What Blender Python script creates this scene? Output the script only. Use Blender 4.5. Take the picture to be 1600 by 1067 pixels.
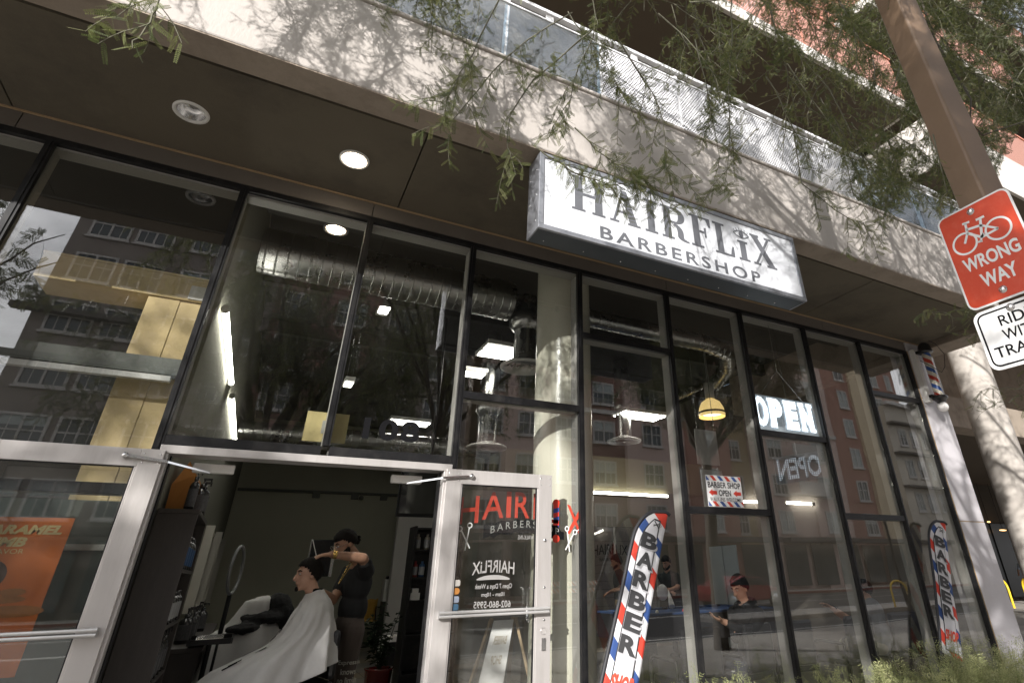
import bpy, math, random
import numpy as np
from mathutils import Vector, Matrix, noise as mnoise

S = bpy.context.scene
for o in list(bpy.data.objects):
    bpy.data.objects.remove(o)
COL = S.collection
random.seed(7)
RNG = np.random.default_rng(7)

# ---------------------------------------------------------------- camera
CAM_LOC = np.array([0.0, 0.0, 1.36])
F_PX = 861.362                      # focal length for a 1600 px wide frame
PITCH, YAW, ROLL = (math.radians(a) for a in (28.0506, 29.3736, -1.2167))
PP = (918.871, 438.951)             # principal point: the photograph is a crop
_fw = np.array([math.sin(YAW) * math.cos(PITCH), math.cos(YAW) * math.cos(PITCH), math.sin(PITCH)])
_rt = np.array([math.cos(YAW), -math.sin(YAW), 0.0])
_up = np.cross(_rt, _fw)
RIGHT = math.cos(ROLL) * _rt + math.sin(ROLL) * _up
UP = -math.sin(ROLL) * _rt + math.cos(ROLL) * _up
FWD = _fw
cam_data = bpy.data.cameras.new('camera')
cam = bpy.data.objects.new('camera', cam_data)
COL.objects.link(cam)
cam_data.sensor_fit = 'HORIZONTAL'
cam_data.sensor_width = 36.0
cam_data.lens = F_PX / 1600.0 * 36.0
cam_data.clip_start = 0.05
cam_data.clip_end = 2000.0
cam.matrix_world = Matrix(((RIGHT[0], UP[0], -FWD[0], CAM_LOC[0]),
                           (RIGHT[1], UP[1], -FWD[1], CAM_LOC[1]),
                           (RIGHT[2], UP[2], -FWD[2], CAM_LOC[2]),
                           (0, 0, 0, 1)))
cam_data.shift_x = -(PP[0] - 800.0) / 1600.0
cam_data.shift_y = (PP[1] - 533.5) / 1600.0
S.camera = cam

# ---------------------------------------------------------------- sun, sky, exposure
SUN_AZ = math.radians(45.0)         # degrees to the left of straight out of the shop front
SUN_EL = math.radians(20.9)
SUN_DIR = Vector((-math.sin(SUN_AZ) * math.cos(SUN_EL), -math.cos(SUN_AZ) * math.cos(SUN_EL), math.sin(SUN_EL)))
sun_data = bpy.data.lights.new('sun', 'SUN')
sun_data.energy = 5.0
sun_data.angle = math.radians(0.53)
sun_data.color = (1.0, 0.965, 0.925)
sun = bpy.data.objects.new('sun', sun_data)
COL.objects.link(sun)
sun.rotation_euler = SUN_DIR.to_track_quat('Z', 'Y').to_euler()
sun.location = (-10, -10, 20)

W = bpy.data.worlds.new('World')
S.world = W
W.use_nodes = True
wn, wl = W.node_tree.nodes, W.node_tree.links
wn.clear()
w_out = wn.new('ShaderNodeOutputWorld')
w_bg = wn.new('ShaderNodeBackground')
w_sky = wn.new('ShaderNodeTexSky')
w_sky.sky_type = 'NISHITA'
w_sky.sun_disc = False
w_sky.sun_elevation = SUN_EL
w_sky.sun_rotation = math.atan2(SUN_DIR.x, SUN_DIR.y)
w_sky.air_density = 1.0
w_sky.dust_density = 1.4
w_sky.ozone_density = 1.0
# broken white cloud over the whole sky
w_tc = wn.new('ShaderNodeTexCoord')
w_map = wn.new('ShaderNodeMapping')
w_map.inputs['Scale'].default_value = (1.0, 1.0, 2.6)
w_no = wn.new('ShaderNodeTexNoise')
w_no.inputs['Scale'].default_value = 2.3
w_no.inputs['Detail'].default_value = 7.0
w_no.inputs['Roughness'].default_value = 0.58
w_ramp = wn.new('ShaderNodeValToRGB')
w_ramp.color_ramp.elements[0].position = 0.36
w_ramp.color_ramp.elements[1].position = 0.58
w_ramp.color_ramp.elements[0].color = (0.12, 0.12, 0.12, 1)
w_mix = wn.new('ShaderNodeMix')
w_mix.data_type = 'RGBA'
# clouds are brighter towards the sun (forward scattering)
w_dot = wn.new('ShaderNodeVectorMath'); w_dot.operation = 'DOT_PRODUCT'
w_dot.inputs[1].default_value = tuple(SUN_DIR)
wl.new(w_tc.outputs['Generated'], w_dot.inputs[0])
w_mr = wn.new('ShaderNodeMapRange')
w_mr.inputs['From Min'].default_value = -0.2
w_mr.inputs['To Min'].default_value = 15.0
w_mr.inputs['To Max'].default_value = 26.0
w_mr.interpolation_type = 'SMOOTHSTEP'
wl.new(w_dot.outputs['Value'], w_mr.inputs['Value'])
w_cl = wn.new('ShaderNodeVectorMath'); w_cl.operation = 'SCALE'
w_cl.inputs[0].default_value = (1.0, 1.0, 1.03)
wl.new(w_mr.outputs['Result'], w_cl.inputs['Scale'])
wl.new(w_cl.outputs['Vector'], w_mix.inputs['B'])
wl.new(w_tc.outputs['Generated'], w_map.inputs['Vector'])
wl.new(w_map.outputs['Vector'], w_no.inputs['Vector'])
wl.new(w_no.outputs['Fac'], w_ramp.inputs['Fac'])
wl.new(w_ramp.outputs['Color'], w_mix.inputs['Factor'])
wl.new(w_sky.outputs['Color'], w_mix.inputs['A'])
wl.new(w_mix.outputs['Result'], w_bg.inputs['Color'])
w_bg.inputs['Strength'].default_value = 0.076
wl.new(w_bg.outputs['Background'], w_out.inputs['Surface'])

S.view_settings.view_transform = 'Standard'
S.view_settings.look = 'None'
S.view_settings.gamma = 1.0
S.view_settings.use_curve_mapping = False
S.view_settings.exposure = 0.66
S.render.engine = 'CYCLES'
S.cycles.use_denoising = True
try:
    S.cycles.denoiser = 'OPENIMAGEDENOISE'
    S.cycles.denoising_input_passes = 'RGB_ALBEDO_NORMAL'
except Exception:
    pass
S.cycles.max_bounces = 8
S.cycles.diffuse_bounces = 4
S.cycles.glossy_bounces = 4
S.cycles.transmission_bounces = 4
S.cycles.transparent_max_bounces = 24
S.cycles.sample_clamp_indirect = 6.0
S.cycles.caustics_reflective = False
S.cycles.caustics_refractive = False

# ---------------------------------------------------------------- measuring helper: a picture point on a known plane of the place
def P(px, py, x=None, y=None, z=None):
    d = RIGHT * ((px - PP[0]) / F_PX) - UP * ((py - PP[1]) / F_PX) + FWD
    if y is not None:
        t = (y - CAM_LOC[1]) / d[1]
    elif z is not None:
        t = (z - CAM_LOC[2]) / d[2]
    else:
        t = (x - CAM_LOC[0]) / d[0]
    return CAM_LOC + d * t

def V3(*a):
    return np.array(a, dtype=float)

def unit(a):
    a = np.asarray(a, float)
    return a / (np.linalg.norm(a) + 1e-12)

# ---------------------------------------------------------------- materials
def _n(nt, t, **kw):
    n = nt.nodes.new(t)
    for k, v in kw.items():
        setattr(n, k, v)
    return n

def mat(name, color, rough=0.6, metal=0.0, spec=0.5, var=0.12, scale=3.0, grain=0.05, gscale=60.0,
        bump=0.0, bscale=None, stretch=(1, 1, 1), dirt=None, dirt_amt=0.0, dirt_scale=1.2, rvar=0.0, coat=0.0,
        sheen=0.0, emit=None, estr=0.0, trans=0.0):
    m = bpy.data.materials.new(name)
    m.use_nodes = True
    nt = m.node_tree
    b = nt.nodes['Principled BSDF']
    b.inputs['Roughness'].default_value = rough
    b.inputs['Metallic'].default_value = metal
    b.inputs['Specular IOR Level'].default_value = spec
    if coat:
        b.inputs['Coat Weight'].default_value = coat
        b.inputs['Coat Roughness'].default_value = 0.08
    if sheen:
        b.inputs['Sheen Weight'].default_value = sheen
    tc = _n(nt, 'ShaderNodeTexCoord')
    mp = _n(nt, 'ShaderNodeMapping')
    mp.inputs['Scale'].default_value = stretch
    nt.links.new(tc.outputs['Object'], mp.inputs['Vector'])
    n1 = _n(nt, 'ShaderNodeTexNoise')
    n1.inputs['Scale'].default_value = scale
    n1.inputs['Detail'].default_value = 6.0
    n1.inputs['Roughness'].default_value = 0.62
    nt.links.new(mp.outputs['Vector'], n1.inputs['Vector'])
    n2 = _n(nt, 'ShaderNodeTexNoise')
    n2.inputs['Scale'].default_value = gscale
    n2.inputs['Detail'].default_value = 3.0
    nt.links.new(mp.outputs['Vector'], n2.inputs['Vector'])
    # factor = 1 + var*(n1-.5)*2 + grain*(n2-.5)*2
    a1 = _n(nt, 'ShaderNodeMath', operation='MULTIPLY_ADD')
    nt.links.new(n1.outputs['Fac'], a1.inputs[0])
    a1.inputs[1].default_value = 2 * var
    a1.inputs[2].default_value = 1.0 - var - grain
    a2 = _n(nt, 'ShaderNodeMath', operation='MULTIPLY_ADD')
    nt.links.new(n2.outputs['Fac'], a2.inputs[0])
    a2.inputs[1].default_value = 2 * grain
    nt.links.new(a1.outputs[0], a2.inputs[2])
    vm = _n(nt, 'ShaderNodeVectorMath', operation='SCALE')
    vm.inputs[0].default_value = color[:3]
    nt.links.new(a2.outputs[0], vm.inputs['Scale'])
    col = vm.outputs['Vector']
    if dirt is not None:
        n3 = _n(nt, 'ShaderNodeTexNoise')
        n3.inputs['Scale'].default_value = dirt_scale
        n3.inputs['Detail'].default_value = 8.0
        n3.inputs['Roughness'].default_value = 0.7
        nt.links.new(mp.outputs['Vector'], n3.inputs['Vector'])
        r = _n(nt, 'ShaderNodeMapRange')
        r.inputs['From Min'].default_value = 0.48
        r.inputs['From Max'].default_value = 0.72
        r.inputs['To Max'].default_value = dirt_amt
        nt.links.new(n3.outputs['Fac'], r.inputs['Value'])
        mx = _n(nt, 'ShaderNodeMix', data_type='RGBA')
        nt.links.new(r.outputs['Result'], mx.inputs['Factor'])
        nt.links.new(col, mx.inputs['A'])
        mx.inputs['B'].default_value = (*dirt[:3], 1)
        col = mx.outputs['Result']
    nt.links.new(col, b.inputs['Base Color'])
    if rvar:
        r2 = _n(nt, 'ShaderNodeMath', operation='MULTIPLY_ADD')
        nt.links.new(n1.outputs['Fac'], r2.inputs[0])
        r2.inputs[1].default_value = 2 * rvar
        r2.inputs[2].default_value = rough - rvar
        nt.links.new(r2.outputs[0], b.inputs['Roughness'])
    if bump:
        bp = _n(nt, 'ShaderNodeBump')
        bp.inputs['Strength'].default_value = bump
        bp.inputs['Distance'].default_value = 0.01
        nb = n2
        if bscale:
            nb = _n(nt, 'ShaderNodeTexNoise')
            nb.inputs['Scale'].default_value = bscale
            nb.inputs['Detail'].default_value = 4.0
            nt.links.new(mp.outputs['Vector'], nb.inputs['Vector'])
        nt.links.new(nb.outputs['Fac'], bp.inputs['Height'])
        nt.links.new(bp.outputs['Normal'], b.inputs['Normal'])
    if emit is not None:
        b.inputs['Emission Color'].default_value = (*emit[:3], 1)
        b.inputs['Emission Strength'].default_value = estr
    if trans:
        # leaves and cloth let some light through
        tr = _n(nt, 'ShaderNodeBsdfTranslucent')
        nt.links.new(col, tr.inputs['Color'])
        ms = _n(nt, 'ShaderNodeMixShader')
        ms.inputs[0].default_value = trans
        nt.links.new(b.outputs[0], ms.inputs[1])
        nt.links.new(tr.outputs[0], ms.inputs[2])
        nt.links.new(ms.outputs[0], nt.nodes['Material Output'].inputs['Surface'])
    return m

def glass_mat(name, tint=(0.86, 0.89, 0.87), wave=0.02, wscale=0.7, dust_haze=0.0, refl=1.52):
    """Window glass: Fresnel mix of clear transparency and mirror reflection, faint waviness, a pale dusty film, used too for painted sky sheen."""
    m = bpy.data.materials.new(name)
    m.use_nodes = True
    nt = m.node_tree
    nt.nodes.clear()
    out = _n(nt, 'ShaderNodeOutputMaterial')
    geo = _n(nt, 'ShaderNodeNewGeometry')
    ior = _n(nt, 'ShaderNodeMapRange')
    ior.inputs['To Min'].default_value = refl
    ior.inputs['To Max'].default_value = 1 / refl
    nt.links.new(geo.outputs['Backfacing'], ior.inputs['Value'])
    fr = _n(nt, 'ShaderNodeFresnel')
    nt.links.new(ior.outputs['Result'], fr.inputs['IOR'])
    tc = _n(nt, 'ShaderNodeTexCoord')
    no = _n(nt, 'ShaderNodeTexNoise')
    no.inputs['Scale'].default_value = wscale
    no.inputs['Detail'].default_value = 1.0
    nt.links.new(tc.outputs['Object'], no.inputs['Vector'])
    bp = _n(nt, 'ShaderNodeBump')
    bp.inputs['Strength'].default_value = wave
    bp.inputs['Distance'].default_value = 0.1
    nt.links.new(no.outputs['Fac'], bp.inputs['Height'])
    gl = _n(nt, 'ShaderNodeBsdfGlossy')
    gl.inputs['Roughness'].default_value = 0.0
    gl.inputs['Color'].default_value = (0.97, 0.97, 0.97, 1)
    nt.links.new(bp.outputs['Normal'], gl.inputs['Normal'])
    tr = _n(nt, 'ShaderNodeBsdfTransparent')
    tr.inputs['Color'].default_value = (*tint, 1)
    mx = _n(nt, 'ShaderNodeMixShader')
    nt.links.new(fr.outputs[0], mx.inputs[0])
    nt.links.new(tr.outputs[0], mx.inputs[1])
    nt.links.new(gl.outputs[0], mx.inputs[2])
    last = mx.outputs[0]
    if dust_haze:
        df = _n(nt, 'ShaderNodeBsdfDiffuse')
        df.inputs['Color'].default_value = (0.5, 0.48, 0.44, 1)
        n2 = _n(nt, 'ShaderNodeTexNoise')
        n2.inputs['Scale'].default_value = 4.0
        n2.inputs['Detail'].default_value = 8.0
        n2.inputs['Roughness'].default_value = 0.7
        nt.links.new(tc.outputs['Object'], n2.inputs['Vector'])
        r = _n(nt, 'ShaderNodeMapRange')
        r.inputs['From Min'].default_value = 0.4
        r.inputs['From Max'].default_value = 0.75
        r.inputs['To Max'].default_value = dust_haze
        nt.links.new(n2.outputs['Fac'], r.inputs['Value'])
        m2 = _n(nt, 'ShaderNodeMixShader')
        nt.links.new(r.outputs['Result'], m2.inputs[0])
        nt.links.new(last, m2.inputs[1])
        nt.links.new(df.outputs[0], m2.inputs[2])
        last = m2.outputs[0]
    nt.links.new(last, out.inputs['Surface'])
    return m

def perf_mat(name, color, pitch=0.028, hole=0.34):
    """Punched sheet metal: a staggered grid of round holes cut by transparency."""
    m = mat(name, color, rough=0.5, var=0.04, grain=0.02)
    nt = m.node_tree
    b = nt.nodes['Principled BSDF']
    at = _n(nt, 'ShaderNodeAttribute', attribute_name='uvw')
    sep = _n(nt, 'ShaderNodeSeparateXYZ')
    nt.links.new(at.outputs['Vector'], sep.inputs[0])
    def M(op, a, bb=None, c=None):
        n = _n(nt, 'ShaderNodeMath', operation=op)
        for i, q in enumerate((a, bb, c)):
            if q is None:
                continue
            if isinstance(q, (int, float)):
                n.inputs[i].default_value = q
            else:
                nt.links.new(q, n.inputs[i])
        return n.outputs[0]
    v = M('DIVIDE', sep.outputs['Y'], pitch * 0.866)
    row = M('FLOOR', v)
    odd = M('MODULO', row, 2.0)
    u = M('ADD', M('DIVIDE', sep.outputs['X'], pitch), M('MULTIPLY', odd, 0.5))
    fu = M('SUBTRACT', M('FRACT', u), 0.5)
    fv = M('SUBTRACT', M('FRACT', v), 0.5)
    d = M('SQRT', M('ADD', M('MULTIPLY', fu, fu), M('MULTIPLY', fv, fv)))
    h = M('LESS_THAN', d, hole)
    tr = _n(nt, 'ShaderNodeBsdfTransparent')
    ms = _n(nt, 'ShaderNodeMixShader')
    nt.links.new(h, ms.inputs[0])
    nt.links.new(b.outputs[0], ms.inputs[1])
    nt.links.new(tr.outputs[0], ms.inputs[2])
    nt.links.new(ms.outputs[0], nt.nodes['Material Output'].inputs['Surface'])
    return m

def stripe_mat(name, cols, period, slant, rough=0.55, coat=0.0, trans=0.0):
    """Printed slanting stripes that follow the 'uvw' coordinates (u across, v along)."""
    m = mat(name, (1, 1, 1), rough=rough, coat=coat, trans=trans)
    nt = m.node_tree
    b = nt.nodes['Principled BSDF']
    at = _n(nt, 'ShaderNodeAttribute', attribute_name='uvw')
    sep = _n(nt, 'ShaderNodeSeparateXYZ')
    nt.links.new(at.outputs['Vector'], sep.inputs[0])
    a = _n(nt, 'ShaderNodeMath', operation='MULTIPLY_ADD')
    nt.links.new(sep.outputs['X'], a.inputs[0])
    a.inputs[1].default_value = slant
    nt.links.new(sep.outputs['Y'], a.inputs[2])
    d = _n(nt, 'ShaderNodeMath', operation='DIVIDE')
    nt.links.new(a.outputs[0], d.inputs[0])
    d.inputs[1].default_value = period
    f = _n(nt, 'ShaderNodeMath', operation='FRACT')
    nt.links.new(d.outputs[0], f.inputs[0])
    r = _n(nt, 'ShaderNodeValToRGB')
    r.color_ramp.interpolation = 'CONSTANT'
    k = len(cols)
    while len(r.color_ramp.elements) < k:
        r.color_ramp.elements.new(0.5)
    for i, c in enumerate(cols):
        r.color_ramp.elements[i].position = i / k
        r.color_ramp.elements[i].color = (*c, 1)
    nt.links.new(f.outputs[0], r.inputs['Fac'])
    nt.links.new(r.outputs['Color'], b.inputs['Base Color'])
    for n in nt.nodes:
        if n.type == 'BSDF_TRANSLUCENT':
            nt.links.new(r.outputs['Color'], n.inputs['Color'])
    return m

def emit_mat(name, color, strength):
    m = bpy.data.materials.new(name)
    m.use_nodes = True
    nt = m.node_tree
    nt.nodes.clear()
    o = _n(nt, 'ShaderNodeOutputMaterial')
    e = _n(nt, 'ShaderNodeEmission')
    e.inputs['Color'].default_value = (*color, 1)
    e.inputs['Strength'].default_value = strength
    nt.links.new(e.outputs[0], o.inputs['Surface'])
    return m

# ---------------------------------------------------------------- mesh builder
class MB:
    def __init__(s):
        s.v, s.f, s.m, s.s, s.uv = [], [], [], [], []
        s.has_uv = False

    def add(s, verts, faces, mat=0, smooth=False, uv=None):
        o = len(s.v)
        s.v.extend([tuple(map(float, p)) for p in verts])
        if uv is not None:
            s.has_uv = True
            s.uv.extend([tuple(map(float, p)) for p in uv])
        else:
            s.uv.extend([(0.0, 0.0)] * len(verts))
        for f in faces:
            s.f.append([i + o for i in f])
            s.m.append(mat)
            s.s.append(smooth)
        return s

    def box(s, x0, x1, y0, y1, z0, z1, mat=0):
        v = [(x, y, z) for x in (x0, x1) for y in (y0, y1) for z in (z0, z1)]
        return s.add(v, [(0, 1, 3, 2), (4, 6, 7, 5), (0, 4, 5, 1), (2, 3, 7, 6), (0, 2, 6, 4), (1, 5, 7, 3)], mat)

    def obox(s, c, ax, mat=0):
        """oriented box: centre and three half-axis vectors"""
        c = np.asarray(c, float)
        a, b, d = (np.asarray(q, float) for q in ax)
        if np.dot(np.cross(a, b), d) < 0:
            d = -d
        v = [c + i * a + j * b + k * d for i in (-1, 1) for j in (-1, 1) for k in (-1, 1)]
        return s.add(v, [(0, 1, 3, 2), (4, 6, 7, 5), (0, 4, 5, 1), (2, 3, 7, 6), (0, 2, 6, 4), (1, 5, 7, 3)], mat)

    def bar(s, p, q, w, h, up=(0, 0, 1), mat=0):
        p, q = np.asarray(p, float), np.asarray(q, float)
        d = q - p
        L = np.linalg.norm(d)
        d = d / L
        side = np.cross(d, up)
        if np.linalg.norm(side) < 1e-6:
            side = np.cross(d, (1, 0, 0))
        side = unit(side)
        u = np.cross(side, d)
        return s.obox((p + q) / 2, (d * L / 2, side * w / 2, u * h / 2), mat)

    def tube(s, path, r, n=8, mat=0, cap=True, smooth=True):
        path = [np.asarray(p, float) for p in path]
        k = len(path)
        rs = [r] * k if np.isscalar(r) else list(r)
        ref = None
        verts = []
        for i in range(k):
            t = unit(path[min(i + 1, k - 1)] - path[max(i - 1, 0)])
            if ref is None:
                ref = np.cross(t, (0, 0, 1))
                if np.linalg.norm(ref) < 1e-3:
                    ref = np.cross(t, (1, 0, 0))
            ref = unit(ref - t * np.dot(ref, t))
            b = np.cross(t, ref)
            for j in range(n):
                a = 2 * math.pi * j / n
                verts.append(path[i] + rs[i] * (math.cos(a) * ref + math.sin(a) * b))
        faces = []
        for i in range(k - 1):
            for j in range(n):
                j2 = (j + 1) % n
                faces.append((i * n + j, i * n + j2, (i + 1) * n + j2, (i + 1) * n + j))
        s.add(verts, faces, mat, smooth)
        if cap:
            s.add([verts[j] for j in range(n)], [tuple(range(n))[::-1]], mat)
            s.add([verts[(k - 1) * n + j] for j in range(n)], [tuple(range(n))], mat)
        return s

    def lathe(s, prof, c, n=24, axis=(0, 0, 1), mat=0, smooth=True, uvs=False):
        """profile of (radius, height) turned about an axis through c"""
        c = np.asarray(c, float)
        w = unit(axis)
        u = np.cross(w, (0, 1, 0)) if abs(w[1]) < 0.9 else np.cross(w, (1, 0, 0))
        u = unit(u)
        vv = np.cross(w, u)
        verts, uv = [], []
        m = n + 1 if uvs else n
        for r, h in prof:
            for j in range(m):
                a = 2 * math.pi * j / n
                verts.append(c + w * h + r * (math.cos(a) * u + math.sin(a) * vv))
                uv.append((j / n, h))
        faces = []
        for i in range(len(prof) - 1):
            for j in range(n):
                j2 = j + 1 if uvs else (j + 1) % n
                faces.append((i * m + j, i * m + j2, (i + 1) * m + j2, (i + 1) * m + j))
        return s.add(verts, faces, mat, smooth, uv if uvs else None)

    def sphere(s, c, r, n=12, m=8, mat=0, ax=None):
        c = np.asarray(c, float)
        r3 = (r, r, r) if np.isscalar(r) else r
        A = np.eye(3) if ax is None else np.array([unit(a) for a in ax])
        verts = []
        for i in range(m + 1):
            th = math.pi * i / m
            for j in range(n):
                ph = 2 * math.pi * j / n
                q = np.array([r3[0] * math.sin(th) * math.cos(ph), r3[1] * math.sin(th) * math.sin(ph), r3[2] * math.cos(th)])
                verts.append(c + q @ A)
        faces = []
        for i in range(m):
            for j in range(n):
                j2 = (j + 1) % n
                faces.append((i * n + j, (i + 1) * n + j, (i + 1) * n + j2, i * n + j2))
        return s.add(verts, faces, mat, True)

    def prism(s, poly, fr, d0, d1, mat=0):
        """extrude a 2-D polygon (counter-clockwise) in frame fr=(O,U,V,N) from depth d0 to d1 along N"""
        O, U, Vv, N = (np.asarray(q, float) for q in fr)
        n = len(poly)
        a = [O + U * p[0] + Vv * p[1] + N * d0 for p in poly]
        b = [O + U * p[0] + Vv * p[1] + N * d1 for p in poly]
        faces = [tuple(range(n, 2 * n)), tuple(range(n))[::-1]]
        for i in range(n):
            j = (i + 1) % n
            faces.append((i, j, n + j, n + i))
        return s.add(a + b, faces, mat)

    def mapped(s, verts, faces, fn, mat=0):
        """2-D (or thin 3-D) shapes carried onto a surface by fn(u, v, w)"""
        return s.add([fn(*p) for p in verts], faces, mat)

    def build(s, name, mats, parent=None, label=None, cat=None, group=None, kind=None, bevel=0.0, origin=None, shade=None):
        me = bpy.data.meshes.new(name)
        v = np.array(s.v, float).reshape(-1, 3)
        if origin is None:
            if parent is not None:
                origin = world_loc(parent)
            else:
                lo, hi = v.min(0), v.max(0)
                origin = (0, 0, 0) if kind == 'structure' else ((lo[0] + hi[0]) / 2, (lo[1] + hi[1]) / 2, lo[2])
        origin = np.asarray(origin, float)
        me.from_pydata((v - origin).tolist(), [], s.f)
        if not isinstance(mats, (list, tuple)):
            mats = [mats]
        for q in mats:
            me.materials.append(q)
        me.polygons.foreach_set('material_index', s.m)
        me.polygons.foreach_set('use_smooth', s.s)
        if s.has_uv:
            at = me.attributes.new('uvw', 'FLOAT_VECTOR', 'POINT')
            at.data.foreach_set('vector', np.array([(a, b, 0.0) for a, b in s.uv]).ravel())
        me.update()
        o = bpy.data.objects.new(name, me)
        COL.objects.link(o)
        if parent is not None:
            o.parent = parent
            o.location = (Vector(origin) - Vector(world_loc(parent)))
        else:
            o.location = origin
        if bevel:
            bv = o.modifiers.new('bevel', 'BEVEL')
            bv.width = bevel
            bv.segments = 2
            bv.limit_method = 'ANGLE'
            bv.angle_limit = math.radians(40)
        tag(o, label, cat, group, kind)
        return o

def world_loc(o):
    p = Vector((0, 0, 0))
    while o is not None:
        p = p + o.location
        o = o.parent
    return tuple(p)

def tag(o, label=None, cat=None, group=None, kind=None):
    if label:
        o['label'] = label
    if cat:
        o['category'] = cat
    if group:
        o['group'] = group
    if kind:
        o['kind'] = kind
    return o

def thing(name, label, cat, loc=(0, 0, 0), group=None):
    o = bpy.data.objects.new(name, None)
    o.empty_display_size = 0.1
    COL.objects.link(o)
    o.location = loc
    return tag(o, label, cat, group)

def np_mesh(name, verts, faces4, material, parent=None, kind=None, label=None, cat=None, mat_idx=None):
    """fast mesh from numpy arrays of equal-size faces"""
    me = bpy.data.meshes.new(name)
    nv, (nf, k) = len(verts), faces4.shape
    org = np.array(world_loc(parent)) if parent is not None else np.zeros(3)
    me.vertices.add(nv)
    me.vertices.foreach_set('co', (verts - org).astype(np.float32).ravel())
    me.loops.add(nf * k)
    me.loops.foreach_set('vertex_index', faces4.astype(np.int32).ravel())
    me.polygons.add(nf)
    me.polygons.foreach_set('loop_start', np.arange(0, nf * k, k, dtype=np.int32))
    mats = material if isinstance(material, (list, tuple)) else [material]
    for q in mats:
        me.materials.append(q)
    if mat_idx is not None:
        me.polygons.foreach_set('material_index', mat_idx.astype(np.int32))
    me.update(calc_edges=True)
    o = bpy.data.objects.new(name, me)
    COL.objects.link(o)
    if parent is not None:
        o.parent = parent
    tag(o, label, cat, None, kind)
    return o

def copy_tree(o, offset, parent=None):
    c = o.copy()
    COL.objects.link(c)
    if parent is None:
        c.location = o.location + Vector(offset)
    else:
        c.parent = parent
    for ch in o.children:
        copy_tree(ch, offset, c)
    return c

# ---------------------------------------------------------------- lettering
_tcache = {}
def text2d(st, bold=0.0, shear=0.0, spacing=1.0, thick=0.0):
    key = (st, bold, shear, spacing, thick)
    if key in _tcache:
        return _tcache[key]
    cu = bpy.data.curves.new('t', 'FONT')
    cu.body = st
    cu.size = 1.0
    cu.offset = bold
    cu.shear = shear
    cu.space_character = spacing
    cu.resolution_u = 4
    cu.fill_mode = 'BOTH' if thick else 'FRONT'
    cu.extrude = thick
    ob = bpy.data.objects.new('t', cu)
    COL.objects.link(ob)
    bpy.context.view_layer.update()
    dg = bpy.context.evaluated_depsgraph_get()
    me = bpy.data.meshes.new_from_object(ob.evaluated_get(dg))
    v = np.array([tuple(q.co) for q in me.vertices])
    f = [tuple(p.vertices) for p in me.polygons]
    bpy.data.objects.remove(ob)
    bpy.data.curves.remove(cu)
    bpy.data.meshes.remove(me)
    lo, hi = v.min(0), v.max(0)
    v[:, :2] -= lo[:2]
    r = (v, f, hi[0] - lo[0], hi[1] - lo[1])
    _tcache[key] = r
    return r

def put_text(mb, st, fr, w=None, h=None, mat=0, off=0.003, bold=0.0, shear=0.0, spacing=1.0, mirror=False, arc=0.0, fn=None, center=False):
    """set a word in frame fr=(O,U,V,N): scaled to w by h; arc bends the baseline upwards in the middle"""
    v, f, tw, th = text2d(st, bold, shear, spacing)
    sx = (w / tw) if w else (h / th)
    sy = (h / th) if h else sx
    W_ = tw * sx
    O, U, Vv, N = (np.asarray(q, float) for q in fr) if fr is not None else (None,) * 4
    pts = []
    for p in v:
        a, b = p[0] * sx, p[1] * sy
        if mirror:
            a = W_ - a
        t = (a / W_ - 0.5) * 2
        b = b + arc * (1 - t * t)
        if center:
            a -= W_ / 2
        pts.append(fn(a, b, off) if fn else O + U * a + Vv * b + N * off)
    if mirror:
        f = [q[::-1] for q in f]
    mb.add(pts, f, mat)
    return W_

XF = lambda x, y, z: (V3(x, y, z), V3(1, 0, 0), V3(0, 0, 1), V3(0, -1, 0))     # frame on a wall that faces the street

def rrect(w, h, r, n=5):
    pts = []
    for cx, cy, a0 in ((w - r, h - r, 0), (r, h - r, 90), (r, r, 180), (w - r, r, 270)):
        for i in range(n + 1):
            a = math.radians(a0 + 90 * i / n)
            pts.append((cx + r * math.cos(a), cy + r * math.sin(a)))
    return pts

def ring2d(mb, c, r, w, fr, off, mat=0, n=28, a0=0, a1=360):
    O, U, Vv, N = (np.asarray(q, float) for q in fr)
    v, f = [], []
    for i in range(n + 1):
        a = math.radians(a0 + (a1 - a0) * i / n)
        for rr in (r - w / 2, r + w / 2):
            v.append(O + U * (c[0] + rr * math.cos(a)) + Vv * (c[1] + rr * math.sin(a)) + N * off)
    for i in range(n):
        f.append((2 * i, 2 * i + 1, 2 * i + 3, 2 * i + 2))
    mb.add(v, f, mat)

def line2d(mb, p, q, w, fr, off, mat=0):
    O, U, Vv, N = (np.asarray(a, float) for a in fr)
    p, q = np.array(p, float), np.array(q, float)
    d = (q - p) / np.linalg.norm(q - p)
    n = np.array([-d[1], d[0]]) * w / 2
    v = [O + U * a[0] + Vv * a[1] + N * off for a in (p - n, q - n, q + n, p + n)]
    mb.add(v, [(0, 1, 2, 3)], mat)

def poly2d(mb, pts, fr, off, mat=0):
    O, U, Vv, N = (np.asarray(a, float) for a in fr)
    mb.add([O + U * p[0] + Vv * p[1] + N * off for p in pts], [tuple(range(len(pts)))], mat)
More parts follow.
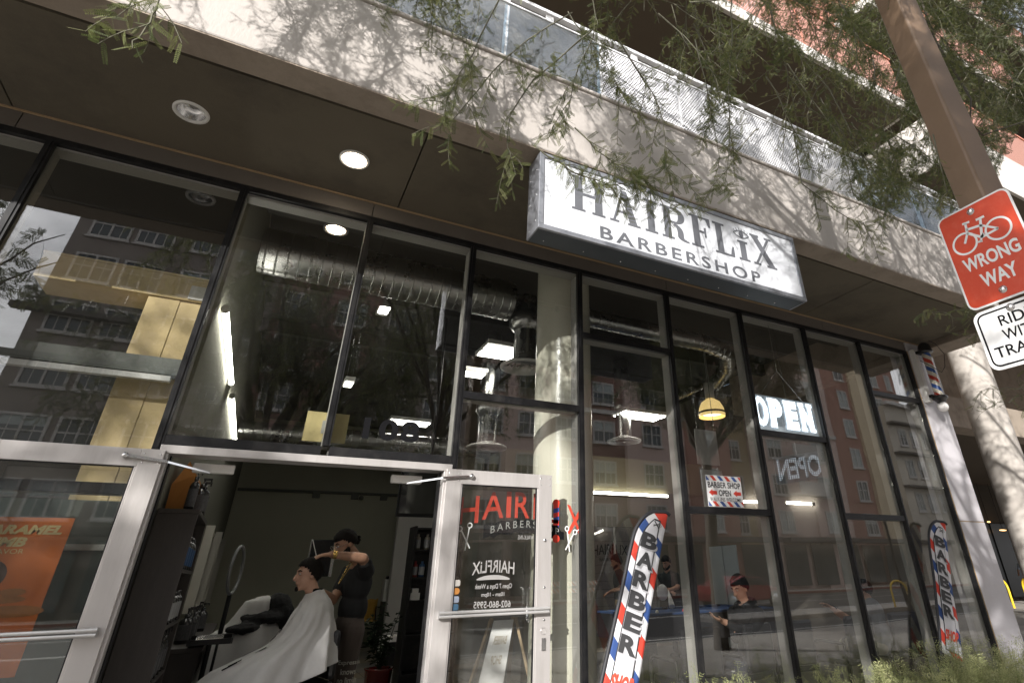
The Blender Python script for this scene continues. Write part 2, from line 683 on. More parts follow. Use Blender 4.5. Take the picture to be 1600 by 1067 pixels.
# ================================================================ palette
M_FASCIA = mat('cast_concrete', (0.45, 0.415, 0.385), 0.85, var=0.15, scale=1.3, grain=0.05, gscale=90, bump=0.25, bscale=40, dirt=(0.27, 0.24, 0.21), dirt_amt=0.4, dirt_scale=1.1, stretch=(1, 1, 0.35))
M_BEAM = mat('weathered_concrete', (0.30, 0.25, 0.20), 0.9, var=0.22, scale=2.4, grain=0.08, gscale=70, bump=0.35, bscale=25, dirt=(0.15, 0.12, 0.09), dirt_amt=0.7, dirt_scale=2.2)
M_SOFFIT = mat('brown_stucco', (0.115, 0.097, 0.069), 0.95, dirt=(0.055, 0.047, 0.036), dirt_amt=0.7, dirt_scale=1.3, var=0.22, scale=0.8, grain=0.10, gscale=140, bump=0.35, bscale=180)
M_HEADER = mat('header_metal', (0.135, 0.118, 0.102), 0.55, dirt=(0.09, 0.075, 0.06), dirt_amt=0.5, dirt_scale=2.5, var=0.12, scale=1.5, grain=0.03)
M_TRIM = mat('tan_caulk_trim', (0.34, 0.24, 0.14), 0.8, var=0.2, scale=8)
M_BLACK = mat('black_frame_paint', (0.010, 0.010, 0.011), 0.4, spec=0.28, var=0.25, scale=9, grain=0.1, dirt=(0.05, 0.047, 0.044), dirt_amt=0.4, dirt_scale=7)
M_BACKFR = mat('grey_inner_mullion', (0.33, 0.32, 0.30), 0.6, var=0.08, scale=2.0)
M_ALU = mat('clear_anodised_aluminium', (0.50, 0.475, 0.46), 0.42, metal=0.35, var=0.05, scale=2.5, grain=0.03, gscale=30, stretch=(1, 1, 0.15), dirt=(0.33, 0.31, 0.29), dirt_amt=0.6, dirt_scale=5.0, rvar=0.12)
M_SATIN = mat('satin_bar', (0.60, 0.59, 0.58), 0.35, metal=0.55, var=0.04)
M_CHROME = mat('polished_steel', (0.72, 0.72, 0.72), 0.22, metal=1.0, var=0.05)
M_GLASS = glass_mat('window_glass', (0.945, 0.95, 0.94), wave=0.018, wscale=0.9, dust_haze=0.005, refl=1.88)
M_DOORGL = glass_mat('door_glass', (0.94, 0.945, 0.935), wave=0.006, wscale=0.9, dust_haze=0.03)
M_BALGL = glass_mat('balcony_glass', (0.72, 0.80, 0.86), wave=0.004, wscale=0.5, dust_haze=0.30)  # milky film; its paleness stands in for reflected sky
M_FARGL = mat('far_window_glass', (0.035, 0.045, 0.05), 0.08, spec=0.8, var=0.5, scale=0.4)
M_WALLPANEL = mat('pale_grey_metal_panel', (0.50, 0.48, 0.50), 0.5, var=0.05, scale=0.8, dirt=(0.36, 0.34, 0.34), dirt_amt=0.35, dirt_scale=1.5)
M_SIGNALU = mat('sign_cabinet_metal', (0.33, 0.34, 0.37), 0.38, metal=0.55, var=0.35, scale=5, grain=0.08, dirt=(0.09, 0.10, 0.12), dirt_amt=0.8, dirt_scale=3)
M_SIGNDARK = mat('sign_cabinet_underside', (0.055, 0.065, 0.075), 0.5, metal=0.2, var=0.3, scale=4)
M_SIGNFACE = mat('white_sign_face', (0.70, 0.72, 0.76), 0.3, var=0.03, scale=1.2, coat=0.3)
M_INK = mat('grey_sign_vinyl', (0.125, 0.13, 0.145), 0.5, var=0.03)
M_WHITE = mat('white_vinyl', (0.80, 0.80, 0.80), 0.5, var=0.02)
M_BLACKINK = mat('black_vinyl', (0.008, 0.008, 0.009), 0.9, spec=0.08, var=0.05)
M_RED = mat('red_vinyl', (0.62, 0.045, 0.025), 0.45, var=0.08)
M_REDW = mat('faded_red_vinyl', (0.50, 0.055, 0.03), 0.5, var=0.08)
M_BLUE = mat('blue_vinyl', (0.03, 0.07, 0.24), 0.5, var=0.05)
M_RAILW = mat('white_rail_paint', (0.72, 0.72, 0.73), 0.45, var=0.05)
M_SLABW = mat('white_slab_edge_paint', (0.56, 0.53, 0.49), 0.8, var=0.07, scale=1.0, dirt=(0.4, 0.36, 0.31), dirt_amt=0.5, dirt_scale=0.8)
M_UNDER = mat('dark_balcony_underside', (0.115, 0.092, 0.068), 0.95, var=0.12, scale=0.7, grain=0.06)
M_SALMON = perf_mat('salmon_perforated_sheet', (0.48, 0.235, 0.175), pitch=0.05, hole=0.30)
M_SALMONR = mat('salmon_rail', (0.46, 0.17, 0.11), 0.6, var=0.1)
M_PERF = perf_mat('white_perforated_sheet', (0.70, 0.70, 0.72), pitch=0.034, hole=0.33)
M_OLIVE_BRIGHT = mat('brightened_olive_wall', (0.52, 0.51, 0.40), 0.9, var=0.06, scale=0.6, dirt=(0.42, 0.41, 0.32), dirt_amt=0.5, dirt_scale=0.8)  # olive wall colour lifted to make up for weak light at the back
M_OLIVE = mat('olive_wall_paint', (0.17, 0.168, 0.13), 0.9, var=0.05, scale=0.6, grain=0.03)
M_DARKCEIL = mat('black_ceiling_paint', (0.018, 0.018, 0.017), 0.9, var=0.2, scale=1.5)
M_TAN = mat('tan_panel_board', (0.64, 0.50, 0.27), 0.85, var=0.10, scale=1.3, grain=0.03, dirt=(0.33, 0.25, 0.14), dirt_amt=0.4, dirt_scale=2)
M_LITFLR = emit_mat('fluorescent_tube_glow', (1.0, 0.97, 0.88), 13.0)
M_COLUMN = mat('painted_column', (0.60, 0.585, 0.49), 0.25, var=0.03, scale=1.2, spec=0.6)
M_RCOL = mat('raw_round_column_concrete', (0.44, 0.405, 0.365), 0.85, var=0.16, scale=1.5, grain=0.05, dirt=(0.29, 0.26, 0.23), dirt_amt=0.6, dirt_scale=1.6, bump=0.2, bscale=20)
M_DUCT = mat('galvanised_duct', (0.42, 0.42, 0.41), 0.28, metal=1.0, var=0.12, scale=3, rvar=0.06)
M_WHITEPL = mat('white_powder_coat', (0.72, 0.71, 0.68), 0.45, var=0.03)
M_PAVE = mat('sidewalk_concrete', (0.36, 0.335, 0.30), 0.9, var=0.12, scale=0.6, grain=0.06, dirt=(0.22, 0.2, 0.18), dirt_amt=0.6, dirt_scale=0.7)
M_ASPH = mat('asphalt', (0.060, 0.058, 0.056), 0.9, var=0.2, scale=0.5, grain=0.15, gscale=120)
M_PAINTW = mat('road_paint', (0.62, 0.61, 0.58), 0.8, var=0.15, scale=3)
M_REDCURB = mat('red_curb_paint', (0.20, 0.065, 0.05), 0.8, var=0.2, scale=2)

FY = 4.70           # the plane of the shop window glass
SOF = 4.49          # underside of the canopy
FAS = 3.25          # front of the concrete canopy

# ================================================================ ground
def struct(name, mb, m):
    return mb.build(name, m, kind='structure')

struct('ground', MB().box(-300, 300, -300, 300, -0.62, -0.6), M_PAVE)
struct('sidewalk', MB().box(-40, 60, -2.6, 4.62, -0.5, 0.0).box(9.1, 60, 4.62, 40, -0.5, 0.0), M_PAVE)
struct('street', MB().box(-150, 200, -24.4, -2.6, -0.5, -0.13), M_ASPH)
cb = MB()
cb.box(-40, 60, -2.76, -2.601, -0.5, 0.003)
struct('curb', cb, M_PAVE)
struct('far_curb', MB().box(-150, 200, -24.56, -24.401, -0.5, 0.02), M_REDCURB)
struct('far_sidewalk', MB().box(-150, 200, -60.0, -24.561, -0.5, 0.015), M_PAVE)
lm = MB()
struct('median', MB().box(14.0, 60, -8.7, -6.9, -0.5, 0.0), M_PAVE)
for yy in (-3.9, -4.35, -10.6, -10.85, -16.2, -20.6):
    lm.box(-100, 150, yy - 0.06, yy + 0.06, -0.129, -0.126)
struct('lane_marking', lm, M_PAINTW)

# ================================================================ the shop building
B = thing('shop_building', 'concrete mixed-use building with the barbershop front under its canopy and balconies above', 'building', (2.5, 4.7, 0))
BX0, BX1 = -9.0, 8.72
MX = [-3.2, -1.95, -0.69, 0.33, 1.32, 2.52, 3.69, 4.84, 5.99, 7.13, 8.235]

# canopy: front beam, stucco soffit boards with real joints, end beam
mb = MB()
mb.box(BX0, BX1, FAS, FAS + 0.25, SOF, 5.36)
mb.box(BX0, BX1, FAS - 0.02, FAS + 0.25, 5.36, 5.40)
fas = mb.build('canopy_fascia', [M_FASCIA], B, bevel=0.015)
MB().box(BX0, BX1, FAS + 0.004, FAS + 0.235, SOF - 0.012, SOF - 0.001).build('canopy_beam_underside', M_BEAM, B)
xs = [BX0, -6.5, -2.235, 0.54, 2.9, 6.02, 8.66]
for a, b in zip(xs[:-1], xs[1:]):
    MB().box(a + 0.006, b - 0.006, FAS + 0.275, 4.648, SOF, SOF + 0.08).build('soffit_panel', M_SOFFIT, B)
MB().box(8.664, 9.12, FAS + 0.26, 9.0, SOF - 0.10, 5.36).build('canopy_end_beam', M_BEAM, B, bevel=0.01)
MB().box(BX0, 8.66, FAS + 0.26, 4.9, SOF + 0.085, 5.30).build('canopy_core', M_DARKCEIL, B)

# header over the glass, joints every few metres
jx = [BX0, -5.2, -2.17, 0.33, 3.69, 6.4, 8.24]
for a, b in zip(jx[:-1], jx[1:]):
    MB().box(a + 0.004, b - 0.004, 4.652, 4.80, 4.335, SOF - 0.016).build('header_panel', M_HEADER, B)
MB().box(BX0, 8.86, 4.640, 4.72, SOF - 0.014, SOF - 0.001).build('header_trim', M_TRIM, B)

# end wall of pale metal panels
for z0, z1 in ((0.0, 1.9), (1.912, 3.585), (3.597, SOF - 0.016)):
    MB().box(8.268, 8.86, 4.648, 4.95, z0, z1).build('end_wall_panel', M_WALLPANEL, B, bevel=0.004)
MB().box(8.275, 8.855, 4.655, 4.94, 0.0, SOF - 0.017).build('end_wall_core', M_TRIM, B)

# ---------------------------------------------------------------- glazing
WW = MB().box(BX0, 8.262, 4.66, 4.80, 4.285, 4.333).build('window_wall', M_BLACK, B)
def mullion(x, z0, z1, w=0.054):
    m = MB()
    m.box(x - w / 2, x + w / 2, 4.655, 4.694, z0, z1, 0)
    m.box(x - w / 2 + 0.008, x + w / 2 - 0.008, 4.694, 4.705, z0, z1, 0)
    m.box(x - w / 2 + 0.002, x + w / 2 - 0.002, 4.706, 4.83, z0, z1, 1)
    m.box(x - w / 2 + 0.018, x + w / 2 - 0.018, 4.648, 4.6551, z0, z1, 0)
    return m.build('mullion', [M_BLACK, M_BACKFR], WW)
def transom(x0, x1, z, h=0.062):
    m = MB()
    m.box(x0 + 0.029, x1 - 0.029, 4.657, 4.694, z - h, z, 0)
    m.box(x0 + 0.029, x1 - 0.029, 4.694, 4.705, z - h + 0.008, z - 0.008, 0)
    m.box(x0 + 0.029, x1 - 0.029, 4.706, 4.828, z - h + 0.003, z - 0.003, 1)
    return m.build('transom', [M_BLACK, M_BACKFR], WW)
def pane(x0, x1, z0, z1):
    return MB().box(x0 + 0.020, x1 - 0.020, 4.696, 4.703, z0 + 0.001, z1 - 0.001).build('window_pane', M_GLASS, WW)
TOPZ = 4.285
for i, x in enumerate(MX):
    z0 = 2.255 if i == 3 else 0.12
    mullion(x, z0, TOPZ)
for x in (-4.4, -5.6, -6.8, -8.0):
    mullion(x, 0.12, TOPZ)
# head liner seen from below, inside the glass
MB().box(BX0, 8.24, 4.706, 4.83, 4.262, 4.2848).build('head_liner', M_BACKFR, WW)
lights = {0: [1.93], 1: [1.93], 2: [2.25], 3: [2.25], 4: [2.81], 5: [3.59], 6: [1.945], 7: [2.81], 8: [1.945], 9: [3.57]}
for i in range(10):
    x0, x1 = MX[i], MX[i + 1]
    zz = lights[i]
    for z in zz:
        transom(x0, x1, z, 0.075 if i in (2, 3) else 0.062)
    low = 0.13
    levels = [low] + zz + [4.27]
    for a, b in zip(levels[:-1], levels[1:]):
        if i in (2, 3) and a == low:
            continue
        pane(x0, x1, a, b - 0.06 if b < 4.2 else b)
    if i not in (2, 3):
        MB().box(x0 + 0.029, x1 - 0.029, 4.656, 4.83, 0.0, 0.13).build('sill', M_BLACK, WW)
for a, b in ((-8.0, -6.8), (-6.8, -5.6), (-5.6, -4.4), (-4.4, -3.2)):
    pane(a, b, 0.13, 4.27)
# corner trim between glass and end wall
MB().box(8.2625, 8.2675, 4.645, 4.80, 0.0, 4.33).build('corner_seal', M_TRIM, WW)

# ---------------------------------------------------------------- entrance: frame, two doors folded back against the glass
fr = MB()
fr.box(-0.662, -0.605, 4.60, 4.76, 0.0, 2.119)
fr.box(1.228, 1.292, 4.60, 4.76, 0.0, 2.119)
fr.box(-0.662, 1.292, 4.60, 4.76, 2.12, 2.173)
DF = fr.build('entrance_frame', M_ALU, B, bevel=0.003)
st = MB()
for x in (-0.600, 1.220):
    MB().box(x - 0.004, x + 0.004, 4.68, 4.75, 0.0, 2.115).build('weather_strip', M_BLACK, DF)
def closer(x0, x1, tipx):
    m = MB()
    m.box(x0, x1, 4.765, 4.82, 2.035, 2.095)
    c = m.build('door_closer', M_WHITEPL, DF, bevel=0.008)
closer(-0.47, -0.22, 0)
closer(0.86, 1.10, 0)

def door_leaf(hx, sgn, label):
    """leaf swung open flat against the window; hx = hinge, sgn = direction it points"""
    yb, yf = 4.578, 4.618
    L = 0.93
    a, b = sorted((hx, hx + sgn * L))
    ztop, zb = 2.135, 0.03
    sw = 0.125
    m = MB()
    m.box(a, a + sw, yb, yf, zb, ztop)
    m.box(b - sw, b, yb, yf, zb, ztop)
    m.box(a + sw, b - sw, yb + 0.001, yf - 0.001, ztop - 0.11, ztop - 0.0005)
    m.box(a + sw, b - sw, yb + 0.001, yf - 0.001, zb, zb + 0.27)
    # glazing beads
    for x in (a + sw, b - sw - 0.012):
        m.box(x, x + 0.012, yb + 0.006, yf - 0.006, zb + 0.27, ztop - 0.11)
    d = m.build('door', M_ALU, B, label=label, bevel=0.0025)
    gz0, gz1 = zb + 0.27, ztop - 0.11
    gk = MB()
    xa_, xb_ = a + sw + 0.012, b - sw - 0.012
    gk.box(xa_, xa_ + 0.007, yb + 0.010, yf - 0.010, gz0, gz1).box(xb_ - 0.007, xb_, yb + 0.010, yf - 0.010, gz0, gz1)
    gk.box(xa_ + 0.007, xb_ - 0.007, yb + 0.010, yf - 0.010, gz1 - 0.007, gz1 - 0.0005).box(xa_ + 0.007, xb_ - 0.007, yb + 0.010, yf - 0.010, gz0 + 0.0005, gz0 + 0.007)
    gk.build('gasket', M_BLACK, d)
    sc = MB()
    for sx_ in (a + 0.02, a + sw - 0.02, b - sw + 0.02, b - 0.02):
        for sz_ in (ztop - 0.03, ztop - 0.085, zb + 0.24):
            sc.lathe([(0.0, 0.0015), (0.0045, 0.001), (0.0048, 0.0)], (sx_, yb - 0.0002, sz_), 8, (0, -1, 0))
    sc.build('screws', M_CHROME, d, kind='stuff')
    MB().box(a + sw + 0.004, b - sw - 0.004, 4.594, 4.602, zb + 0.26, ztop - 0.10).build('door_pane', M_DOORGL, d)
    p = MB()
    zbar = 1.125
    p.tube([(a + 0.03, 4.535, zbar + 0.014), (b - 0.035, 4.535, zbar + 0.014)], 0.0105, 10)
    p.tube([(a + 0.03, 4.535, zbar - 0.010), (b - 0.035, 4.535, zbar - 0.010)], 0.0105, 10)
    for x in (a + 0.05, b - 0.055):
        p.box(x - 0.02, x + 0.02, 4.538, 4.578, zbar - 0.022, zbar + 0.025)
    p.build('push_bar', M_SATIN, d)
    arm = MB()
    e = hx - sgn * 0.22
    arm.bar((hx + sgn * 0.20, 4.563, 2.085), (hx - sgn * 0.03, 4.56, 2.06), 0.012, 0.016)
    arm.bar((hx - sgn * 0.03, 4.56, 2.058), (hx - sgn * 0.26, 4.77, 2.035), 0.010, 0.012)
    arm.sphere((hx + sgn * 0.20, 4.562, 2.085), 0.02, 10, 6)
    arm.build('closer_arm', M_CHROME, d)
    return d, a, b
DR, ra, rb = door_leaf(1.245, 1, 'right glass door folded open with white shop lettering on its pane')
DL, la, lb = door_leaf(-0.625, -1, 'left glass door folded open in front of an orange poster')
# lock, pull handle and holes on the right leaf
lk = MB()
lk.lathe([(0.0, -0.012), (0.022, -0.012), (0.024, 0.0), (0.022, 0.004)], (2.115, 4.577, 0.985), 16, (0, -1, 0))
lk.box(2.098, 2.132, 4.570, 4.578, 0.86, 0.94)
lk.lathe([(0.0, 0.004), (0.012, 0.004), (0.012, 0.0)], (2.115, 4.577, 1.62), 12, (0, -1, 0))
lk.lathe([(0.0, 0.002), (0.009, 0.002), (0.009, 0.0)], (2.117, 4.577, 1.28), 10, (0, -1, 0))
lk.lathe([(0.0, 0.002), (0.009, 0.002), (0.009, 0.0)], (2.117, 4.577, 1.06), 10, (0, -1, 0))
lk.build('door_lock', M_CHROME, DR)
ph = MB()
ph.tube([(2.01, 4.618, 1.05), (2.01, 4.66, 1.06), (2.01, 4.665, 1.15), (2.01, 4.66, 1.27), (2.01, 4.618, 1.28)], 0.011, 8)
ph.build('pull_handle', M_CHROME, DR)

# white lettering on the right leaf, read from inside so it shows mirrored
dl = MB()
F0 = XF(0, 4.593, 0)
put_text(dl, 'HAIRFLiX', XF(1.515, 4.593, 1.375), w=0.345, h=0.085, off=0.001, bold=0.012, mirror=True, arc=0.018)
# swoosh under the name
for i in range(12):
    t0, t1 = i / 12 * 2 - 1, (i + 1) / 12 * 2 - 1
    def yy(t): return 1.345 + 0.014 * (1 - t * t)
    for q0, q1 in ((t0, t1),):
        xa, xb = 1.69 + q0 * 0.135, 1.69 + q1 * 0.135
        ha, hb = 0.016 * math.sqrt(max(0.05, 1 - q0 * q0)), 0.016 * math.sqrt(max(0.05, 1 - q1 * q1))
        poly2d(dl, [(xa, yy(q0) - ha), (xb, yy(q1) - hb), (xb, yy(q1) + hb), (xa, yy(q0) + ha)], F0, 0.001)
put_text(dl, 'Open 7 Days a Week', XF(1.545, 4.593, 1.272), w=0.30, h=0.044, off=0.001, bold=0.012, mirror=True)
put_text(dl, '10am - 10pm', XF(1.60, 4.593, 1.222), w=0.185, h=0.036, off=0.001, bold=0.014, mirror=True)
put_text(dl, '602-860-5995', XF(1.545, 4.593, 1.155), w=0.295, h=0.046, off=0.001, bold=0.016, mirror=True)
put_text(dl, 'WALK-INS', XF(1.88, 4.593, 1.625), w=0.14, h=0.032, off=0.001, mirror=True)
dl.build('door_lettering', mat('faded_white_vinyl', (0.30, 0.29, 0.28), 0.7), DR, kind='stuff')
# payment stickers low on the left of that pane
for z, c, hgt in ((1.305, (0.40, 0.38, 0.35), 0.042), (1.252, (0.40, 0.17, 0.04), 0.042), (1.198, (0.28, 0.32, 0.40), 0.042), (1.15, (0.07, 0.16, 0.26), 0.04)):
    s_ = MB()
    pr = rrect(0.058, hgt, 0.012 if c[1] > 0.2 or c[0] < 0.3 else 0.02)
    poly2d(s_, [(p[0] + 1.372, p[1] + z) for p in pr], F0, 0.001)
    s_.build('door_sticker', mat('sticker_ink', c, 0.5), DR)

# ---------------------------------------------------------------- lettering on the fixed glass
F1 = XF(0, 4.695, 0)
wl_ = MB()
# red arched name, serif-like block letters: H A I R F L and X
word = [('H', 1.405, 0.165, 1.735), ('A', 1.60, 0.185, 1.775), ('I', 1.808, 0.042, 1.795), ('R', 1.885, 0.135, 1.795), ('F', 2.055, 0.11, 1.79)]
for ch, x, w_, zb in word:
    slope = 0.10 if ch in 'HA' else (0.0 if ch in 'IR' else -0.04)
    put_text(wl_, ch, None, w=w_, h=0.205, off=0.0, bold=0.008, fn=lambda a, b, o, x=x, zb=zb, s=slope: V3(x + a, 4.694, zb + b + s * a * 1.0))
put_text(wl_, 'X', None, w=0.165, h=0.235, bold=0.008, fn=lambda a, b, o: V3(2.375 + a, 4.694, 1.675 + b - 0.28 * a + 0.01))
put_text(wl_, 'L', None, w=0.11, h=0.20, bold=0.008, fn=lambda a, b, o: V3(2.185 + a, 4.694, 1.765 + b - 0.05 * a))
wl_.build('window_lettering', M_REDW, WW, label='red arched shop name painted on the fixed glass behind the open right door')
# tiny striped pole as the letter i
pm = stripe_mat('tiny_pole_stripe', [(0.62, 0.04, 0.025), (0.03, 0.06, 0.26)], 0.072, -0.25)
ip = MB()
ip.add([(2.245, 4.694, 1.66), (2.30, 4.694, 1.645), (2.30, 4.694, 1.90), (2.245, 4.694, 1.905)], [(0, 1, 2, 3)], 0, uv=[(0, 0), (0.055, -0.015), (0.055, 0.24), (0, 0.245)])
for cz in (1.925, 1.64):
    ip.add([(2.2725 + 0.034 * math.cos(a), 4.6935, cz + 0.032 * math.sin(a)) for a in np.linspace(0, 2 * math.pi, 15)[:-1]], [tuple(range(14))], 1)
ip.build('pole_emblem', [pm, M_RED], WW)
# black brush stroke with the word BARBERSHOP
bs = MB()
up, dn = [], []
for i in range(25):
    t = i / 24
    x = 1.62 + t * 0.73
    mid = 1.685 + 0.045 * (1 - (2 * t - 1) ** 2) - 0.05 * max(0, t - 0.6)
    jag = 0.006 * math.sin(37 * t) + 0.004 * math.sin(91 * t)
    h = 0.052 if t < 0.93 else 0.03
    up.append((x, mid + h + jag))
    dn.append((x, mid - h + jag * 1.4))
for i in range(24):
    poly2d(bs, [dn[i], dn[i + 1], up[i + 1], up[i]], F1, 0.0012)
bs.build('brush_stroke', M_BLACKINK, WW)
bt = MB()
put_text(bt, 'BARBERSHOP', None, w=0.62, h=0.055, spacing=1.5, fn=lambda a, b, o: V3(1.68 + a, 4.6925, 1.672 + b + 0.05 * (1 - ((a / 0.31) - 1) ** 2) - 0.03 * max(0, a - 0.35)))
bt.build('stroke_lettering', mat('dim_grey_vinyl', (0.30, 0.30, 0.29), 0.6), WW)
def scissors(c, tilt, flip, name='scissors_decal'):
    m = MB()
    ca, sa = math.cos(tilt), math.sin(tilt)
    def T(p):
        x, y = p[0] * flip, p[1]
        return (c[0] + ca * x - sa * y, c[1] + sa * x + ca * y)
    line2d(m, T((-0.030, 0.052)), T((0.028, -0.085)), 0.010, F1, 0.0012)
    line2d(m, T((0.034, 0.06)), T((-0.012, -0.095)), 0.010, F1, 0.0016)
    ring2d(m, T((-0.042, 0.066)), 0.018, 0.008, F1, 0.0020, n=16)
    ring2d(m, T((0.040, 0.080)), 0.018, 0.008, F1, 0.0024, n=16)
    line2d(m, T((-0.058, 0.075)), T((-0.075, 0.092)), 0.007, F1, 0.0028)
    return m
scissors((1.475, 1.645), 0.15, 1).build('scissors_decal', M_WHITE, WW, label='white scissors decal left of the brush stroke')
scissors((2.405, 1.635), -0.15, -1).build('scissors_decal', M_WHITE, WW, label='white scissors decal right of the brush stroke')
n8 = MB()
put_text(n8, '108', XF(0.575, 4.694, 2.335), w=0.44, h=0.17, off=0.001, bold=0.035, spacing=1.15)
n8.build('door_number', M_BLACKINK, WW)

# ---------------------------------------------------------------- balustrade on the canopy
RZ0, RZ1 = 5.43, 6.36
RL = MB().box(BX0, 9.3, 3.33, 3.39, RZ1, RZ1 + 0.045).box(BX0, 9.3, 3.345, 3.375, RZ1 - 0.10, RZ1 - 0.075).build('balustrade', M_RAILW, B, bevel=0.004)
MB().box(BX0, 9.3, 3.335, 3.385, 5.402, RZ0 - 0.001).build('base_channel', M_RAILW, RL)
seams = [-6.9, -5.6, -4.3, -2.95, -1.6, -0.27, 1.07, 2.085, 3.09, 4.10, 5.11, 6.05, 7.35, 8.65, 9.3]
for i, (a, b) in enumerate(zip(seams[:-1], seams[1:])):
    m = MB()
    if 2.0 < a < 5.5:
        v = [(a + 0.012, 3.355, RZ0), (b - 0.012, 3.355, RZ0), (b - 0.012, 3.355, RZ1 - 0.1), (a + 0.012, 3.355, RZ1 - 0.1)]
        w = [(p[0], 3.359, p[2]) for p in v]
        uv = [(0, 0), (b - a, 0), (b - a, RZ1 - RZ0), (0, RZ1 - RZ0)]
        m.add(v, [(0, 1, 2, 3)], uv=uv)
        m.add(w, [(3, 2, 1, 0)], uv=uv)
        m.build('mesh_panel', M_PERF, RL)
    else:
        m.box(a + 0.012, b - 0.012, 3.354, 3.364, RZ0, RZ1 - 0.101)
        m.build('glass_panel', M_BALGL, RL)
    MB().box(b - 0.02, b + 0.02, 3.366, 3.40, 5.402, RZ1 - 0.001).build('post', M_RAILW, RL)
    MB().box(a + 0.4, a + 0.48, 3.352, 3.368, RZ1 - 0.074, RZ1 - 0.001).build('rail_clip', M_RAILW, RL)

# terrace floor, upper rooms and balconies
MB().box(BX0, 9.1, FAS + 0.26, 17.2, 5.302, 5.358).build('terrace_floor', M_BEAM, B)
def balcony(x0, x1, zu, y0, hgt=0.25, rail=True, side=None, back=11.0, lab=None):
    s = MB().box(x0, x1, y0, y0 + 0.06, zu, zu + hgt).box(x0, x0 + 0.06, y0 + 0.061, back, zu, zu + hgt).box(x1 - 0.06, x1, y0 + 0.061, back, zu, zu + hgt)
    o = s.build('balcony_slab', M_SLABW, B, bevel=0.01)
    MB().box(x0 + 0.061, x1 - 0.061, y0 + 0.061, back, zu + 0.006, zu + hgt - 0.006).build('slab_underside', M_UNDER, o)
    if rail:
        n = max(1, round((x1 - x0) / 2.4))
        w = (x1 - x0) / n
        z0, z1 = zu + hgt + 0.04, zu + hgt + 1.06
        for k in range(n):
            a, b = x0 + k * w + 0.03, x0 + (k + 1) * w - 0.03
            uv = [(0, 0), (b - a, 0), (b - a, z1 - z0), (0, z1 - z0)]
            m = MB()
            m.add([(a, y0 + 0.03, z0), (b, y0 + 0.03, z0), (b, y0 + 0.03, z1), (a, y0 + 0.03, z1)], [(0, 1, 2, 3)], uv=uv)
            m.add([(a, y0 + 0.036, z0), (b, y0 + 0.036, z0), (b, y0 + 0.036, z1), (a, y0 + 0.036, z1)], [(3, 2, 1, 0)], uv=uv)
            m.build('salmon_panel', M_SALMON, o)
        r = MB().box(x0, x1, y0 + 0.01, y0 + 0.06, z1, z1 + 0.05)
        for k in range(n + 1):
            r.box(x0 + k * w - 0.02, x0 + k * w + 0.02, y0 + 0.04, y0 + 0.075, zu + hgt, z1)
        if side is not None:
            xs_ = x0 if side < 0 else x1
            r.box(xs_ - 0.02, xs_ + 0.02, y0 + 0.08, y0 + 3.0, z1, z1 + 0.05)
        r.build('salmon_rail', M_SALMONR, o)
        if side is not None:
            xs_ = (x0 + 0.03) if side < 0 else (x1 - 0.03)
            L = 2.9
            uv = [(0, 0), (L, 0), (L, z1 - z0), (0, z1 - z0)]
            m = MB()
            m.add([(xs_, y0 + 0.08, z0), (xs_, y0 + 0.08 + L, z0), (xs_, y0 + 0.08 + L, z1), (xs_, y0 + 0.08, z1)], [(0, 1, 2, 3)], uv=uv)
            m.add([(xs_ + 0.006, y0 + 0.08, z0), (xs_ + 0.006, y0 + 0.08 + L, z0), (xs_ + 0.006, y0 + 0.08 + L, z1), (xs_ + 0.006, y0 + 0.08, z1)], [(3, 2, 1, 0)], uv=uv)
            m.build('salmon_panel', M_SALMON, o)
    return o
balcony(-9.0, 8.42, 8.32, 3.42)
balcony(8.46, 26.0, 11.30, 3.42, side=-1)
balcony(9.05, 30.0, 7.55, 3.42, hgt=1.05)
balcony(-9.0, 8.2, 14.4, 3.5)
balcony(8.7, 30.0, 14.45, 3.42)
# recessed upper walls behind the balconies
uw = MB()
uw.box(-9, 8.42, 7.2, 7.5, 5.36, 8.31)
uw.box(-9, 8.42, 6.2, 6.5, 8.58, 14.4)
uw.box(9.15, 30, 6.0, 6.3, 8.61, 11.29)
uw.box(8.8, 30, 6.0, 6.3, 11.56, 14.44)
uw.build('upper_wall', M_SLABW, B)
for x in np.arange(-8.0, 7.5, 2.6):
    MB().box(x, x + 1.7, 7.16, 7.195, 5.6, 7.7).build('terrace_window', M_FARGL, B)
for x in np.arange(10.0, 29, 3.0):
    MB().box(x, x + 1.8, 5.96, 5.995, 8.9, 10.9).build('upper_window', M_FARGL, B)
    MB().box(x, x + 1.8, 5.96, 5.995, 11.9, 13.9).build('upper_window', M_FARGL, B)
sw_ = MB().box(9.06, 9.10, 3.49, 11.0, 7.551, 8.599)
sw_.build('end_return_wall', M_SLABW, B)

M_DKGL = mat('dark_passage_glass', (0.012, 0.013, 0.014), 0.35, spec=0.25)
# open passage to the right of the shop
MB().box(9.13, 130, 16.2, 16.5, 0.0, 7.54).build('passage_wall', mat('dark_passage_wall', (0.10, 0.085, 0.068), 0.9, var=0.2, scale=0.5), B)
MB().box(9.13, 130, 7.4, 7.9, 4.35, 5.1).build('passage_beam', M_BEAM, B)
MB().box(9.13, 130, 7.92, 8.1, 5.10, 7.549).build('passage_upper_wall', M_BEAM, B)
MB().box(9.13, 130, 7.9, 16.2, 5.0, 5.095).build('passage_ceiling', M_UNDER, B)
for x in (10.5, 15.0, 20.0, 24.5, 29.5, 34.0, 38.5):
    MB().box(x, x + 3.2, 16.12, 16.195, 0.1, 3.2).build('passage_window', M_DKGL, B)
    MB().box(x + 1.55, x + 1.62, 16.08, 16.119, 0.1, 3.2).build('passage_mullion', M_BLACK, B)
mb = MB().lathe([(0.36, 0.0), (0.36, 7.54)], (13.34, 6.22, 0), 40)
mb.build('round_column', M_RCOL, B)
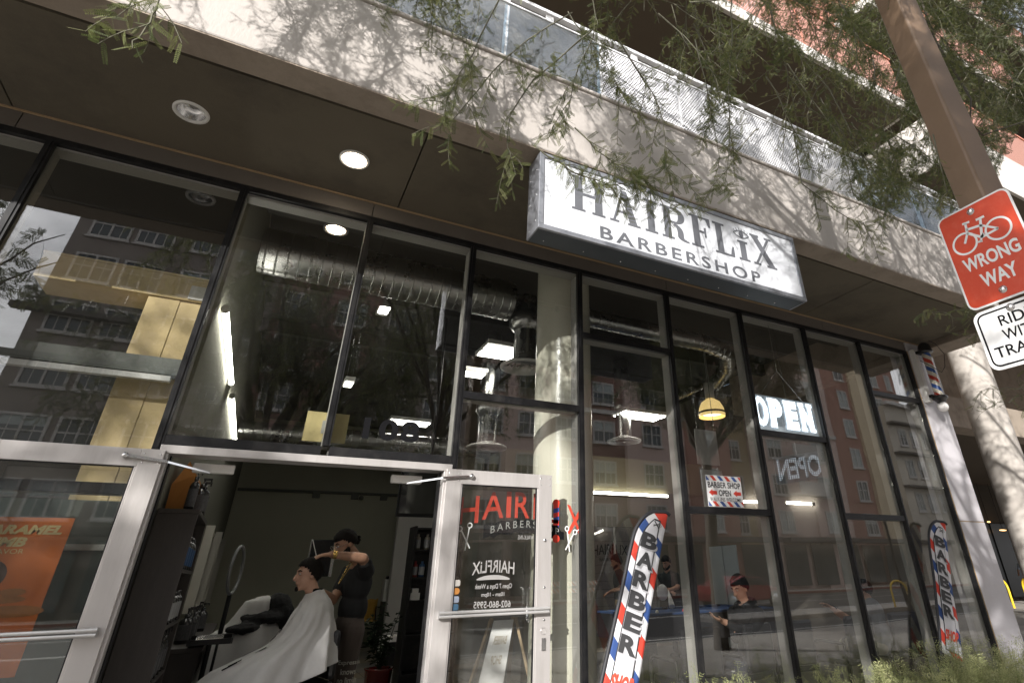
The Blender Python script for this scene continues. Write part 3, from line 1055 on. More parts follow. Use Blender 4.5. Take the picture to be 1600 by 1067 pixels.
MB().lathe([(0.36, 0.0), (0.36, 7.54)], (21.5, 6.22, 0), 32).build('round_column', M_RCOL, B)
# ================================================================ hanging light-box sign
SG = thing('hanging_sign', 'white light-box shop sign with grey slab lettering hung under the canopy edge', 'sign', (2.86, 3.25, 3.71))
sx0, sx1, sy0, sy1, sz0, sz1 = 1.40, 4.315, 3.25, 3.47, 3.71, 4.452
cab = MB()
cab.box(sx0, sx0 + 0.012, sy0 + 0.02, sy1, sz0, sz1, 0)
cab.box(sx1 - 0.012, sx1, sy0 + 0.02, sy1, sz0, sz1, 0)
cab.box(sx0 + 0.0121, sx1 - 0.0121, sy0 + 0.02, sy1, sz0, sz0 + 0.012, 1)
cab.box(sx0 + 0.0121, sx1 - 0.0121, sy0 + 0.02, sy1, sz1 - 0.012, sz1, 0)
cab.box(sx0 + 0.0121, sx1 - 0.0121, sy1 - 0.012, sy1 - 0.0005, sz0 + 0.0121, sz1 - 0.0121, 0)
cabo = cab.build('cabinet', [M_SIGNALU, M_SIGNDARK], SG)
fm = MB()
e = 0.042
fm.box(sx0 - 0.001, sx1 + 0.001, sy0 - 0.006, sy0 + 0.02, sz0 - 0.001, sz0 + e)
fm.box(sx0 - 0.001, sx1 + 0.001, sy0 - 0.006, sy0 + 0.02, sz1 - e, sz1 + 0.001)
fm.box(sx0 - 0.001, sx0 + e, sy0 - 0.006, sy0 + 0.02, sz0 + e, sz1 - e)
fm.box(sx1 - e, sx1 + 0.001, sy0 - 0.006, sy0 + 0.02, sz0 + e, sz1 - e)
fm.build('retainer_frame', M_SIGNALU, SG, bevel=0.003)
MB().box(sx0 + e + 0.0005, sx1 - e - 0.0005, sy0 + 0.006, sy0 + 0.012, sz0 + e + 0.0005, sz1 - e - 0.0005).build('sign_face', M_SIGNFACE, SG)
rv = MB()
for x in np.arange(sx0 + 0.12, sx1, 0.36):
    rv.sphere((x, sy1 - 0.06, sz0 - 0.001), 0.006, 8, 4)
for z in (3.8, 4.05, 4.3):
    rv.sphere((sx0 - 0.001, sy0 + 0.05, z), 0.007, 8, 4)
    rv.sphere((sx0 - 0.001, sy1 - 0.04, z - 0.03), 0.007, 8, 4)
rv.build('rivet', M_CHROME, SG)
hg = MB()
for x in (1.75, 2.85, 3.95):
    hg.box(x - 0.02, x + 0.02, 3.50 - 0.02 - 0.02, 3.50 - 0.005, sz1 - 0.05, SOF - 0.013)
hg.build('hanger_bracket', M_SIGNDARK, SG)

FS = XF(0, sy0 + 0.006, 0)
Lz, Hz = 3.985, 0.35
sl = MB()
_k = [0.0008]
def rect(x0, x1, z0, z1):
    _k[0] += 0.00004
    poly2d(sl, [(x0, z0), (x1, z0), (x1, z1), (x0, z1)], FS, _k[0])
def para(x0, x1, z0, x2, x3, z1):
    _k[0] += 0.00004
    poly2d(sl, [(x0, z0), (x1, z0), (x3, z1), (x2, z1)], FS, _k[0])
SF = 0.024          # serif thickness
def serif(xa, xb, z):
    rect(xa, xb, z, z + SF)
T = 0.075           # stem
zt = Lz + Hz
# H
for xa in (1.696, 1.886):
    serif(xa, xa + 0.128, Lz); serif(xa, xa + 0.128, zt - SF); rect(xa + 0.027, xa + 0.027 + T, Lz + SF, zt - SF)
rect(1.798, 1.913, Lz + 0.16, Lz + 0.192)
# A
serif(2.057, 2.150, Lz); serif(2.235, 2.366, Lz)
para(2.088, 2.115, Lz + SF, 2.188, 2.215, zt)
para(2.253, 2.335, Lz + SF, 2.172, 2.236, zt)
rect(2.13, 2.262, Lz + 0.105, Lz + 0.132)
# I
serif(2.416, 2.552, Lz); serif(2.416, 2.552, zt - SF); rect(2.446, 2.522, Lz + SF, zt - SF)
# R
serif(2.597, 2.732, Lz); rect(2.627, 2.703, Lz + SF, zt - SF); rect(2.597, 2.760, zt - SF, zt)
def arcband(cx, cz, ri, ro, rzi, rzo, a0, a1, n=14):
    _k[0] += 0.00004
    for i in range(n):
        p, q = math.radians(a0 + (a1 - a0) * i / n), math.radians(a0 + (a1 - a0) * (i + 1) / n)
        poly2d(sl, [(cx + ri * math.cos(p), cz + rzi * math.sin(p)), (cx + ro * math.cos(p), cz + rzo * math.sin(p)),
                    (cx + ro * math.cos(q), cz + rzo * math.sin(q)), (cx + ri * math.cos(q), cz + rzi * math.sin(q))], FS, _k[0])
arcband(2.760, zt - 0.088, 0.032, 0.107, 0.064, 0.088, -90, 90)
rect(2.703, 2.760, zt - 0.176, zt - 0.152)
arcband(2.735, Lz + 0.085, 0.035, 0.105, 0.065, 0.091, 0, 90)
rect(2.770, 2.840, Lz + 0.045, Lz + 0.085)
arcband(2.872, Lz + 0.046, 0.032, 0.102, 0.02, 0.046, 180, 270)
rect(2.868, 2.896, Lz, Lz + 0.02)
# F
serif(2.924, 3.068, Lz); rect(2.956, 3.032, Lz + SF, zt - SF); rect(2.924, 3.172, zt - SF, zt)
para(3.14, 3.172, zt - SF, 3.150, 3.172, zt - 0.024); poly2d(sl, [(3.148, zt - 0.10), (3.172, zt - 0.10), (3.172, zt - SF), (3.118, zt - SF)], FS, 0.0041)
rect(3.032, 3.105, Lz + 0.165, Lz + 0.192); rect(3.090, 3.115, Lz + 0.125, Lz + 0.232)
# L
serif(3.205, 3.350, zt - SF); rect(3.237, 3.313, Lz + SF, zt - SF); rect(3.205, 3.441, Lz, Lz + SF)
poly2d(sl, [(3.390, Lz + SF), (3.441, Lz + SF), (3.441, Lz + 0.115), (3.418, Lz + 0.115)], FS, 0.0042)
# i
serif(3.494, 3.634, Lz); rect(3.526, 3.602, Lz + SF, Lz + 0.222 - SF); rect(3.498, 3.630, Lz + 0.222 - SF, Lz + 0.222)
# X
serif(3.683, 3.775, Lz); serif(3.855, 3.988, Lz); serif(3.683, 3.805, zt - SF); serif(3.878, 3.972, zt - SF)
para(3.880, 3.965, Lz + SF, 3.700, 3.785, zt - SF)
para(3.712, 3.742, Lz + SF, 3.905, 3.940, zt - SF)
# the eye that dots the i
def almond(t, s):           # upper lid s=1, lower lid s=-1
    return (3.565 + 0.100 * t, 4.283 + s * 0.040 * (1 - t * t))
for s in (1, -1):
    for i in range(14):
        t0, t1 = -1 + 2 * i / 14, -1 + 2 * (i + 1) / 14
        line2d(sl, almond(t0, s), almond(t1, s), 0.010, FS, 0.0044 + 0.00002 * i)
poly2d(sl, [(3.565 + 0.030 * math.cos(a), 4.283 + 0.034 * math.sin(a)) for a in np.linspace(0, 2 * math.pi, 21)[:-1]], FS, 0.0050)
for i in range(6):
    t = -0.8 + 1.6 * i / 5
    p = almond(t, 1)
    line2d(sl, p, (p[0] + 0.016 * t - 0.004, p[1] + 0.030), 0.008, FS, 0.0052)
sl.build('name_lettering', M_INK, SG)
s2 = MB()
put_text(s2, 'BARBERSHOP', XF(1.955, sy0 + 0.006, 3.775), w=1.775, h=0.122, off=0.001, bold=0.022, spacing=1.32)
s2.build('shop_lettering', M_INK, SG)

# ================================================================ recessed lights in the canopy
def recessed_light(x, y, lit, label):
    t = thing('recessed_light', label, 'ceiling light', (x, y, SOF), 'lights in the canopy')
    r = 0.118
    MB().lathe([(r * 0.80, 0.003), (r * 0.82, -0.012), (r, -0.012), (r * 1.02, 0.0)], (x, y, SOF), 36).build('trim_ring', M_WHITEPL, t)
    c = MB()
    c.lathe([(r * 0.80, 0.002), (r * 0.72, 0.05), (r * 0.5, 0.076), (0.0, 0.078)], (x, y, SOF), 36)
    c.build('reflector', M_CHROME, t)
    if lit:
        b = MB()
        b.lathe([(0.0, -0.030), (r * 0.40, -0.027), (r * 0.65, -0.016), (r * 0.77, 0.0), (r * 0.79, 0.012)], (x, y, SOF), 32)
        b.build('lamp', emit_mat('warm_lamp_glow', (1.0, 0.84, 0.62), 26.0), t)
    else:
        MB().lathe([(0.0, 0.055), (0.03, 0.057), (0.034, 0.074)], (x, y, SOF), 20).build('lamp', mat('dead_lamp', (0.30, 0.29, 0.27), 0.3), t)
    return t
# the canopy boards are cut round nothing: the cans sit proud of the stucco by their trim
recessed_light(-1.09, 4.10, False, 'unlit round recessed light in the dark soffit at upper left')
recessed_light(0.07, 4.10, True, 'glowing round recessed light in the soffit nearer the hanging sign')

# ================================================================ barber pole on the end wall
BP = thing('barber_pole', 'striped barber pole with black caps and a white globe on the end wall', 'barber pole', (8.44, 4.5, 3.5))
bx, by = 8.46, 4.49
MB().box(8.30, 8.40, 4.575, 4.647, 3.52, 4.34).build('mounting_box', M_WHITEPL, BP, bevel=0.004)
arms = MB()
for z in (3.60, 4.28):
    arms.box(8.335, 8.46, 4.52, 4.574, z - 0.02, z + 0.02)
arms.build('bracket_arm', M_BLACK, BP)
ps = stripe_mat('barber_stripe', [(0.66, 0.62, 0.52), (0.52, 0.05, 0.03), (0.66, 0.62, 0.52), (0.03, 0.09, 0.32)], 0.27, 0.27, rough=0.25, coat=0.6)
pb = MB()
pb.lathe([(0.060, 3.59), (0.060, 4.27)], (bx, by, 0), 28, uvs=True)
pb.build('striped_cylinder', ps, BP)
gs = MB()
gs.lathe([(0.074, 3.59), (0.074, 4.27)], (bx, by, 0), 28)
gs.build('glass_tube', glass_mat('pole_glass', (0.97, 0.97, 0.97), 0.0), BP)
M_CAP = mat('black_cast_cap', (0.018, 0.018, 0.02), 0.3, coat=0.4)
cp = MB()
cp.lathe([(0.0, 4.44), (0.045, 4.435), (0.078, 4.40), (0.092, 4.35), (0.094, 4.31), (0.104, 4.305), (0.104, 4.275), (0.086, 4.262), (0.0, 4.262)], (bx, by, 0), 30)
cp.build('cap', M_CAP, BP)
cp = MB()
cp.lathe([(0.0, 3.60), (0.088, 3.60), (0.104, 3.585), (0.104, 3.562), (0.088, 3.548), (0.072, 3.53), (0.060, 3.505), (0.0, 3.505)], (bx, by, 0), 30)
cp.build('cap', M_CAP, BP)
MB().sphere((bx, by, 3.44), 0.074, 24, 16).build('globe', mat('white_globe', (0.78, 0.76, 0.74), 0.2, coat=0.4), BP)
cord = MB()
cord.tube([(8.52, 4.42, 4.46), (8.56, 4.36, 4.40), (8.60, 4.30, 4.22), (8.56, 4.33, 4.02), (8.48, 4.36, 3.93), (8.40, 4.42, 4.02), (8.34, 4.54, 4.15)], 0.0045, 6)
cord.build('power_cord', M_BLACK, BP)

# ================================================================ street pole with two bicycle signs
PX, PY = 2.615, 0.925
pole_m = mat('brown_pole_paint', (0.18, 0.118, 0.074), 0.5, var=0.14, scale=2.5, grain=0.06, dirt=(0.22, 0.15, 0.10), dirt_amt=0.5, dirt_scale=3)
PL = thing('street_pole', 'square brown steel street pole rising behind the red bicycle sign', 'pole', (PX, PY, 0))
pm_ = MB()
a0 = math.radians(16)
u1 = np.array([math.cos(a0), math.sin(a0) * -1, 0]); u1 = np.array([-0.958, 0.286, 0.0]); u2 = np.array([-0.286, -0.958, 0.0])
h = 0.069
prof = []
for cx, cy, st_ in ((1, 1, 0), (-1, 1, 90), (-1, -1, 180), (1, -1, 270)):
    for k in range(5):
        an = math.radians(st_ + 90 * k / 4)
        prof.append((cx * (h - 0.014) + 0.014 * math.cos(an), cy * (h - 0.014) + 0.014 * math.sin(an)))
zs_ = [0.0, 2.0, 4.0, 6.0, 8.5]
v, f = [], []
for z in zs_:
    for p in prof:
        q = np.array([PX, PY, z]) + u1 * p[0] + u2 * p[1]
        v.append(q)
n = len(prof)
for i in range(len(zs_) - 1):
    for j in range(n):
        j2 = (j + 1) % n
        f.append((i * n + j, i * n + j2, (i + 1) * n + j2, (i + 1) * n + j))
f.append(tuple(range((len(zs_) - 1) * n, len(zs_) * n)))
pm_.add(v, f, 0, False)
pm_.build('shaft', pole_m, PL)
MB().box(PX - 0.13, PX + 0.13, PY - 0.13, PY + 0.13, 0.0, 0.025).build('base_plate', pole_m, PL)

SXF = lambda z: (V3(2.455, 1.072, z), V3(0, -1, 0), V3(0, 0, 1), V3(-1, 0, 0))    # faces down the street
def plate(z0, w, hgt, r, name, label, col, border_m):
    t = thing(name, label, 'sign', (2.455, 0.92, z0), 'bicycle signs on the street pole')
    fr_ = SXF(z0)
    MB().prism(rrect(w, hgt, r), fr_, -0.004, 0.0, 0).build('sheet', border_m, t)
    return t, fr_
M_SHEETW = mat('white_reflective_sheet', (0.78, 0.78, 0.77), 0.35, var=0.02)
M_SHEETR = mat('red_reflective_sheet', (0.60, 0.055, 0.015), 0.35, var=0.06, scale=3, grain=0.03, dirt=(0.66, 0.3, 0.2), dirt_amt=0.12, dirt_scale=30)
ST, f_ = plate(2.308, 0.305, 0.462, 0.036, 'street_sign', 'red WRONG WAY bicycle sign bolted to the brown pole', None, M_SHEETW)
q = MB()
in_ = [(p[0] + 0.008, p[1] + 0.008) for p in rrect(0.289, 0.446, 0.029)]
poly2d(q, in_, f_, 0.0008)
q.build('red_field', M_SHEETR, ST)
w_ = MB()
put_text(w_, 'WRONG', (f_[0] + V3(0, -0.042, 0.168), f_[1], f_[2], f_[3]), w=0.222, h=0.062, off=0.0016, bold=0.030)
put_text(w_, 'WAY', (f_[0] + V3(0, -0.085, 0.078), f_[1], f_[2], f_[3]), w=0.140, h=0.062, off=0.0016, bold=0.030)
w_.build('sign_lettering', M_SHEETW, ST)
bk = MB()
B0 = (f_[0] + V3(0, 0, 0), f_[1], f_[2], f_[3])
wl2, wr2 = (0.080, 0.298), (0.218, 0.298)
ring2d(bk, wl2, 0.048, 0.009, B0, 0.0016)
ring2d(bk, wr2, 0.048, 0.009, B0, 0.0017)
crank, seat_t, head_b, head_t = (0.150, 0.292), (0.167, 0.360), (0.104, 0.338), (0.108, 0.375)
for p_, q_, ww in ((wr2, crank, 0.010), (wr2, (0.163, 0.345), 0.009), (crank, (0.170, 0.372), 0.011), (crank, head_b, 0.011), ((0.163, 0.345), (0.106, 0.355), 0.011), (wl2, head_b, 0.010), (head_b, (0.110, 0.385), 0.010), ((0.098, 0.388), (0.128, 0.384), 0.010), ((0.153, 0.377), (0.188, 0.377), 0.011), ((0.138, 0.277), (0.162, 0.307), 0.009), ((0.130, 0.279), (0.147, 0.275), 0.008)):
    line2d(bk, p_, q_, ww, B0, 0.0018)
    _k[0] += 0.0
bk.build('bicycle_symbol', M_SHEETW, ST)
def bolt(y, z, par):
    MB().lathe([(0.0, 0.009), (0.007, 0.0085), (0.0115, 0.005), (0.012, 0.0015), (0.016, 0.0012), (0.016, 0.0)], (2.4545, y, z), 18, (-1, 0, 0)).build('bolt', M_CHROME, par)
bolt(0.925, 2.735, ST)
bolt(0.925, 2.352, ST)
ST2, f2_ = plate(2.045, 0.305, 0.250, 0.036, 'street_sign', 'white RIDE WITH TRAFFIC sign with black border below the red one', None, M_SHEETW)
bb = MB()
o_ = rrect(0.281, 0.226, 0.030); i_ = rrect(0.267, 0.212, 0.024)
n = len(o_)
v = [f2_[0] + f2_[1] * (p[0] + 0.012) + f2_[2] * (p[1] + 0.012) + f2_[3] * 0.001 for p in o_] + [f2_[0] + f2_[1] * (p[0] + 0.019) + f2_[2] * (p[1] + 0.019) + f2_[3] * 0.001 for p in i_]
bb.add(v, [(i, (i + 1) % n, n + (i + 1) % n, n + i) for i in range(n)])
put_text(bb, 'RIDE', (f2_[0] + V3(0, -0.090, 0.166), f2_[1], f2_[2], f2_[3]), w=0.125, h=0.044, off=0.001, bold=0.012)
put_text(bb, 'WITH', (f2_[0] + V3(0, -0.085, 0.106), f2_[1], f2_[2], f2_[3]), w=0.135, h=0.044, off=0.001, bold=0.012)
put_text(bb, 'TRAFFIC', (f2_[0] + V3(0, -0.035, 0.046), f2_[1], f2_[2], f2_[3]), w=0.235, h=0.044, off=0.001, bold=0.012)
bb.build('sign_lettering', M_BLACKINK, ST2)
bolt(0.925, 2.272, ST2)
bolt(0.925, 2.065, ST2)
mb = MB()
for z in (2.735, 2.352, 2.272, 2.065):
    mb.tube([(2.459, 0.925, z), (2.575, 0.925, z)], 0.006, 6)
mb.build('through_bolt', M_CHROME, PL)

# ================================================================ feather flags
FCOLS = [(0.74, 0.74, 0.76), (0.66, 0.06, 0.035), (0.74, 0.74, 0.76), (0.035, 0.085, 0.27)]
def feather_flag(base, top, wid, lean_pt, label, face, sc=1.0, bow=0.0, tail=0.0):
    """banner hanging along a bent pole; u across (0 = pole side), v up"""
    base, top = np.asarray(base, float), np.asarray(top, float)
    H = np.linalg.norm(top - base)
    up = (top - base) / H
    N = unit(face)
    U = unit(np.cross(up, N)) * 1.0
    if np.dot(U, (1, 0, 0)) < 0:
        U = -U
    N = unit(np.cross(U, up))
    def outline(v):
        """half-outline: left and right edge (in u) at height fraction v"""
        if v < 0.80:
            l = 0.0
        else:
            t = (v - 0.80) / 0.20
            l = wid * (1 - math.sqrt(max(0.0, 1 - t * t))) * 0.86
        r = wid * (1.0 - 0.10 * v) + bow * math.sin(v * 3.0)
        return l, r
    def surf(u, v, off=0.0):
        ripple = 0.010 * math.sin(6 * v + 4 * u) * sc + 0.0035 * math.sin(15 * v - 7 * u)
        return base + up * (v * H) + U * u + N * (ripple + off)
    t = thing('feather_flag', label, 'flag', tuple(base))
    nv, nu = 60, 12
    def sheet(inset, off, mat_, name, vb=0.0):
        verts, faces, uv = [], [], []
        for i in range(nv + 1):
            v = vb + (1 - vb) * i / nv
            l, r = outline(v * (1 - inset * 0.25) if inset else v)
            if inset:
                l2, r2 = l + inset * 1.0, r - inset * 1.15
                vv = v * (1 - 0.32 * inset / wid)
                l2, r2 = outline(min(1.0, vv + 0.0))
                l2, r2 = l2 + inset, r2 - inset * 1.05
                if vv > 0.80:
                    k = (vv - 0.80) / 0.20
                    l2 += inset * 0.5 * k
                if r2 < l2 + 0.004:
                    r2 = l2 + 0.004
            else:
                l2, r2, vv = l, max(r, l + 0.002), v
            for j in range(nu + 1):
                u = l2 + (r2 - l2) * j / nu
                verts.append(surf(u, vv, off))
                uv.append((u, vv * H))
        for i in range(nv):
            for j in range(nu):
                a = i * (nu + 1) + j
                faces.append((a, a + 1, a + nu + 2, a + nu + 1))
        m = MB()
        m.add(verts, faces, 0, True, uv)
        o = m.build(name, mat_, t)
        sd = o.modifiers.new('cloth', 'SOLIDIFY')
        sd.thickness = 0.0015
        sd.offset = 1.0 if False else 0.0
        return o
    sheet(0, 0.0, stripe_mat('flag_stripe', FCOLS, 0.50 * sc, 0.75, rough=0.7, trans=0.25), 'banner')
    sheet(wid * 0.185, 0.006, mat('flag_line', (0.02, 0.02, 0.022), 0.7), 'border_line', 0.03)
    sheet(wid * 0.215, 0.010, mat('flag_cloth', (0.74, 0.74, 0.77), 0.7, var=0.03, trans=0.25), 'centre_panel', 0.035)
    # pole with its sleeve
    pts = []
    for i in range(41):
        v = i / 40
        l, r = outline(v)
        pts.append(surf(l - 0.012, v, 0.0))
    ltop, rtop = outline(1.0)
    pts.append(surf(rtop + 0.02, 0.992))
    MB().tube([base - up * 0.55 * sc] + pts, 0.016 * sc, 8).build('pole_sleeve', mat('black_sleeve', (0.02, 0.02, 0.024), 0.6), t)
    # lettering
    tx, sh, rd = MB(), MB(), MB()
    cw = wid * 0.62
    letters = 'BARBER'
    v0, v1 = 0.862, 0.245
    lh = (v0 - v1) / 6
    for i, ch in enumerate(letters):
        vb_ = v0 - (i + 1) * lh + lh * 0.10
        hh = lh * H * 0.80
        cu = wid * 0.475
        for mbx, off, du, dv in ((tx, 0.019, 0, 0), (sh, 0.014, 0.014 * sc, -0.012 * sc)):
            W2 = cw * 0.86
            put_text(mbx, ch, None, w=W2, h=hh, bold=0.045 if mbx is tx else 0.06, fn=lambda a, b, o, off=off, du=du, dv=dv, cu=cu, vb_=vb_, W2=W2: surf(cu - W2 / 2 + a + du, vb_ + (b + dv) / H, off))
    W3 = cw * 1.05
    put_text(rd, 'SHOP', None, w=W3, h=0.115 * H * 0.62, bold=0.05, shear=0.18, fn=lambda a, b, o: surf(wid * 0.50 - W3 / 2 + a, 0.095 + b / H + 0.04 * a, 0.018))
    tx.build('flag_lettering', mat('flag_black', (0.03, 0.03, 0.032), 0.7), t)
    sh.build('letter_outline', mat('flag_grey', (0.40, 0.40, 0.42), 0.7), t)
    rd.build('red_lettering', mat('flag_red', (0.62, 0.06, 0.03), 0.7), t)
    # crossed comb and scissors
    em = MB()
    cu, cv = wid * 0.60, 0.912
    FF = (surf(cu, cv, 0.016), U, up, N)
    s = wid * 0.12
    line2d(em, (-0.8 * s, 0.7 * s), (0.7 * s, -0.8 * s), 0.28 * s, FF, 0.0005)
    line2d(em, (-0.9 * s, -0.7 * s), (0.55 * s, 0.35 * s), 0.16 * s, FF, 0.001)
    line2d(em, (-0.9 * s, -0.35 * s), (0.75 * s, -0.1 * s), 0.16 * s, FF, 0.0015)
    ring2d(em, (0.78 * s, 0.62 * s), 0.24 * s, 0.09 * s, FF, 0.002, n=14)
    ring2d(em, (1.0 * s, -0.05 * s), 0.24 * s, 0.09 * s, FF, 0.0025, n=14)
    em.build('scissors_emblem', mat('flag_black2', (0.03, 0.03, 0.032), 0.7), t)
    return t
feather_flag(P(931, 1110, y=4.45), P(1004, 785, y=4.52), 0.285, None, 'tall BARBER SHOP feather flag leaning right in front of the glass beside the right door', (-0.25, -1, 0), 1.0)
feather_flag(P(1471, 1018, y=4.52), P(1450, 803, y=4.56), 0.31, None, 'smaller BARBER SHOP feather flag at the far end of the glass', (-0.1, -1, 0), 1.0)

# ================================================================ signs on the glass
WS = thing('window_sign', 'small white BARBER SHOP OPEN walk-ins sign with striped edges taped to the glass', 'sign', (4.24, 4.69, 1.955))
wsx0, wsx1, wsz0, wsz1 = 3.995, 4.475, 1.955, 2.262
MB().box(wsx0, wsx1, 4.6905, 4.6935, wsz0, wsz1).build('sheet', M_WHITE, WS)
sb = MB()
uvq = [(0, 0), (0.48, 0), (0.48, 0.045), (0, 0.045)]
for z in (wsz0 + 0.004, wsz1 - 0.052):
    sb.add([(wsx0 + 0.004, 4.6895, z), (wsx1 - 0.004, 4.6895, z), (wsx1 - 0.004, 4.6895, z + 0.048), (wsx0 + 0.004, 4.6895, z + 0.048)], [(0, 1, 2, 3)], uv=uvq)
sb.build('striped_edge', stripe_mat('sign_edge_stripe', [(0.035, 0.085, 0.27), (0.76, 0.76, 0.76), (0.64, 0.06, 0.03), (0.76, 0.76, 0.76)], 0.19, 0.98 * 1.0), WS)
FW = XF(0, 4.690, 0)
wt = MB()
put_text(wt, 'BARBER SHOP', XF(wsx0 + 0.018, 4.690, 2.138), w=0.445, h=0.060, off=0.0008, bold=0.02)
put_text(wt, 'OPEN', XF(wsx0 + 0.155, 4.690, 2.060), w=0.165, h=0.060, off=0.0008, bold=0.02)
put_text(wt, 'WALK-INS WELCOME', XF(wsx0 + 0.030, 4.690, 2.008), w=0.42, h=0.038, off=0.0008, bold=0.006)
wt.build('sign_lettering', M_BLACKINK, WS)
for x in (wsx0 + 0.022, wsx1 - 0.128):
    ar = MB()
    z = 2.090
    poly2d(ar, [(x, z), (x + 0.05, z - 0.034), (x + 0.05, z + 0.034)], FW, 0.0008)
    poly2d(ar, [(x + 0.05, z - 0.018), (x + 0.108, z - 0.018), (x + 0.108, z + 0.018), (x + 0.05, z + 0.018)], FW, 0.0008)
    ar.build('arrow', M_RED, WS)

# LED OPEN sign hung inside the glass
LED = thing('led_sign', 'white dotted LED OPEN sign hanging inside the upper right glass', 'sign', (5.42, 4.74, 2.86))
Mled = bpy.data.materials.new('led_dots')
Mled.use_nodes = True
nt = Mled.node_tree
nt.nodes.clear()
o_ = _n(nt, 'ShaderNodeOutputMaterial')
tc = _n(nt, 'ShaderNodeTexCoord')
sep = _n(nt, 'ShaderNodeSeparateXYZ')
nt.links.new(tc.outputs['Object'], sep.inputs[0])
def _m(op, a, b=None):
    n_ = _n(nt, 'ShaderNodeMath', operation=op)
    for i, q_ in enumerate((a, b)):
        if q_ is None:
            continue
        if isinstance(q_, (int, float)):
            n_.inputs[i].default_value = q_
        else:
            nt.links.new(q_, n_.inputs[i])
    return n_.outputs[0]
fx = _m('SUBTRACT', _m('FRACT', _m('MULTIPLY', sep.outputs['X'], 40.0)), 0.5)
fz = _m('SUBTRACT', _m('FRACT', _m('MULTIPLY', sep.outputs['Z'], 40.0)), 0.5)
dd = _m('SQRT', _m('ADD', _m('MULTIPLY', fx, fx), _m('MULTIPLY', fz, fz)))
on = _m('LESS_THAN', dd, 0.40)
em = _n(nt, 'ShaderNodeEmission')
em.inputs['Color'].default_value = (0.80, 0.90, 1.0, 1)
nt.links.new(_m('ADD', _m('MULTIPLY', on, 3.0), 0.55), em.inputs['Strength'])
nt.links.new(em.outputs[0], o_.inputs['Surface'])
Mled_refl = Mled.copy()
for n_ in Mled_refl.node_tree.nodes:
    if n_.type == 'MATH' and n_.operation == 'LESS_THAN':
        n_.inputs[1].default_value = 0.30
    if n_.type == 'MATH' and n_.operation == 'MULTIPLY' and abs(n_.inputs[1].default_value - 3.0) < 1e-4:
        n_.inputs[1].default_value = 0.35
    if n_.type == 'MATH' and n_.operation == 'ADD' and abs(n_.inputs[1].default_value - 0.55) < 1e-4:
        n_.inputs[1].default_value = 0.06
lt = MB()
lx, lw = 4.90, 0.255
def led_letter(ch, x):
    r = []
    z0, z1 = 2.875, 3.235
    F_ = XF(0, 4.745, 0)
    if ch == 'O':
        for i in range(20):
            a, b = 2 * math.pi * i / 20, 2 * math.pi * (i + 1) / 20
            ro, ri = (0.115, 0.18), (0.045, 0.11)
            cx, cz = x + 0.118, (z0 + z1) / 2
            poly2d(lt, [(cx + ri[0] * math.cos(a), cz + ri[1] * math.sin(a)), (cx + ro[0] * math.cos(a), cz + ro[1] * math.sin(a)), (cx + ro[0] * math.cos(b), cz + ro[1] * math.sin(b)), (cx + ri[0] * math.cos(b), cz + ri[1] * math.sin(b))], F_, 0.012)
    else:
        put_text(lt, ch, XF(x, 4.745, z0), w=0.215, h=0.36, off=0.012, bold=0.075)
        sx_ = {'P': [(0, 0)], 'E': [(0, 0)], 'N': [(0, 0), (0.15, 0)]}[ch]
        for dx, _ in sx_:
            poly2d(lt, [(x + dx - 0.015, z0), (x + dx + 0.085, z0), (x + dx + 0.085, z0 + 0.045), (x + dx - 0.015, z0 + 0.045)], F_, 0.0135)
            poly2d(lt, [(x + dx - 0.015, z1 - 0.045), (x + dx + 0.085, z1 - 0.045), (x + dx + 0.085, z1), (x + dx - 0.015, z1)], F_, 0.0135)
for i, ch in enumerate('OPEN'):
    led_letter(ch, 4.885 + i * 0.262)
lt.build('led_lettering', Mled, LED)
MB().box(4.875, 5.955, 4.747, 4.765, 2.84, 3.26).build('backing_board', mat('lit_led_board', (0.30, 0.34, 0.38), 0.4, emit=(0.75, 0.88, 1.0), estr=0.10), LED)
mb = MB()
mb.tube([(5.05, 4.756, 3.26), (5.42, 4.756, 3.62)], 0.004, 5)
mb.tube([(5.79, 4.756, 3.26), (5.42, 4.756, 3.62)], 0.004, 5)
mb.tube([(5.42, 4.756, 3.62), (5.42, 4.756, 4.26)], 0.004, 5)
mb.build('hanging_wire', M_CHROME, LED)
# glowing mirrored panel added in place of the OPEN sign's reflection
LED_REFL = thing('led_sign', 'smaller glowing panel of backward letters added as the reflection of the OPEN sign', 'sign', (6.4, 5.9, 2.5))
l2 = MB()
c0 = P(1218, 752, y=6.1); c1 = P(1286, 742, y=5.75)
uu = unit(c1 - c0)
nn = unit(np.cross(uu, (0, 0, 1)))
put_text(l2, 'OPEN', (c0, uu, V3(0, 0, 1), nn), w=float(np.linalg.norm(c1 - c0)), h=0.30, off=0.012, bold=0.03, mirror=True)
l2.build('led_lettering', Mled_refl, LED_REFL)
l3 = MB()
cc = (c0 + c1) / 2 + V3(0, 0, 0.15)
l3.obox(cc, (uu * (np.linalg.norm(c1 - c0) / 2 + 0.04), nn * 0.006, V3(0, 0, 0.19)))
l3.build('backing_board', mat('reflection_backing', (0.22, 0.23, 0.24), 0.4), LED_REFL)
MB().tube([cc + V3(0, 0, 0.19), cc + V3(0, 0, 2.4)], 0.006, 5).build('hanging_wire', M_CHROME, LED_REFL)

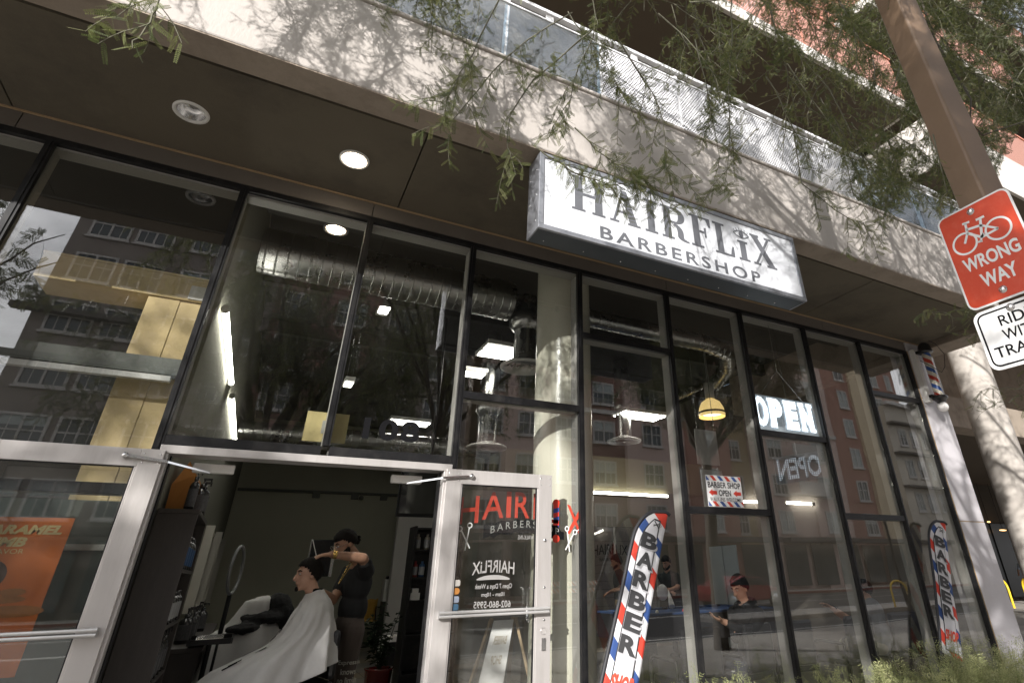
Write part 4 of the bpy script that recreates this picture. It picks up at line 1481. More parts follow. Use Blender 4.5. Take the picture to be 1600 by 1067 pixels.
# orange poster in the left window
PO = thing('window_poster', 'orange coffee poster with CARAMEL lettering behind the open left door', 'poster', (-1.3, 4.72, 0.95))
MB().box(-1.62, -0.98, 4.7095, 4.7125, 0.93, 1.725).build('sheet', mat('orange_poster_print', (0.62, 0.15, 0.02), 0.5, var=0.12, scale=2.5), PO)
FP = XF(0, 4.709, 0)
pt = MB()
put_text(pt, 'CARAMEL', XF(-1.40, 4.709, 1.632), w=0.385, h=0.052, off=0.001, bold=0.05, shear=0.25)
put_text(pt, 'CRUMB', XF(-1.46, 4.709, 1.566), w=0.30, h=0.052, off=0.001, bold=0.05, shear=0.25)
put_text(pt, 'COFFEE FLAVOR', XF(-1.48, 4.709, 1.530), w=0.325, h=0.026, off=0.001)
pt.build('poster_lettering', mat('cream_poster_ink', (0.66, 0.52, 0.25), 0.6), PO)
pk = MB()
pts = [(-1.62, 0.94), (-1.20, 0.94), (-1.17, 1.10), (-1.175, 1.22), (-1.215, 1.33), (-1.27, 1.385), (-1.62, 1.42)]
poly2d(pk, pts, FP, 0.001)
ring2d(pk, (-1.265, 1.42), 0.062, 0.03, FP, 0.0014, n=22)
pk.build('printed_cup', mat('brown_poster_ink', (0.075, 0.028, 0.016), 0.5, var=0.3, scale=8), PO)
pc = MB()
for (x, z, w_, h_) in ((-1.16, 1.30, 0.10, 0.02), (-1.10, 1.24, 0.14, 0.03), (-1.13, 1.335, 0.06, 0.02)):
    poly2d(pc, [(x + w_ * math.cos(a) , z + h_ * math.sin(a)) for a in np.linspace(0, 2 * math.pi, 17)[:-1]], FP, 0.0018)
pc.build('printed_crumbs', mat('tan_poster_ink', (0.40, 0.15, 0.035), 0.6, var=0.4, scale=30), PO)
# ================================================================ cut the canopy boards for the two recessed lights
def cut_hole(o, x, y, r):
    cm = MB().lathe([(0.0, -0.1), (r, -0.1), (r, 0.2), (0.0, 0.2)], (x, y, SOF), 36)
    c = cm.build('cutter', M_BLACK)
    md = o.modifiers.new('hole', 'BOOLEAN')
    md.object = c
    md.operation = 'DIFFERENCE'
    md.solver = 'EXACT'
    bpy.context.view_layer.update()
    dg = bpy.context.evaluated_depsgraph_get()
    me = bpy.data.meshes.new_from_object(o.evaluated_get(dg))
    o.modifiers.clear()
    o.data = me
    bpy.data.objects.remove(c)
for o in [q for q in B.children if q.name.startswith('soffit_panel')]:
    lo = min(v.co.x for v in o.data.vertices) + world_loc(o)[0]
    hi = max(v.co.x for v in o.data.vertices) + world_loc(o)[0]
    for lx_ in (-1.09, 0.07):
        if lo < lx_ < hi:
            cut_hole(o, lx_, 4.10, 0.100)
for o in [q for q in B.children if q.name.startswith('canopy_core')]:
    for lx_ in (-1.09, 0.07):
        cut_hole(o, lx_, 4.10, 0.101)

# ================================================================ interior shell
struct('floor', MB().box(BX0, 9.1, 4.84, 17.3, -0.4, -0.006), mat('floor_screed', (0.11, 0.105, 0.10), 0.5))
M_TILE = [mat('stone_tile', c, 0.28, var=0.35, scale=2.6, dirt=(0.05, 0.05, 0.05), dirt_amt=0.5, dirt_scale=3.0) for c in ((0.16, 0.155, 0.145), (0.20, 0.165, 0.12), (0.12, 0.125, 0.12))]
floor_o = bpy.data.objects['floor']
tile_me = {}
for ix in range(7):
    for iy in range(13):
        x, y = 0.45 + ix * 0.62, 8.2 + iy * 0.62
        k = (ix * 7 + iy * 5 + ix * iy) % 3
        t = MB().box(-0.302, 0.302, -0.302, 0.302, -0.005, 0.0).build('floor_tile', M_TILE[k], floor_o, origin=(0, 0, 0)) if k not in tile_me else None
        if t is None:
            t = bpy.data.objects.new('floor_tile', tile_me[k])
            COL.objects.link(t)
            t.parent = floor_o
        else:
            tile_me[k] = t.data
        t.location = (x, y, 0.0)
MB().box(-0.74, -0.64, 4.835, 17.0, 0, 5.2).build('left_partition', M_OLIVE, B)
MB().box(-0.63, 3.9, 16.9, 17.0, 0, 3.45).box(-9.0, 4.1, 17.02, 17.12, 0, 5.29).build('barber_back_wall', M_OLIVE_BRIGHT, B)
rl_ = MB().tube([(-0.6, 16.84, 3.40), (3.8, 16.84, 3.42)], 0.035, 8)
for x in (1.2, 2.15, 2.9):
    rl_.box(x - 0.09, x + 0.09, 16.80, 16.89, 3.27, 3.40)
rl_.sphere((2.3, 16.75, 3.30), 0.06, 10, 6)
rl_.build('wall_conduit', mat('grey_conduit', (0.15, 0.15, 0.13), 0.6), B)
MB().box(3.9, 4.0, 11.6, 17.0, 0, 5.2).build('inner_partition', M_OLIVE, B)
w_ = MB()
w_.box(3.9, 6.4, 11.5, 11.6, 0, 5.2)
w_.box(8.1, 9.0, 11.5, 11.6, 0, 5.2)
w_.box(6.4, 8.1, 11.5, 11.6, 2.30, 5.2)
w_.box(6.4, 8.1, 11.5, 11.6, 0, 0.25)
w_.build('rear_wall', mat('taupe_wall_paint', (0.17, 0.15, 0.12), 0.9, var=0.05), B)
rw = MB()
for x in (6.40, 6.98, 7.53, 8.06):
    rw.box(x, x + 0.04, 11.49, 11.56, 0.25, 2.30)
rw.build('rear_window_frame', M_BACKFR, B)
MB().box(6.44, 8.06, 11.52, 11.527, 0.25, 2.30).build('rear_window_pane', M_GLASS, B)
rt = MB()
put_text(rt, 'HAIRFLIX', XF(6.46, 11.515, 1.72), w=0.88, h=0.20, off=0.002, bold=0.01, arc=0.03)
put_text(rt, 'BARBERSHOP', XF(6.62, 11.515, 1.62), w=0.55, h=0.06, off=0.002, bold=0.01)
rt.build('rear_window_lettering', M_BLACKINK, B)
MB().box(8.9, 9.0, 4.96, 11.49, 0, 5.2).build('right_wall', mat('brown_grey_wall', (0.16, 0.14, 0.12), 0.9, var=0.06), B)
sd_ = MB()
for y in (9.72, 10.16):
    sd_.box(8.875, 8.899, y, y + 0.41, 0.02, 1.86)
sd_.build('side_door', mat('pale_blue_door', (0.36, 0.40, 0.43), 0.4), B)
MB().box(-0.63, 8.9, 4.84, 17.0, 5.205, 5.297).build('interior_ceiling', M_DARKCEIL, B)
MB().box(BX0, -0.75, 4.84, 17.0, 5.205, 5.297).build('interior_ceiling', M_DARKCEIL, B)
MB().box(BX0, -0.75, 9.0, 9.1, 0, 5.2).build('left_unit_wall', mat('dim_grey_wall', (0.10, 0.10, 0.095), 0.9), B)
for y in (6.0, 7.9, 9.8):
    MB().box(-0.63, 8.89, y, y + 0.12, 4.98, 5.204).build('ceiling_beam', mat('black_beam', (0.025, 0.024, 0.022), 0.8), B)
# a bulkhead lit along its foot, behind the pool table
MB().box(4.0, 8.88, 10.55, 11.49, 2.92, 3.6).build('bulkhead', mat('olive_bulkhead', (0.20, 0.18, 0.11), 0.85), B)

# yard behind the rear window
MB().box(3.0, 14.0, 15.0, 15.2, 0, 3.2).build('yard_wall', mat('white_block_wall', (0.62, 0.60, 0.57), 0.9, var=0.08), B)
for z in np.arange(0.2, 3.2, 0.2):
    MB().box(4.02, 14.0, 14.992, 14.9995, z, z + 0.012).build('block_course', mat('block_joint', (0.35, 0.34, 0.32), 0.9), B) if z < 2.3 and 0.4 < z else None

# round painted column just inside the glass
MB().lathe([(0.300, 0.0), (0.300, 5.2)], (2.567, 5.155, 0), 48).build('inner_column', M_COLUMN, B)

# left unit: tan boarded post and beam, tube on a dark beam
tb = MB()
tb.box(-1.16, -0.945, 5.20, 5.55, 0.0, 3.425)
tb.box(-0.9445, -0.76, 5.206, 5.55, 0.0, 3.425)
tb.build('boarded_post', M_TAN, B, bevel=0.004)
MB().box(-1.875, -0.755, 5.18, 5.55, 3.428, 3.625).box(-1.88, -0.752, 5.172, 5.55, 3.626, 3.645).build('boarded_beam', M_TAN, B, bevel=0.004)
MB().box(-0.90, -0.77, 5.165, 5.1795, 3.44, 3.56).build('torn_board', mat('torn_plaster', (0.72, 0.70, 0.66), 0.9, var=0.2, scale=25), B)
MB().box(-5.0, -0.76, 4.98, 5.10, 2.74, 2.865).build('dark_beam', mat('grey_green_beam', (0.10, 0.11, 0.10), 0.6), B)
MB().box(-4.4, -0.80, 4.99, 5.04, 2.695, 2.735).build('dark_tube', mat('pale_tube', (0.62, 0.62, 0.60), 0.3), B)

MB().box(-3.1, -0.76, 5.12, 5.17, 0.0, 1.87).build('lower_panel', mat('grey_green_panel', (0.17, 0.20, 0.18), 0.7, var=0.08), B)
MB().box(-3.1, -0.76, 5.085, 5.119, 1.565, 1.60).build('panel_rail', M_WHITEPL, B)
# ================================================================ things hung from the ceiling
def spiral_duct(name, label, pts, r, rib=0.11):
    t = thing(name, label, 'air duct', tuple(pts[0]), 'air ducts')
    MB().tube(pts, r, 28, cap=True).build('duct_tube', M_DUCT, t)
    m = MB()
    for p, q in zip(pts[:-1], pts[1:]):
        p, q = np.asarray(p, float), np.asarray(q, float)
        L = np.linalg.norm(q - p)
        d = (q - p) / L
        k = max(1, int(L / rib))
        for i in range(k):
            c = p + d * (i + 0.5) * L / k
            m.lathe([(r - 0.002, -0.012), (r + 0.007, -0.006), (r + 0.007, 0.006), (r - 0.002, 0.012)], c, 28, d)
    m.build('duct_seam', M_DUCT, t)
    return t
spiral_duct('air_duct', 'big round metal duct behind the upper left panes, ending at the nearest diffuser', [(-0.62, 6.6, 4.76), (0.32, 6.6, 4.76), (1.6, 6.6, 4.76), (2.45, 6.6, 4.76)], 0.27)
spiral_duct('air_duct', 'thinner round metal duct behind the panes under the hanging sign', [(3.2, 6.55, 4.74), (4.6, 6.55, 4.73), (5.9, 6.55, 4.72), (6.5, 6.7, 4.70), (6.85, 7.1, 4.62), (6.95, 7.6, 4.45)], 0.135, 0.13)
spiral_duct('air_duct', 'slim metal duct low behind the yellow card, far back in the shop', [(-0.6, 11.0, 3.62), (3.8, 11.0, 3.62)], 0.16, 0.14)
spiral_duct('air_duct', 'bright slanting metal duct above the yellow pendant lamp', [P(1055, 622, y=7.2), P(1135, 585, y=9.6)], 0.055, 0.11)
def diffuser(x, y, z, rd, rp, top, label):
    t = thing('ceiling_diffuser', label, 'air vent', (x, y, z), 'round air diffusers')
    m = MB()
    m.lathe([(rp, 0.09), (rd * 0.6, 0.075), (rd, 0.02), (rd, 0.0), (rd * 0.84, -0.012), (rd * 0.80, 0.02)], (x, y, z), 36)
    m.build('rim', M_WHITEPL, t)
    c = MB()
    for k, (ra, rb_) in enumerate(((0.74, 0.60), (0.54, 0.40), (0.34, 0.16))):
        c.lathe([(rd * ra, -0.012), (rd * rb_, 0.04)], (x, y, z), 30)
    c.lathe([(0.0, -0.006), (rd * 0.13, -0.002)], (x, y, z), 20)
    c.build('cone', M_WHITEPL, t)
    MB().lathe([(rd * 0.83, 0.055), (0.0, 0.06)], (x, y, z), 24).build('throat', M_BLACK, t)
    p = MB()
    p.lathe([(rp, 0.08), (rp, top - z)], (x, y, z), 24)
    p.lathe([(rp, 0.52), (rp * 1.45, 0.60), (rp * 1.45, 0.72), (rp, 0.80)], (x, y, z), 24)
    p.build('neck_duct', M_DUCT, t)
diffuser(2.71, 6.6, 3.83, 0.33, 0.165, 4.86, 'large round ceiling diffuser half hidden by the sunlit inner column')
diffuser(3.03, 8.9, 3.22, 0.33, 0.15, 5.2, 'round diffuser seen low through the pane over the right door')
diffuser(5.84, 9.1, 3.60, 0.33, 0.15, 5.2, 'round diffuser above the bright tube in the middle of the right glass')
def panel_light(c, w, d, label, rz=0.0, tubes=2, strength=None):
    x, y, z = c
    t = thing('hanging_light', label, 'light', (x, y, z), 'hanging fluorescent fixtures')
    ca, sa = math.cos(rz), math.sin(rz)
    U, Vv = V3(ca, sa, 0), V3(-sa, ca, 0)
    m = MB()
    m.obox((x, y, z + 0.04), (U * (w / 2 + 0.02), Vv * (d / 2 + 0.02), V3(0, 0, 0.03)))
    m.build('housing', M_WHITEPL, t)
    g = MB()
    for k in range(tubes):
        o = (k - (tubes - 1) / 2) * d / tubes
        g.obox(V3(x, y, z) + Vv * o, (U * (w / 2), Vv * (d / tubes * 0.32), V3(0, 0, 0.008)))
    g.build('tube', M_LITFLR, t)
    r = MB()
    for s in (-1, 1):
        b = V3(x, y, z + 0.07) + U * (s * w * 0.4)
        r.tube([b, (b[0], b[1], 5.2)], 0.004, 5)
    r.build('hanging_wire', M_CHROME, t)
panel_light((2.89, 8.0, 4.54), 0.66, 0.62, 'hanging fluorescent panel left of the largest diffuser')
panel_light((6.17, 9.0, 4.10), 0.95, 0.50, 'hanging fluorescent panel behind the central pane of the right glass')
panel_light((2.24, 11.4, 4.10), 0.75, 0.4, 'small far fluorescent panel above the number 108')
panel_light((1.02, 8.2, 5.02), 0.13, 0.55, 'single bright tube below the big duct behind the second door pane', tubes=1)
panel_light((0.78, 9.0, 4.02), 0.10, 0.35, 'short crooked tube left of the dark reflection by the second mullion', tubes=1)
panel_light((2.62, 8.6, 4.32), 0.34, 0.34, 'round-looking glowing lamp at the left edge of the pane over the right door', tubes=1)
def wall_tube(p, q, label, r=0.026):
    p, q = np.asarray(p, float), np.asarray(q, float)
    t = thing('tube_light', label, 'light', tuple((p + q) / 2), 'bare fluorescent tubes')
    MB().tube([p, q], r, 10).build('tube', M_LITFLR, t)
    d = unit(q - p)
    m = MB()
    m.tube([p - d * 0.03, p + d * 0.001], r * 1.25, 10)
    m.tube([q - d * 0.001, q + d * 0.03], r * 1.25, 10)
    m.build('end_cap', M_WHITEPL, t)
wall_tube((-0.595, 4.98, 3.32), (-0.595, 7.25, 3.36), 'nearer fluorescent tube on the left partition, behind the pane over the left door')
wall_tube((-0.595, 7.85, 3.36), (-0.595, 10.6, 3.38), 'further fluorescent tube on the left partition, just above the door header')
wall_tube((5.86, 10.5, 2.86), (7.80, 10.5, 2.86), 'long bright tube under the bulkhead above the tall feather flag')
wall_tube(P(1160, 783, x=8.80), P(1187, 784, x=8.80), 'short tube on the right wall beside the small striped window sign')
wall_tube(P(1230, 785, x=8.80), P(1270, 787, x=8.80), 'tube on the right wall below the backward OPEN reflection letters')
PN = thing('pendant_lamp', 'yellow bell-shaped pendant lamp inside the right glass', 'lamp', (6.70, 7.5, 3.8))
m = MB()
m.lathe([(0.23, 0.0), (0.235, 0.05), (0.215, 0.16), (0.165, 0.26), (0.09, 0.31), (0.05, 0.33)], (6.70, 7.5, 3.80), 32)
m.build('lamp_shade', mat('amber_shade', (0.62, 0.46, 0.16), 0.4, emit=(1.0, 0.72, 0.28), estr=0.55), PN)
MB().lathe([(0.237, 0.05), (0.241, 0.065), (0.238, 0.085)], (6.70, 7.5, 3.80), 32).build('shade_band', mat('dark_band', (0.08, 0.06, 0.03), 0.5), PN)
MB().lathe([(0.0, 0.02), (0.17, 0.05), (0.18, 0.10)], (6.70, 7.5, 3.80), 24).build('bulb', emit_mat('amber_glow', (1.0, 0.80, 0.45), 3.0), PN)
MB().lathe([(0.085, 0.32), (0.085, 0.62), (0.02, 0.64), (0.012, 1.4)], (6.70, 7.5, 3.80), 16).build('lamp_stem', M_WHITEPL, PN)
CB = thing('cardboard_sheet', 'yellowed card taped inside behind the mullion over the entrance', 'card', (0.32, 4.85, 2.31))
MB().box(0.165, 0.475, 4.842, 4.85, 2.315, 2.545).build('card', mat('yellow_card', (0.50, 0.42, 0.20), 0.8, var=0.08), CB)
MB().box(0.285, 0.315, 4.838, 4.8415, 2.38, 2.48).build('tape', mat('tape', (0.3, 0.3, 0.28), 0.4), CB)
HB = thing('white_board', 'two white boards hung one above the other behind the small striped window sign', 'board', (6.1, 7.0, 2.3))
MB().box(5.84, 6.28, 6.99, 7.01, 2.86, 3.40).build('upper_board', M_WHITE, HB)
MB().box(5.88, 6.30, 6.99, 7.01, 2.18, 2.78).build('lower_board', M_WHITE, HB)
MB().tube([(5.9, 7.0, 3.40), (5.9, 7.0, 5.2)], 0.005, 5).tube([(6.25, 7.0, 3.40), (6.25, 7.0, 5.2)], 0.005, 5).tube([(5.92, 7.0, 2.78), (5.92, 7.0, 2.86)], 0.005, 5).tube([(6.22, 7.0, 2.78), (6.22, 7.0, 2.86)], 0.005, 5).build('hanging_wire', M_CHROME, HB)
TV = thing('television', 'black television hung high beside the right door jamb', 'television', (1.9, 8.0, 2.08))
MB().box(1.56, 2.30, 8.0, 8.05, 2.08, 2.86).build('bezel', M_BLACK, TV, bevel=0.004)
MB().box(1.585, 2.275, 7.996, 7.9995, 2.12, 2.83).build('screen', mat('dark_screen', (0.008, 0.009, 0.012), 0.06, spec=0.8), TV)
MB().tube([(1.95, 8.06, 2.5), (1.95, 8.06, 5.2)], 0.025, 10).build('ceiling_mount', M_BLACK, TV)

# ================================================================ bookcase, bottles, counter on the left wall
M_WOOD = mat('dark_grained_wood', (0.052, 0.045, 0.041), 0.6, var=0.35, scale=3.0, stretch=(6, 6, 0.6), grain=0.2, gscale=25)
BK = thing('bookcase', 'dark wood-grain bookcase of hair products just inside the left door', 'bookcase', (-0.52, 5.6, 0))
MB().box(-0.63, -0.385, 5.10, 5.125, 0, 1.80).build('side_panel', M_WOOD, BK, bevel=0.002)
MB().box(-0.63, -0.385, 6.105, 6.13, 0, 1.80).build('side_panel', M_WOOD, BK, bevel=0.002)
MB().box(-0.63, -0.38, 5.095, 6.135, 1.801, 1.83).build('top_board', M_WOOD, BK, bevel=0.002)
shz = [0.10, 0.45, 0.78, 1.11, 1.45]
for z in shz:
    MB().box(-0.625, -0.388, 5.126, 6.104, z - 0.022, z).build('shelf', M_WOOD, BK)
MB().box(-0.632, -0.6305, 5.10, 6.13, 0, 1.80).build('back_panel', M_WOOD, BK)
BOT = [mat('black_bottle', (0.02, 0.02, 0.022), 0.25, coat=0.5), mat('blue_label', (0.03, 0.085, 0.20), 0.4), mat('pale_label', (0.30, 0.31, 0.32), 0.5), mat('teal_bottle', (0.03, 0.10, 0.11), 0.2, coat=0.5), mat('dark_label', (0.07, 0.07, 0.075), 0.5, var=0.9, scale=60)]
def bottle_mesh(r, h, lab, pump=False):
    m = MB()
    m.lathe([(0.0, 0.0), (r, 0.0), (r, h * 0.70), (r * 0.8, h * 0.78), (r * 0.35, h * 0.83), (r * 0.35, h * 0.88)], (0, 0, 0), 14, mat=0)
    m.lathe([(r * 1.01, h * 0.12), (r * 1.015, h * 0.14), (r * 1.015, h * 0.60), (r * 1.01, h * 0.62)], (0, 0, 0), 14, mat=1)
    m.lathe([(r * 0.45, h * 0.86), (r * 0.45, h * 0.97), (0.0, h * 0.97)], (0, 0, 0), 12, mat=0)
    if pump:
        m.lathe([(r * 0.14, h * 0.97), (r * 0.14, h * 1.12), (0, h * 1.12)], (0, 0, 0), 8, mat=0)
        m.box(-r * 0.2, r * 0.9, -r * 0.2, r * 0.2, h * 1.10, h * 1.16, 0)
        m.box(r * 0.7, r * 0.9, -r * 0.16, r * 0.16, h * 1.02, h * 1.10, 0)
    return m
protos = []
for r, h, ml, pump in ((0.034, 0.24, [BOT[0], BOT[1]], False), (0.036, 0.21, [BOT[0], BOT[2]], False), (0.032, 0.25, [BOT[0], BOT[4]], True), (0.055, 0.24, [BOT[0], BOT[4]], True)):
    o = bottle_mesh(r, h, 1, pump).build('bottle', ml, origin=(0, 0, 0))
    protos.append(o)
def put_bottle(k, x, y, z, label, rz=0.0, first=set()):
    if k in first:
        o = protos[k].copy()
        COL.objects.link(o)
    else:
        o = protos[k]
        first.add(k)
    o.location = (x, y, z)
    o.rotation_euler = (0, 0, rz)
    tag(o, label, 'bottle', 'product bottles')
    return o
rows = [(4, 0, 'black bottle with blue label on the top shelf of the bookcase'), (3, 1, 'black bottle with pale label on the second shelf of the bookcase'), (2, 2, 'slim dark pump bottle on the middle shelf of the bookcase'), (1, 0, 'black bottle with blue label low in the bookcase')]
for si, k, lab in rows:
    for i in range(9):
        put_bottle(k, -0.43 - 0.01 * (i % 2), 5.20 + i * 0.10, shz[si], lab)
put_bottle(2, -0.47, 5.27, 1.83, 'slim spray bottle standing on top of the bookcase')
put_bottle(3, -0.44, 5.60, 1.83, 'big black pump bottle at the front on top of the bookcase')
put_bottle(3, -0.45, 5.82, 1.83, 'big black pump bottle at the back on top of the bookcase')
PB = MB()
v = [(-0.62, 5.35, 1.831), (-0.50, 5.35, 1.831), (-0.50, 5.98, 1.831), (-0.62, 5.98, 1.831), (-0.625, 5.34, 2.02), (-0.49, 5.36, 2.10), (-0.495, 5.97, 2.12), (-0.62, 5.99, 2.05), (-0.56, 5.40, 2.20), (-0.56, 5.94, 2.18)]
PB.add(v, [(3, 2, 1, 0), (0, 1, 5, 4), (1, 2, 6, 5), (2, 3, 7, 6), (3, 0, 4, 7), (4, 5, 8), (5, 6, 9, 8), (6, 7, 9), (7, 4, 8, 9)])
PB.build('paper_bag', mat('orange_paper', (0.42, 0.17, 0.035), 0.8, var=0.15, scale=6), label='crumpled orange paper bag on top of the bookcase behind the bottles', cat='bag')
CT = thing('counter', 'low barber counter along the left wall beyond the bookcase', 'counter', (-0.4, 8.4, 0))
MB().box(-0.63, -0.18, 6.5, 10.2, 0.84, 0.88).build('worktop', M_WOOD, CT, bevel=0.004)
for y in (6.52, 7.4, 8.3, 9.2, 10.16):
    MB().box(-0.62, -0.2, y, y + 0.03, 0, 0.839).build('cabinet_side', M_WOOD, CT)
for i, (y, k) in enumerate(((7.0, 3), (7.15, 2), (7.3, 3), (7.5, 2), (8.4, 1), (8.6, 3), (8.75, 2))):
    put_bottle(k, -0.38 + 0.05 * (i % 2), y, 0.88, 'bottle standing on the barber counter before the mirrors')
TRAY = thing('tool_tray', 'black tray of clippers and scissors on a stand beside the white cape', 'tray', (-0.12, 6.6, 0.9))
m = MB().box(-0.30, 0.02, 6.35, 6.85, 0.905, 0.915).box(-0.30, 0.02, 6.34, 6.349, 0.905, 0.945).box(-0.30, 0.02, 6.851, 6.86, 0.905, 0.945).box(0.021, 0.03, 6.34, 6.86, 0.905, 0.945)
m.build('tray', M_BLACK, TRAY)
m = MB()
for i, y in enumerate((6.42, 6.50, 6.58, 6.66, 6.74)):
    m.tube([(-0.25, y, 0.935), (-0.05 - 0.03 * (i % 2), y + 0.03, 0.94)], 0.016 - 0.006 * (i % 2), 8)
m.build('tool', M_CHROME, TRAY)
MB().tube([(-0.14, 6.6, 0.0), (-0.14, 6.6, 0.904)], 0.02, 8).build('stand', M_BLACK, TRAY)
WBX = thing('wall_box', 'small white box with a hose hooked on the left wall over the tray', 'box', (-0.5, 6.3, 1.0))
MB().box(-0.60, -0.42, 6.22, 6.42, 1.02, 1.15).build('case', M_WHITEPL, WBX, bevel=0.01)
MB().tube([(-0.45, 6.25, 1.02), (-0.44, 6.22, 0.86), (-0.46, 6.30, 0.70)], 0.018, 8).build('hose', M_WHITEPL, WBX)
def wall_mirror(y0, y1, z0, z1, label):
    t = thing('wall_mirror', label, 'mirror', (-0.6, (y0 + y1) / 2, z0), 'mirrors on the left wall')
    m = MB()
    m.box(-0.635, -0.52, y0, y0 + 0.07, z0, z1).box(-0.635, -0.52, y1 - 0.07, y1, z0, z1)
    m.box(-0.635, -0.587, y0 + 0.0701, y1 - 0.0701, z1 - 0.06, z1).box(-0.635, -0.587, y0 + 0.0701, y1 - 0.0701, z0, z0 + 0.06)
    m.build('mirror_frame', mat('cream_frame', (0.50, 0.48, 0.42), 0.5), t)
    MB().box(-0.634, -0.61, y0 + 0.071, y1 - 0.071, z0 + 0.061, z1 - 0.061).build('mirror_glass', mat('mirror_silver', (0.75, 0.76, 0.75), 0.02, metal=1.0, var=0.02), t)
wall_mirror(10.3, 12.3, 1.0, 2.10, 'nearer cream-framed mirror above the barber counter')
wall_mirror(13.2, 15.6, 1.0, 2.2, 'further cream-framed mirror deeper along the left wall')
RG = thing('ring_light', 'ring light on a thin stand between the mirrors and the white draped chair', 'ring light', (-0.09, 7.0, 0))
m = MB()
c = V3(-0.085, 7.0, 1.47); ax1 = unit(V3(0.25, 1, 0)); ax2 = V3(0, 0, 1)
pts = [c + 0.205 * (math.cos(a) * ax1 * 0.95 + math.sin(a) * ax2) for a in np.linspace(0, 2 * math.pi, 37)]
m.tube(pts, 0.015, 8, cap=False)
m.build('ring', mat('ring_plastic', (0.20, 0.205, 0.21), 0.5), RG)
MB().tube([(-0.085, 7.0, 1.26), (-0.085, 7.0, 0.9)], 0.02, 8).tube([(-0.085, 7.0, 0.9), (-0.085, 7.0, 0.35)], 0.012, 8).tube([(-0.085, 7.0, 0.35), (0.2, 7.15, 0.01)], 0.01, 6).tube([(-0.085, 7.0, 0.35), (-0.3, 7.2, 0.01)], 0.01, 6).tube([(-0.085, 7.0, 0.35), (-0.1, 6.7, 0.01)], 0.01, 6).build('light_stand', M_BLACK, RG)
PM = thing('tilting_mirror', 'dark tilting mirror panel on a silver stand behind the barber', 'mirror', (1.1, 11.0, 0))
MB().box(0.86, 1.20, 11.0, 11.03, 1.42, 1.96).build('panel', mat('dark_panel', (0.015, 0.015, 0.016), 0.15), PM)
MB().box(0.845, 0.862, 10.99, 11.04, 1.40, 1.97).box(1.19, 1.25, 11.035, 11.05, 1.42, 1.99).tube([(1.05, 11.05, 1.4), (1.03, 11.05, 0.05)], 0.03, 8).box(0.85, 1.2, 10.9, 11.2, 0.0, 0.05).build('mirror_stand', M_CHROME, PM)
# black rack with bottles behind the right jamb
RK = thing('black_rack', 'tall black shelf rack seen at the right jamb below the television', 'shelf', (2.2, 8.3, 0))
m = MB()
for x in (1.86, 2.5):
    m.box(x, x + 0.03, 8.12, 8.45, 0, 1.98)
m.box(1.89, 2.5, 8.44, 8.45, 0, 1.98)
m.build('rack_frame', M_BLACK, RK)
for z in (0.35, 0.75, 1.12, 1.38, 1.70, 1.96):
    MB().box(1.891, 2.499, 8.12, 8.438, z - 0.02, z).build('shelf', M_BLACK, RK)
rb_m = [bottle_mesh(0.036, 0.19, 1).build('bottle', [mat('%s_bottle' % n_, c_, 0.3, coat=0.4), BOT[2]], origin=(0, 0, 0)) for n_, c_ in (('red', (0.22, 0.02, 0.02)), ('blue', (0.03, 0.08, 0.18)), ('cream', (0.28, 0.26, 0.21)))]
for i, (o, x, z, nm) in enumerate(((rb_m[0], 1.93, 1.38, 'red'), (rb_m[1], 2.02, 1.38, 'blue'), (rb_m[2], 1.93, 1.70, 'cream'))):
    o.location = (x, 8.2, z)
    tag(o, {'red': 'red bottle on the black rack beside the blue one', 'blue': 'blue bottle on the black rack beside the red one', 'cream': 'cream bottle on the upper shelf of the black rack'}[nm], 'bottle')
o = rb_m[2].copy(); COL.objects.link(o); o.location = (2.05, 8.2, 1.70); o['label'] = 'cream bottle second from the jamb on the black rack'
MB().box(1.90, 2.02, 8.15, 8.30, 1.121, 1.20).box(1.92, 2.0, 8.16, 8.28, 1.201, 1.25).build('white_carton', M_WHITEPL, label='small white carton on the lower shelf of the black rack', cat='carton')
# back of the barber room
FC = thing('folding_chair', 'dark folding chair with a yellow cloth against the far wall', 'chair', (2.7, 15.8, 0))
m = MB()
for x in (2.46, 2.92):
    m.tube([(x, 15.5, 0.0), (x, 15.95, 0.92)], 0.014, 6)
    m.tube([(x + 0.02, 16.0, 0.0), (x + 0.02, 15.55, 0.47)], 0.014, 6)
m.tube([(2.46, 15.5, 0.02), (2.92, 15.5, 0.02)], 0.012, 6)
m.build('chair_frame', M_BLACK, FC)
MB().box(2.47, 2.92, 15.5, 15.88, 0.44, 0.465).build('seat', M_BLACK, FC)
MB().box(2.47, 2.92, 15.91, 15.93, 0.68, 0.92).build('backrest', M_BLACK, FC)
m = MB()
vv, ff = [], []
for i in range(9):
    for j in range(7):
        x = 2.58 + 0.36 * j / 6
        s = i / 8
        y = 15.87 - 0.03 * math.sin(j * 1.9) - (0.34 * max(0, s - 0.75) * 3)
        z = 0.95 - 0.44 * min(1, s / 0.8) - 0.03 * max(0, s - 0.8) + 0.015 * math.sin(j * 2.3 + i)
        vv.append((x, y, z))
for i in range(8):
    for j in range(6):
        a = i * 7 + j
        ff.append((a, a + 1, a + 8, a + 7))
m.add(vv, ff, 0, True)
yc = m.build('yellow_cloth', mat('mustard_cloth', (0.45, 0.26, 0.045), 0.9, var=0.1), label='mustard yellow cloth hung over the folding chair back', cat='cloth')
sd = yc.modifiers.new('s', 'SOLIDIFY'); sd.thickness = 0.012
CA = thing('file_box', 'pale metal box on a dark stand in front of the far wall', 'box', (3.2, 15.6, 0))
MB().box(2.98, 3.44, 15.5, 15.85, 0.90, 1.36).build('case', M_WHITEPL, CA, bevel=0.01)
MB().box(3.0, 3.42, 15.52, 15.83, 0.0, 0.899).build('stand', M_WOOD, CA)
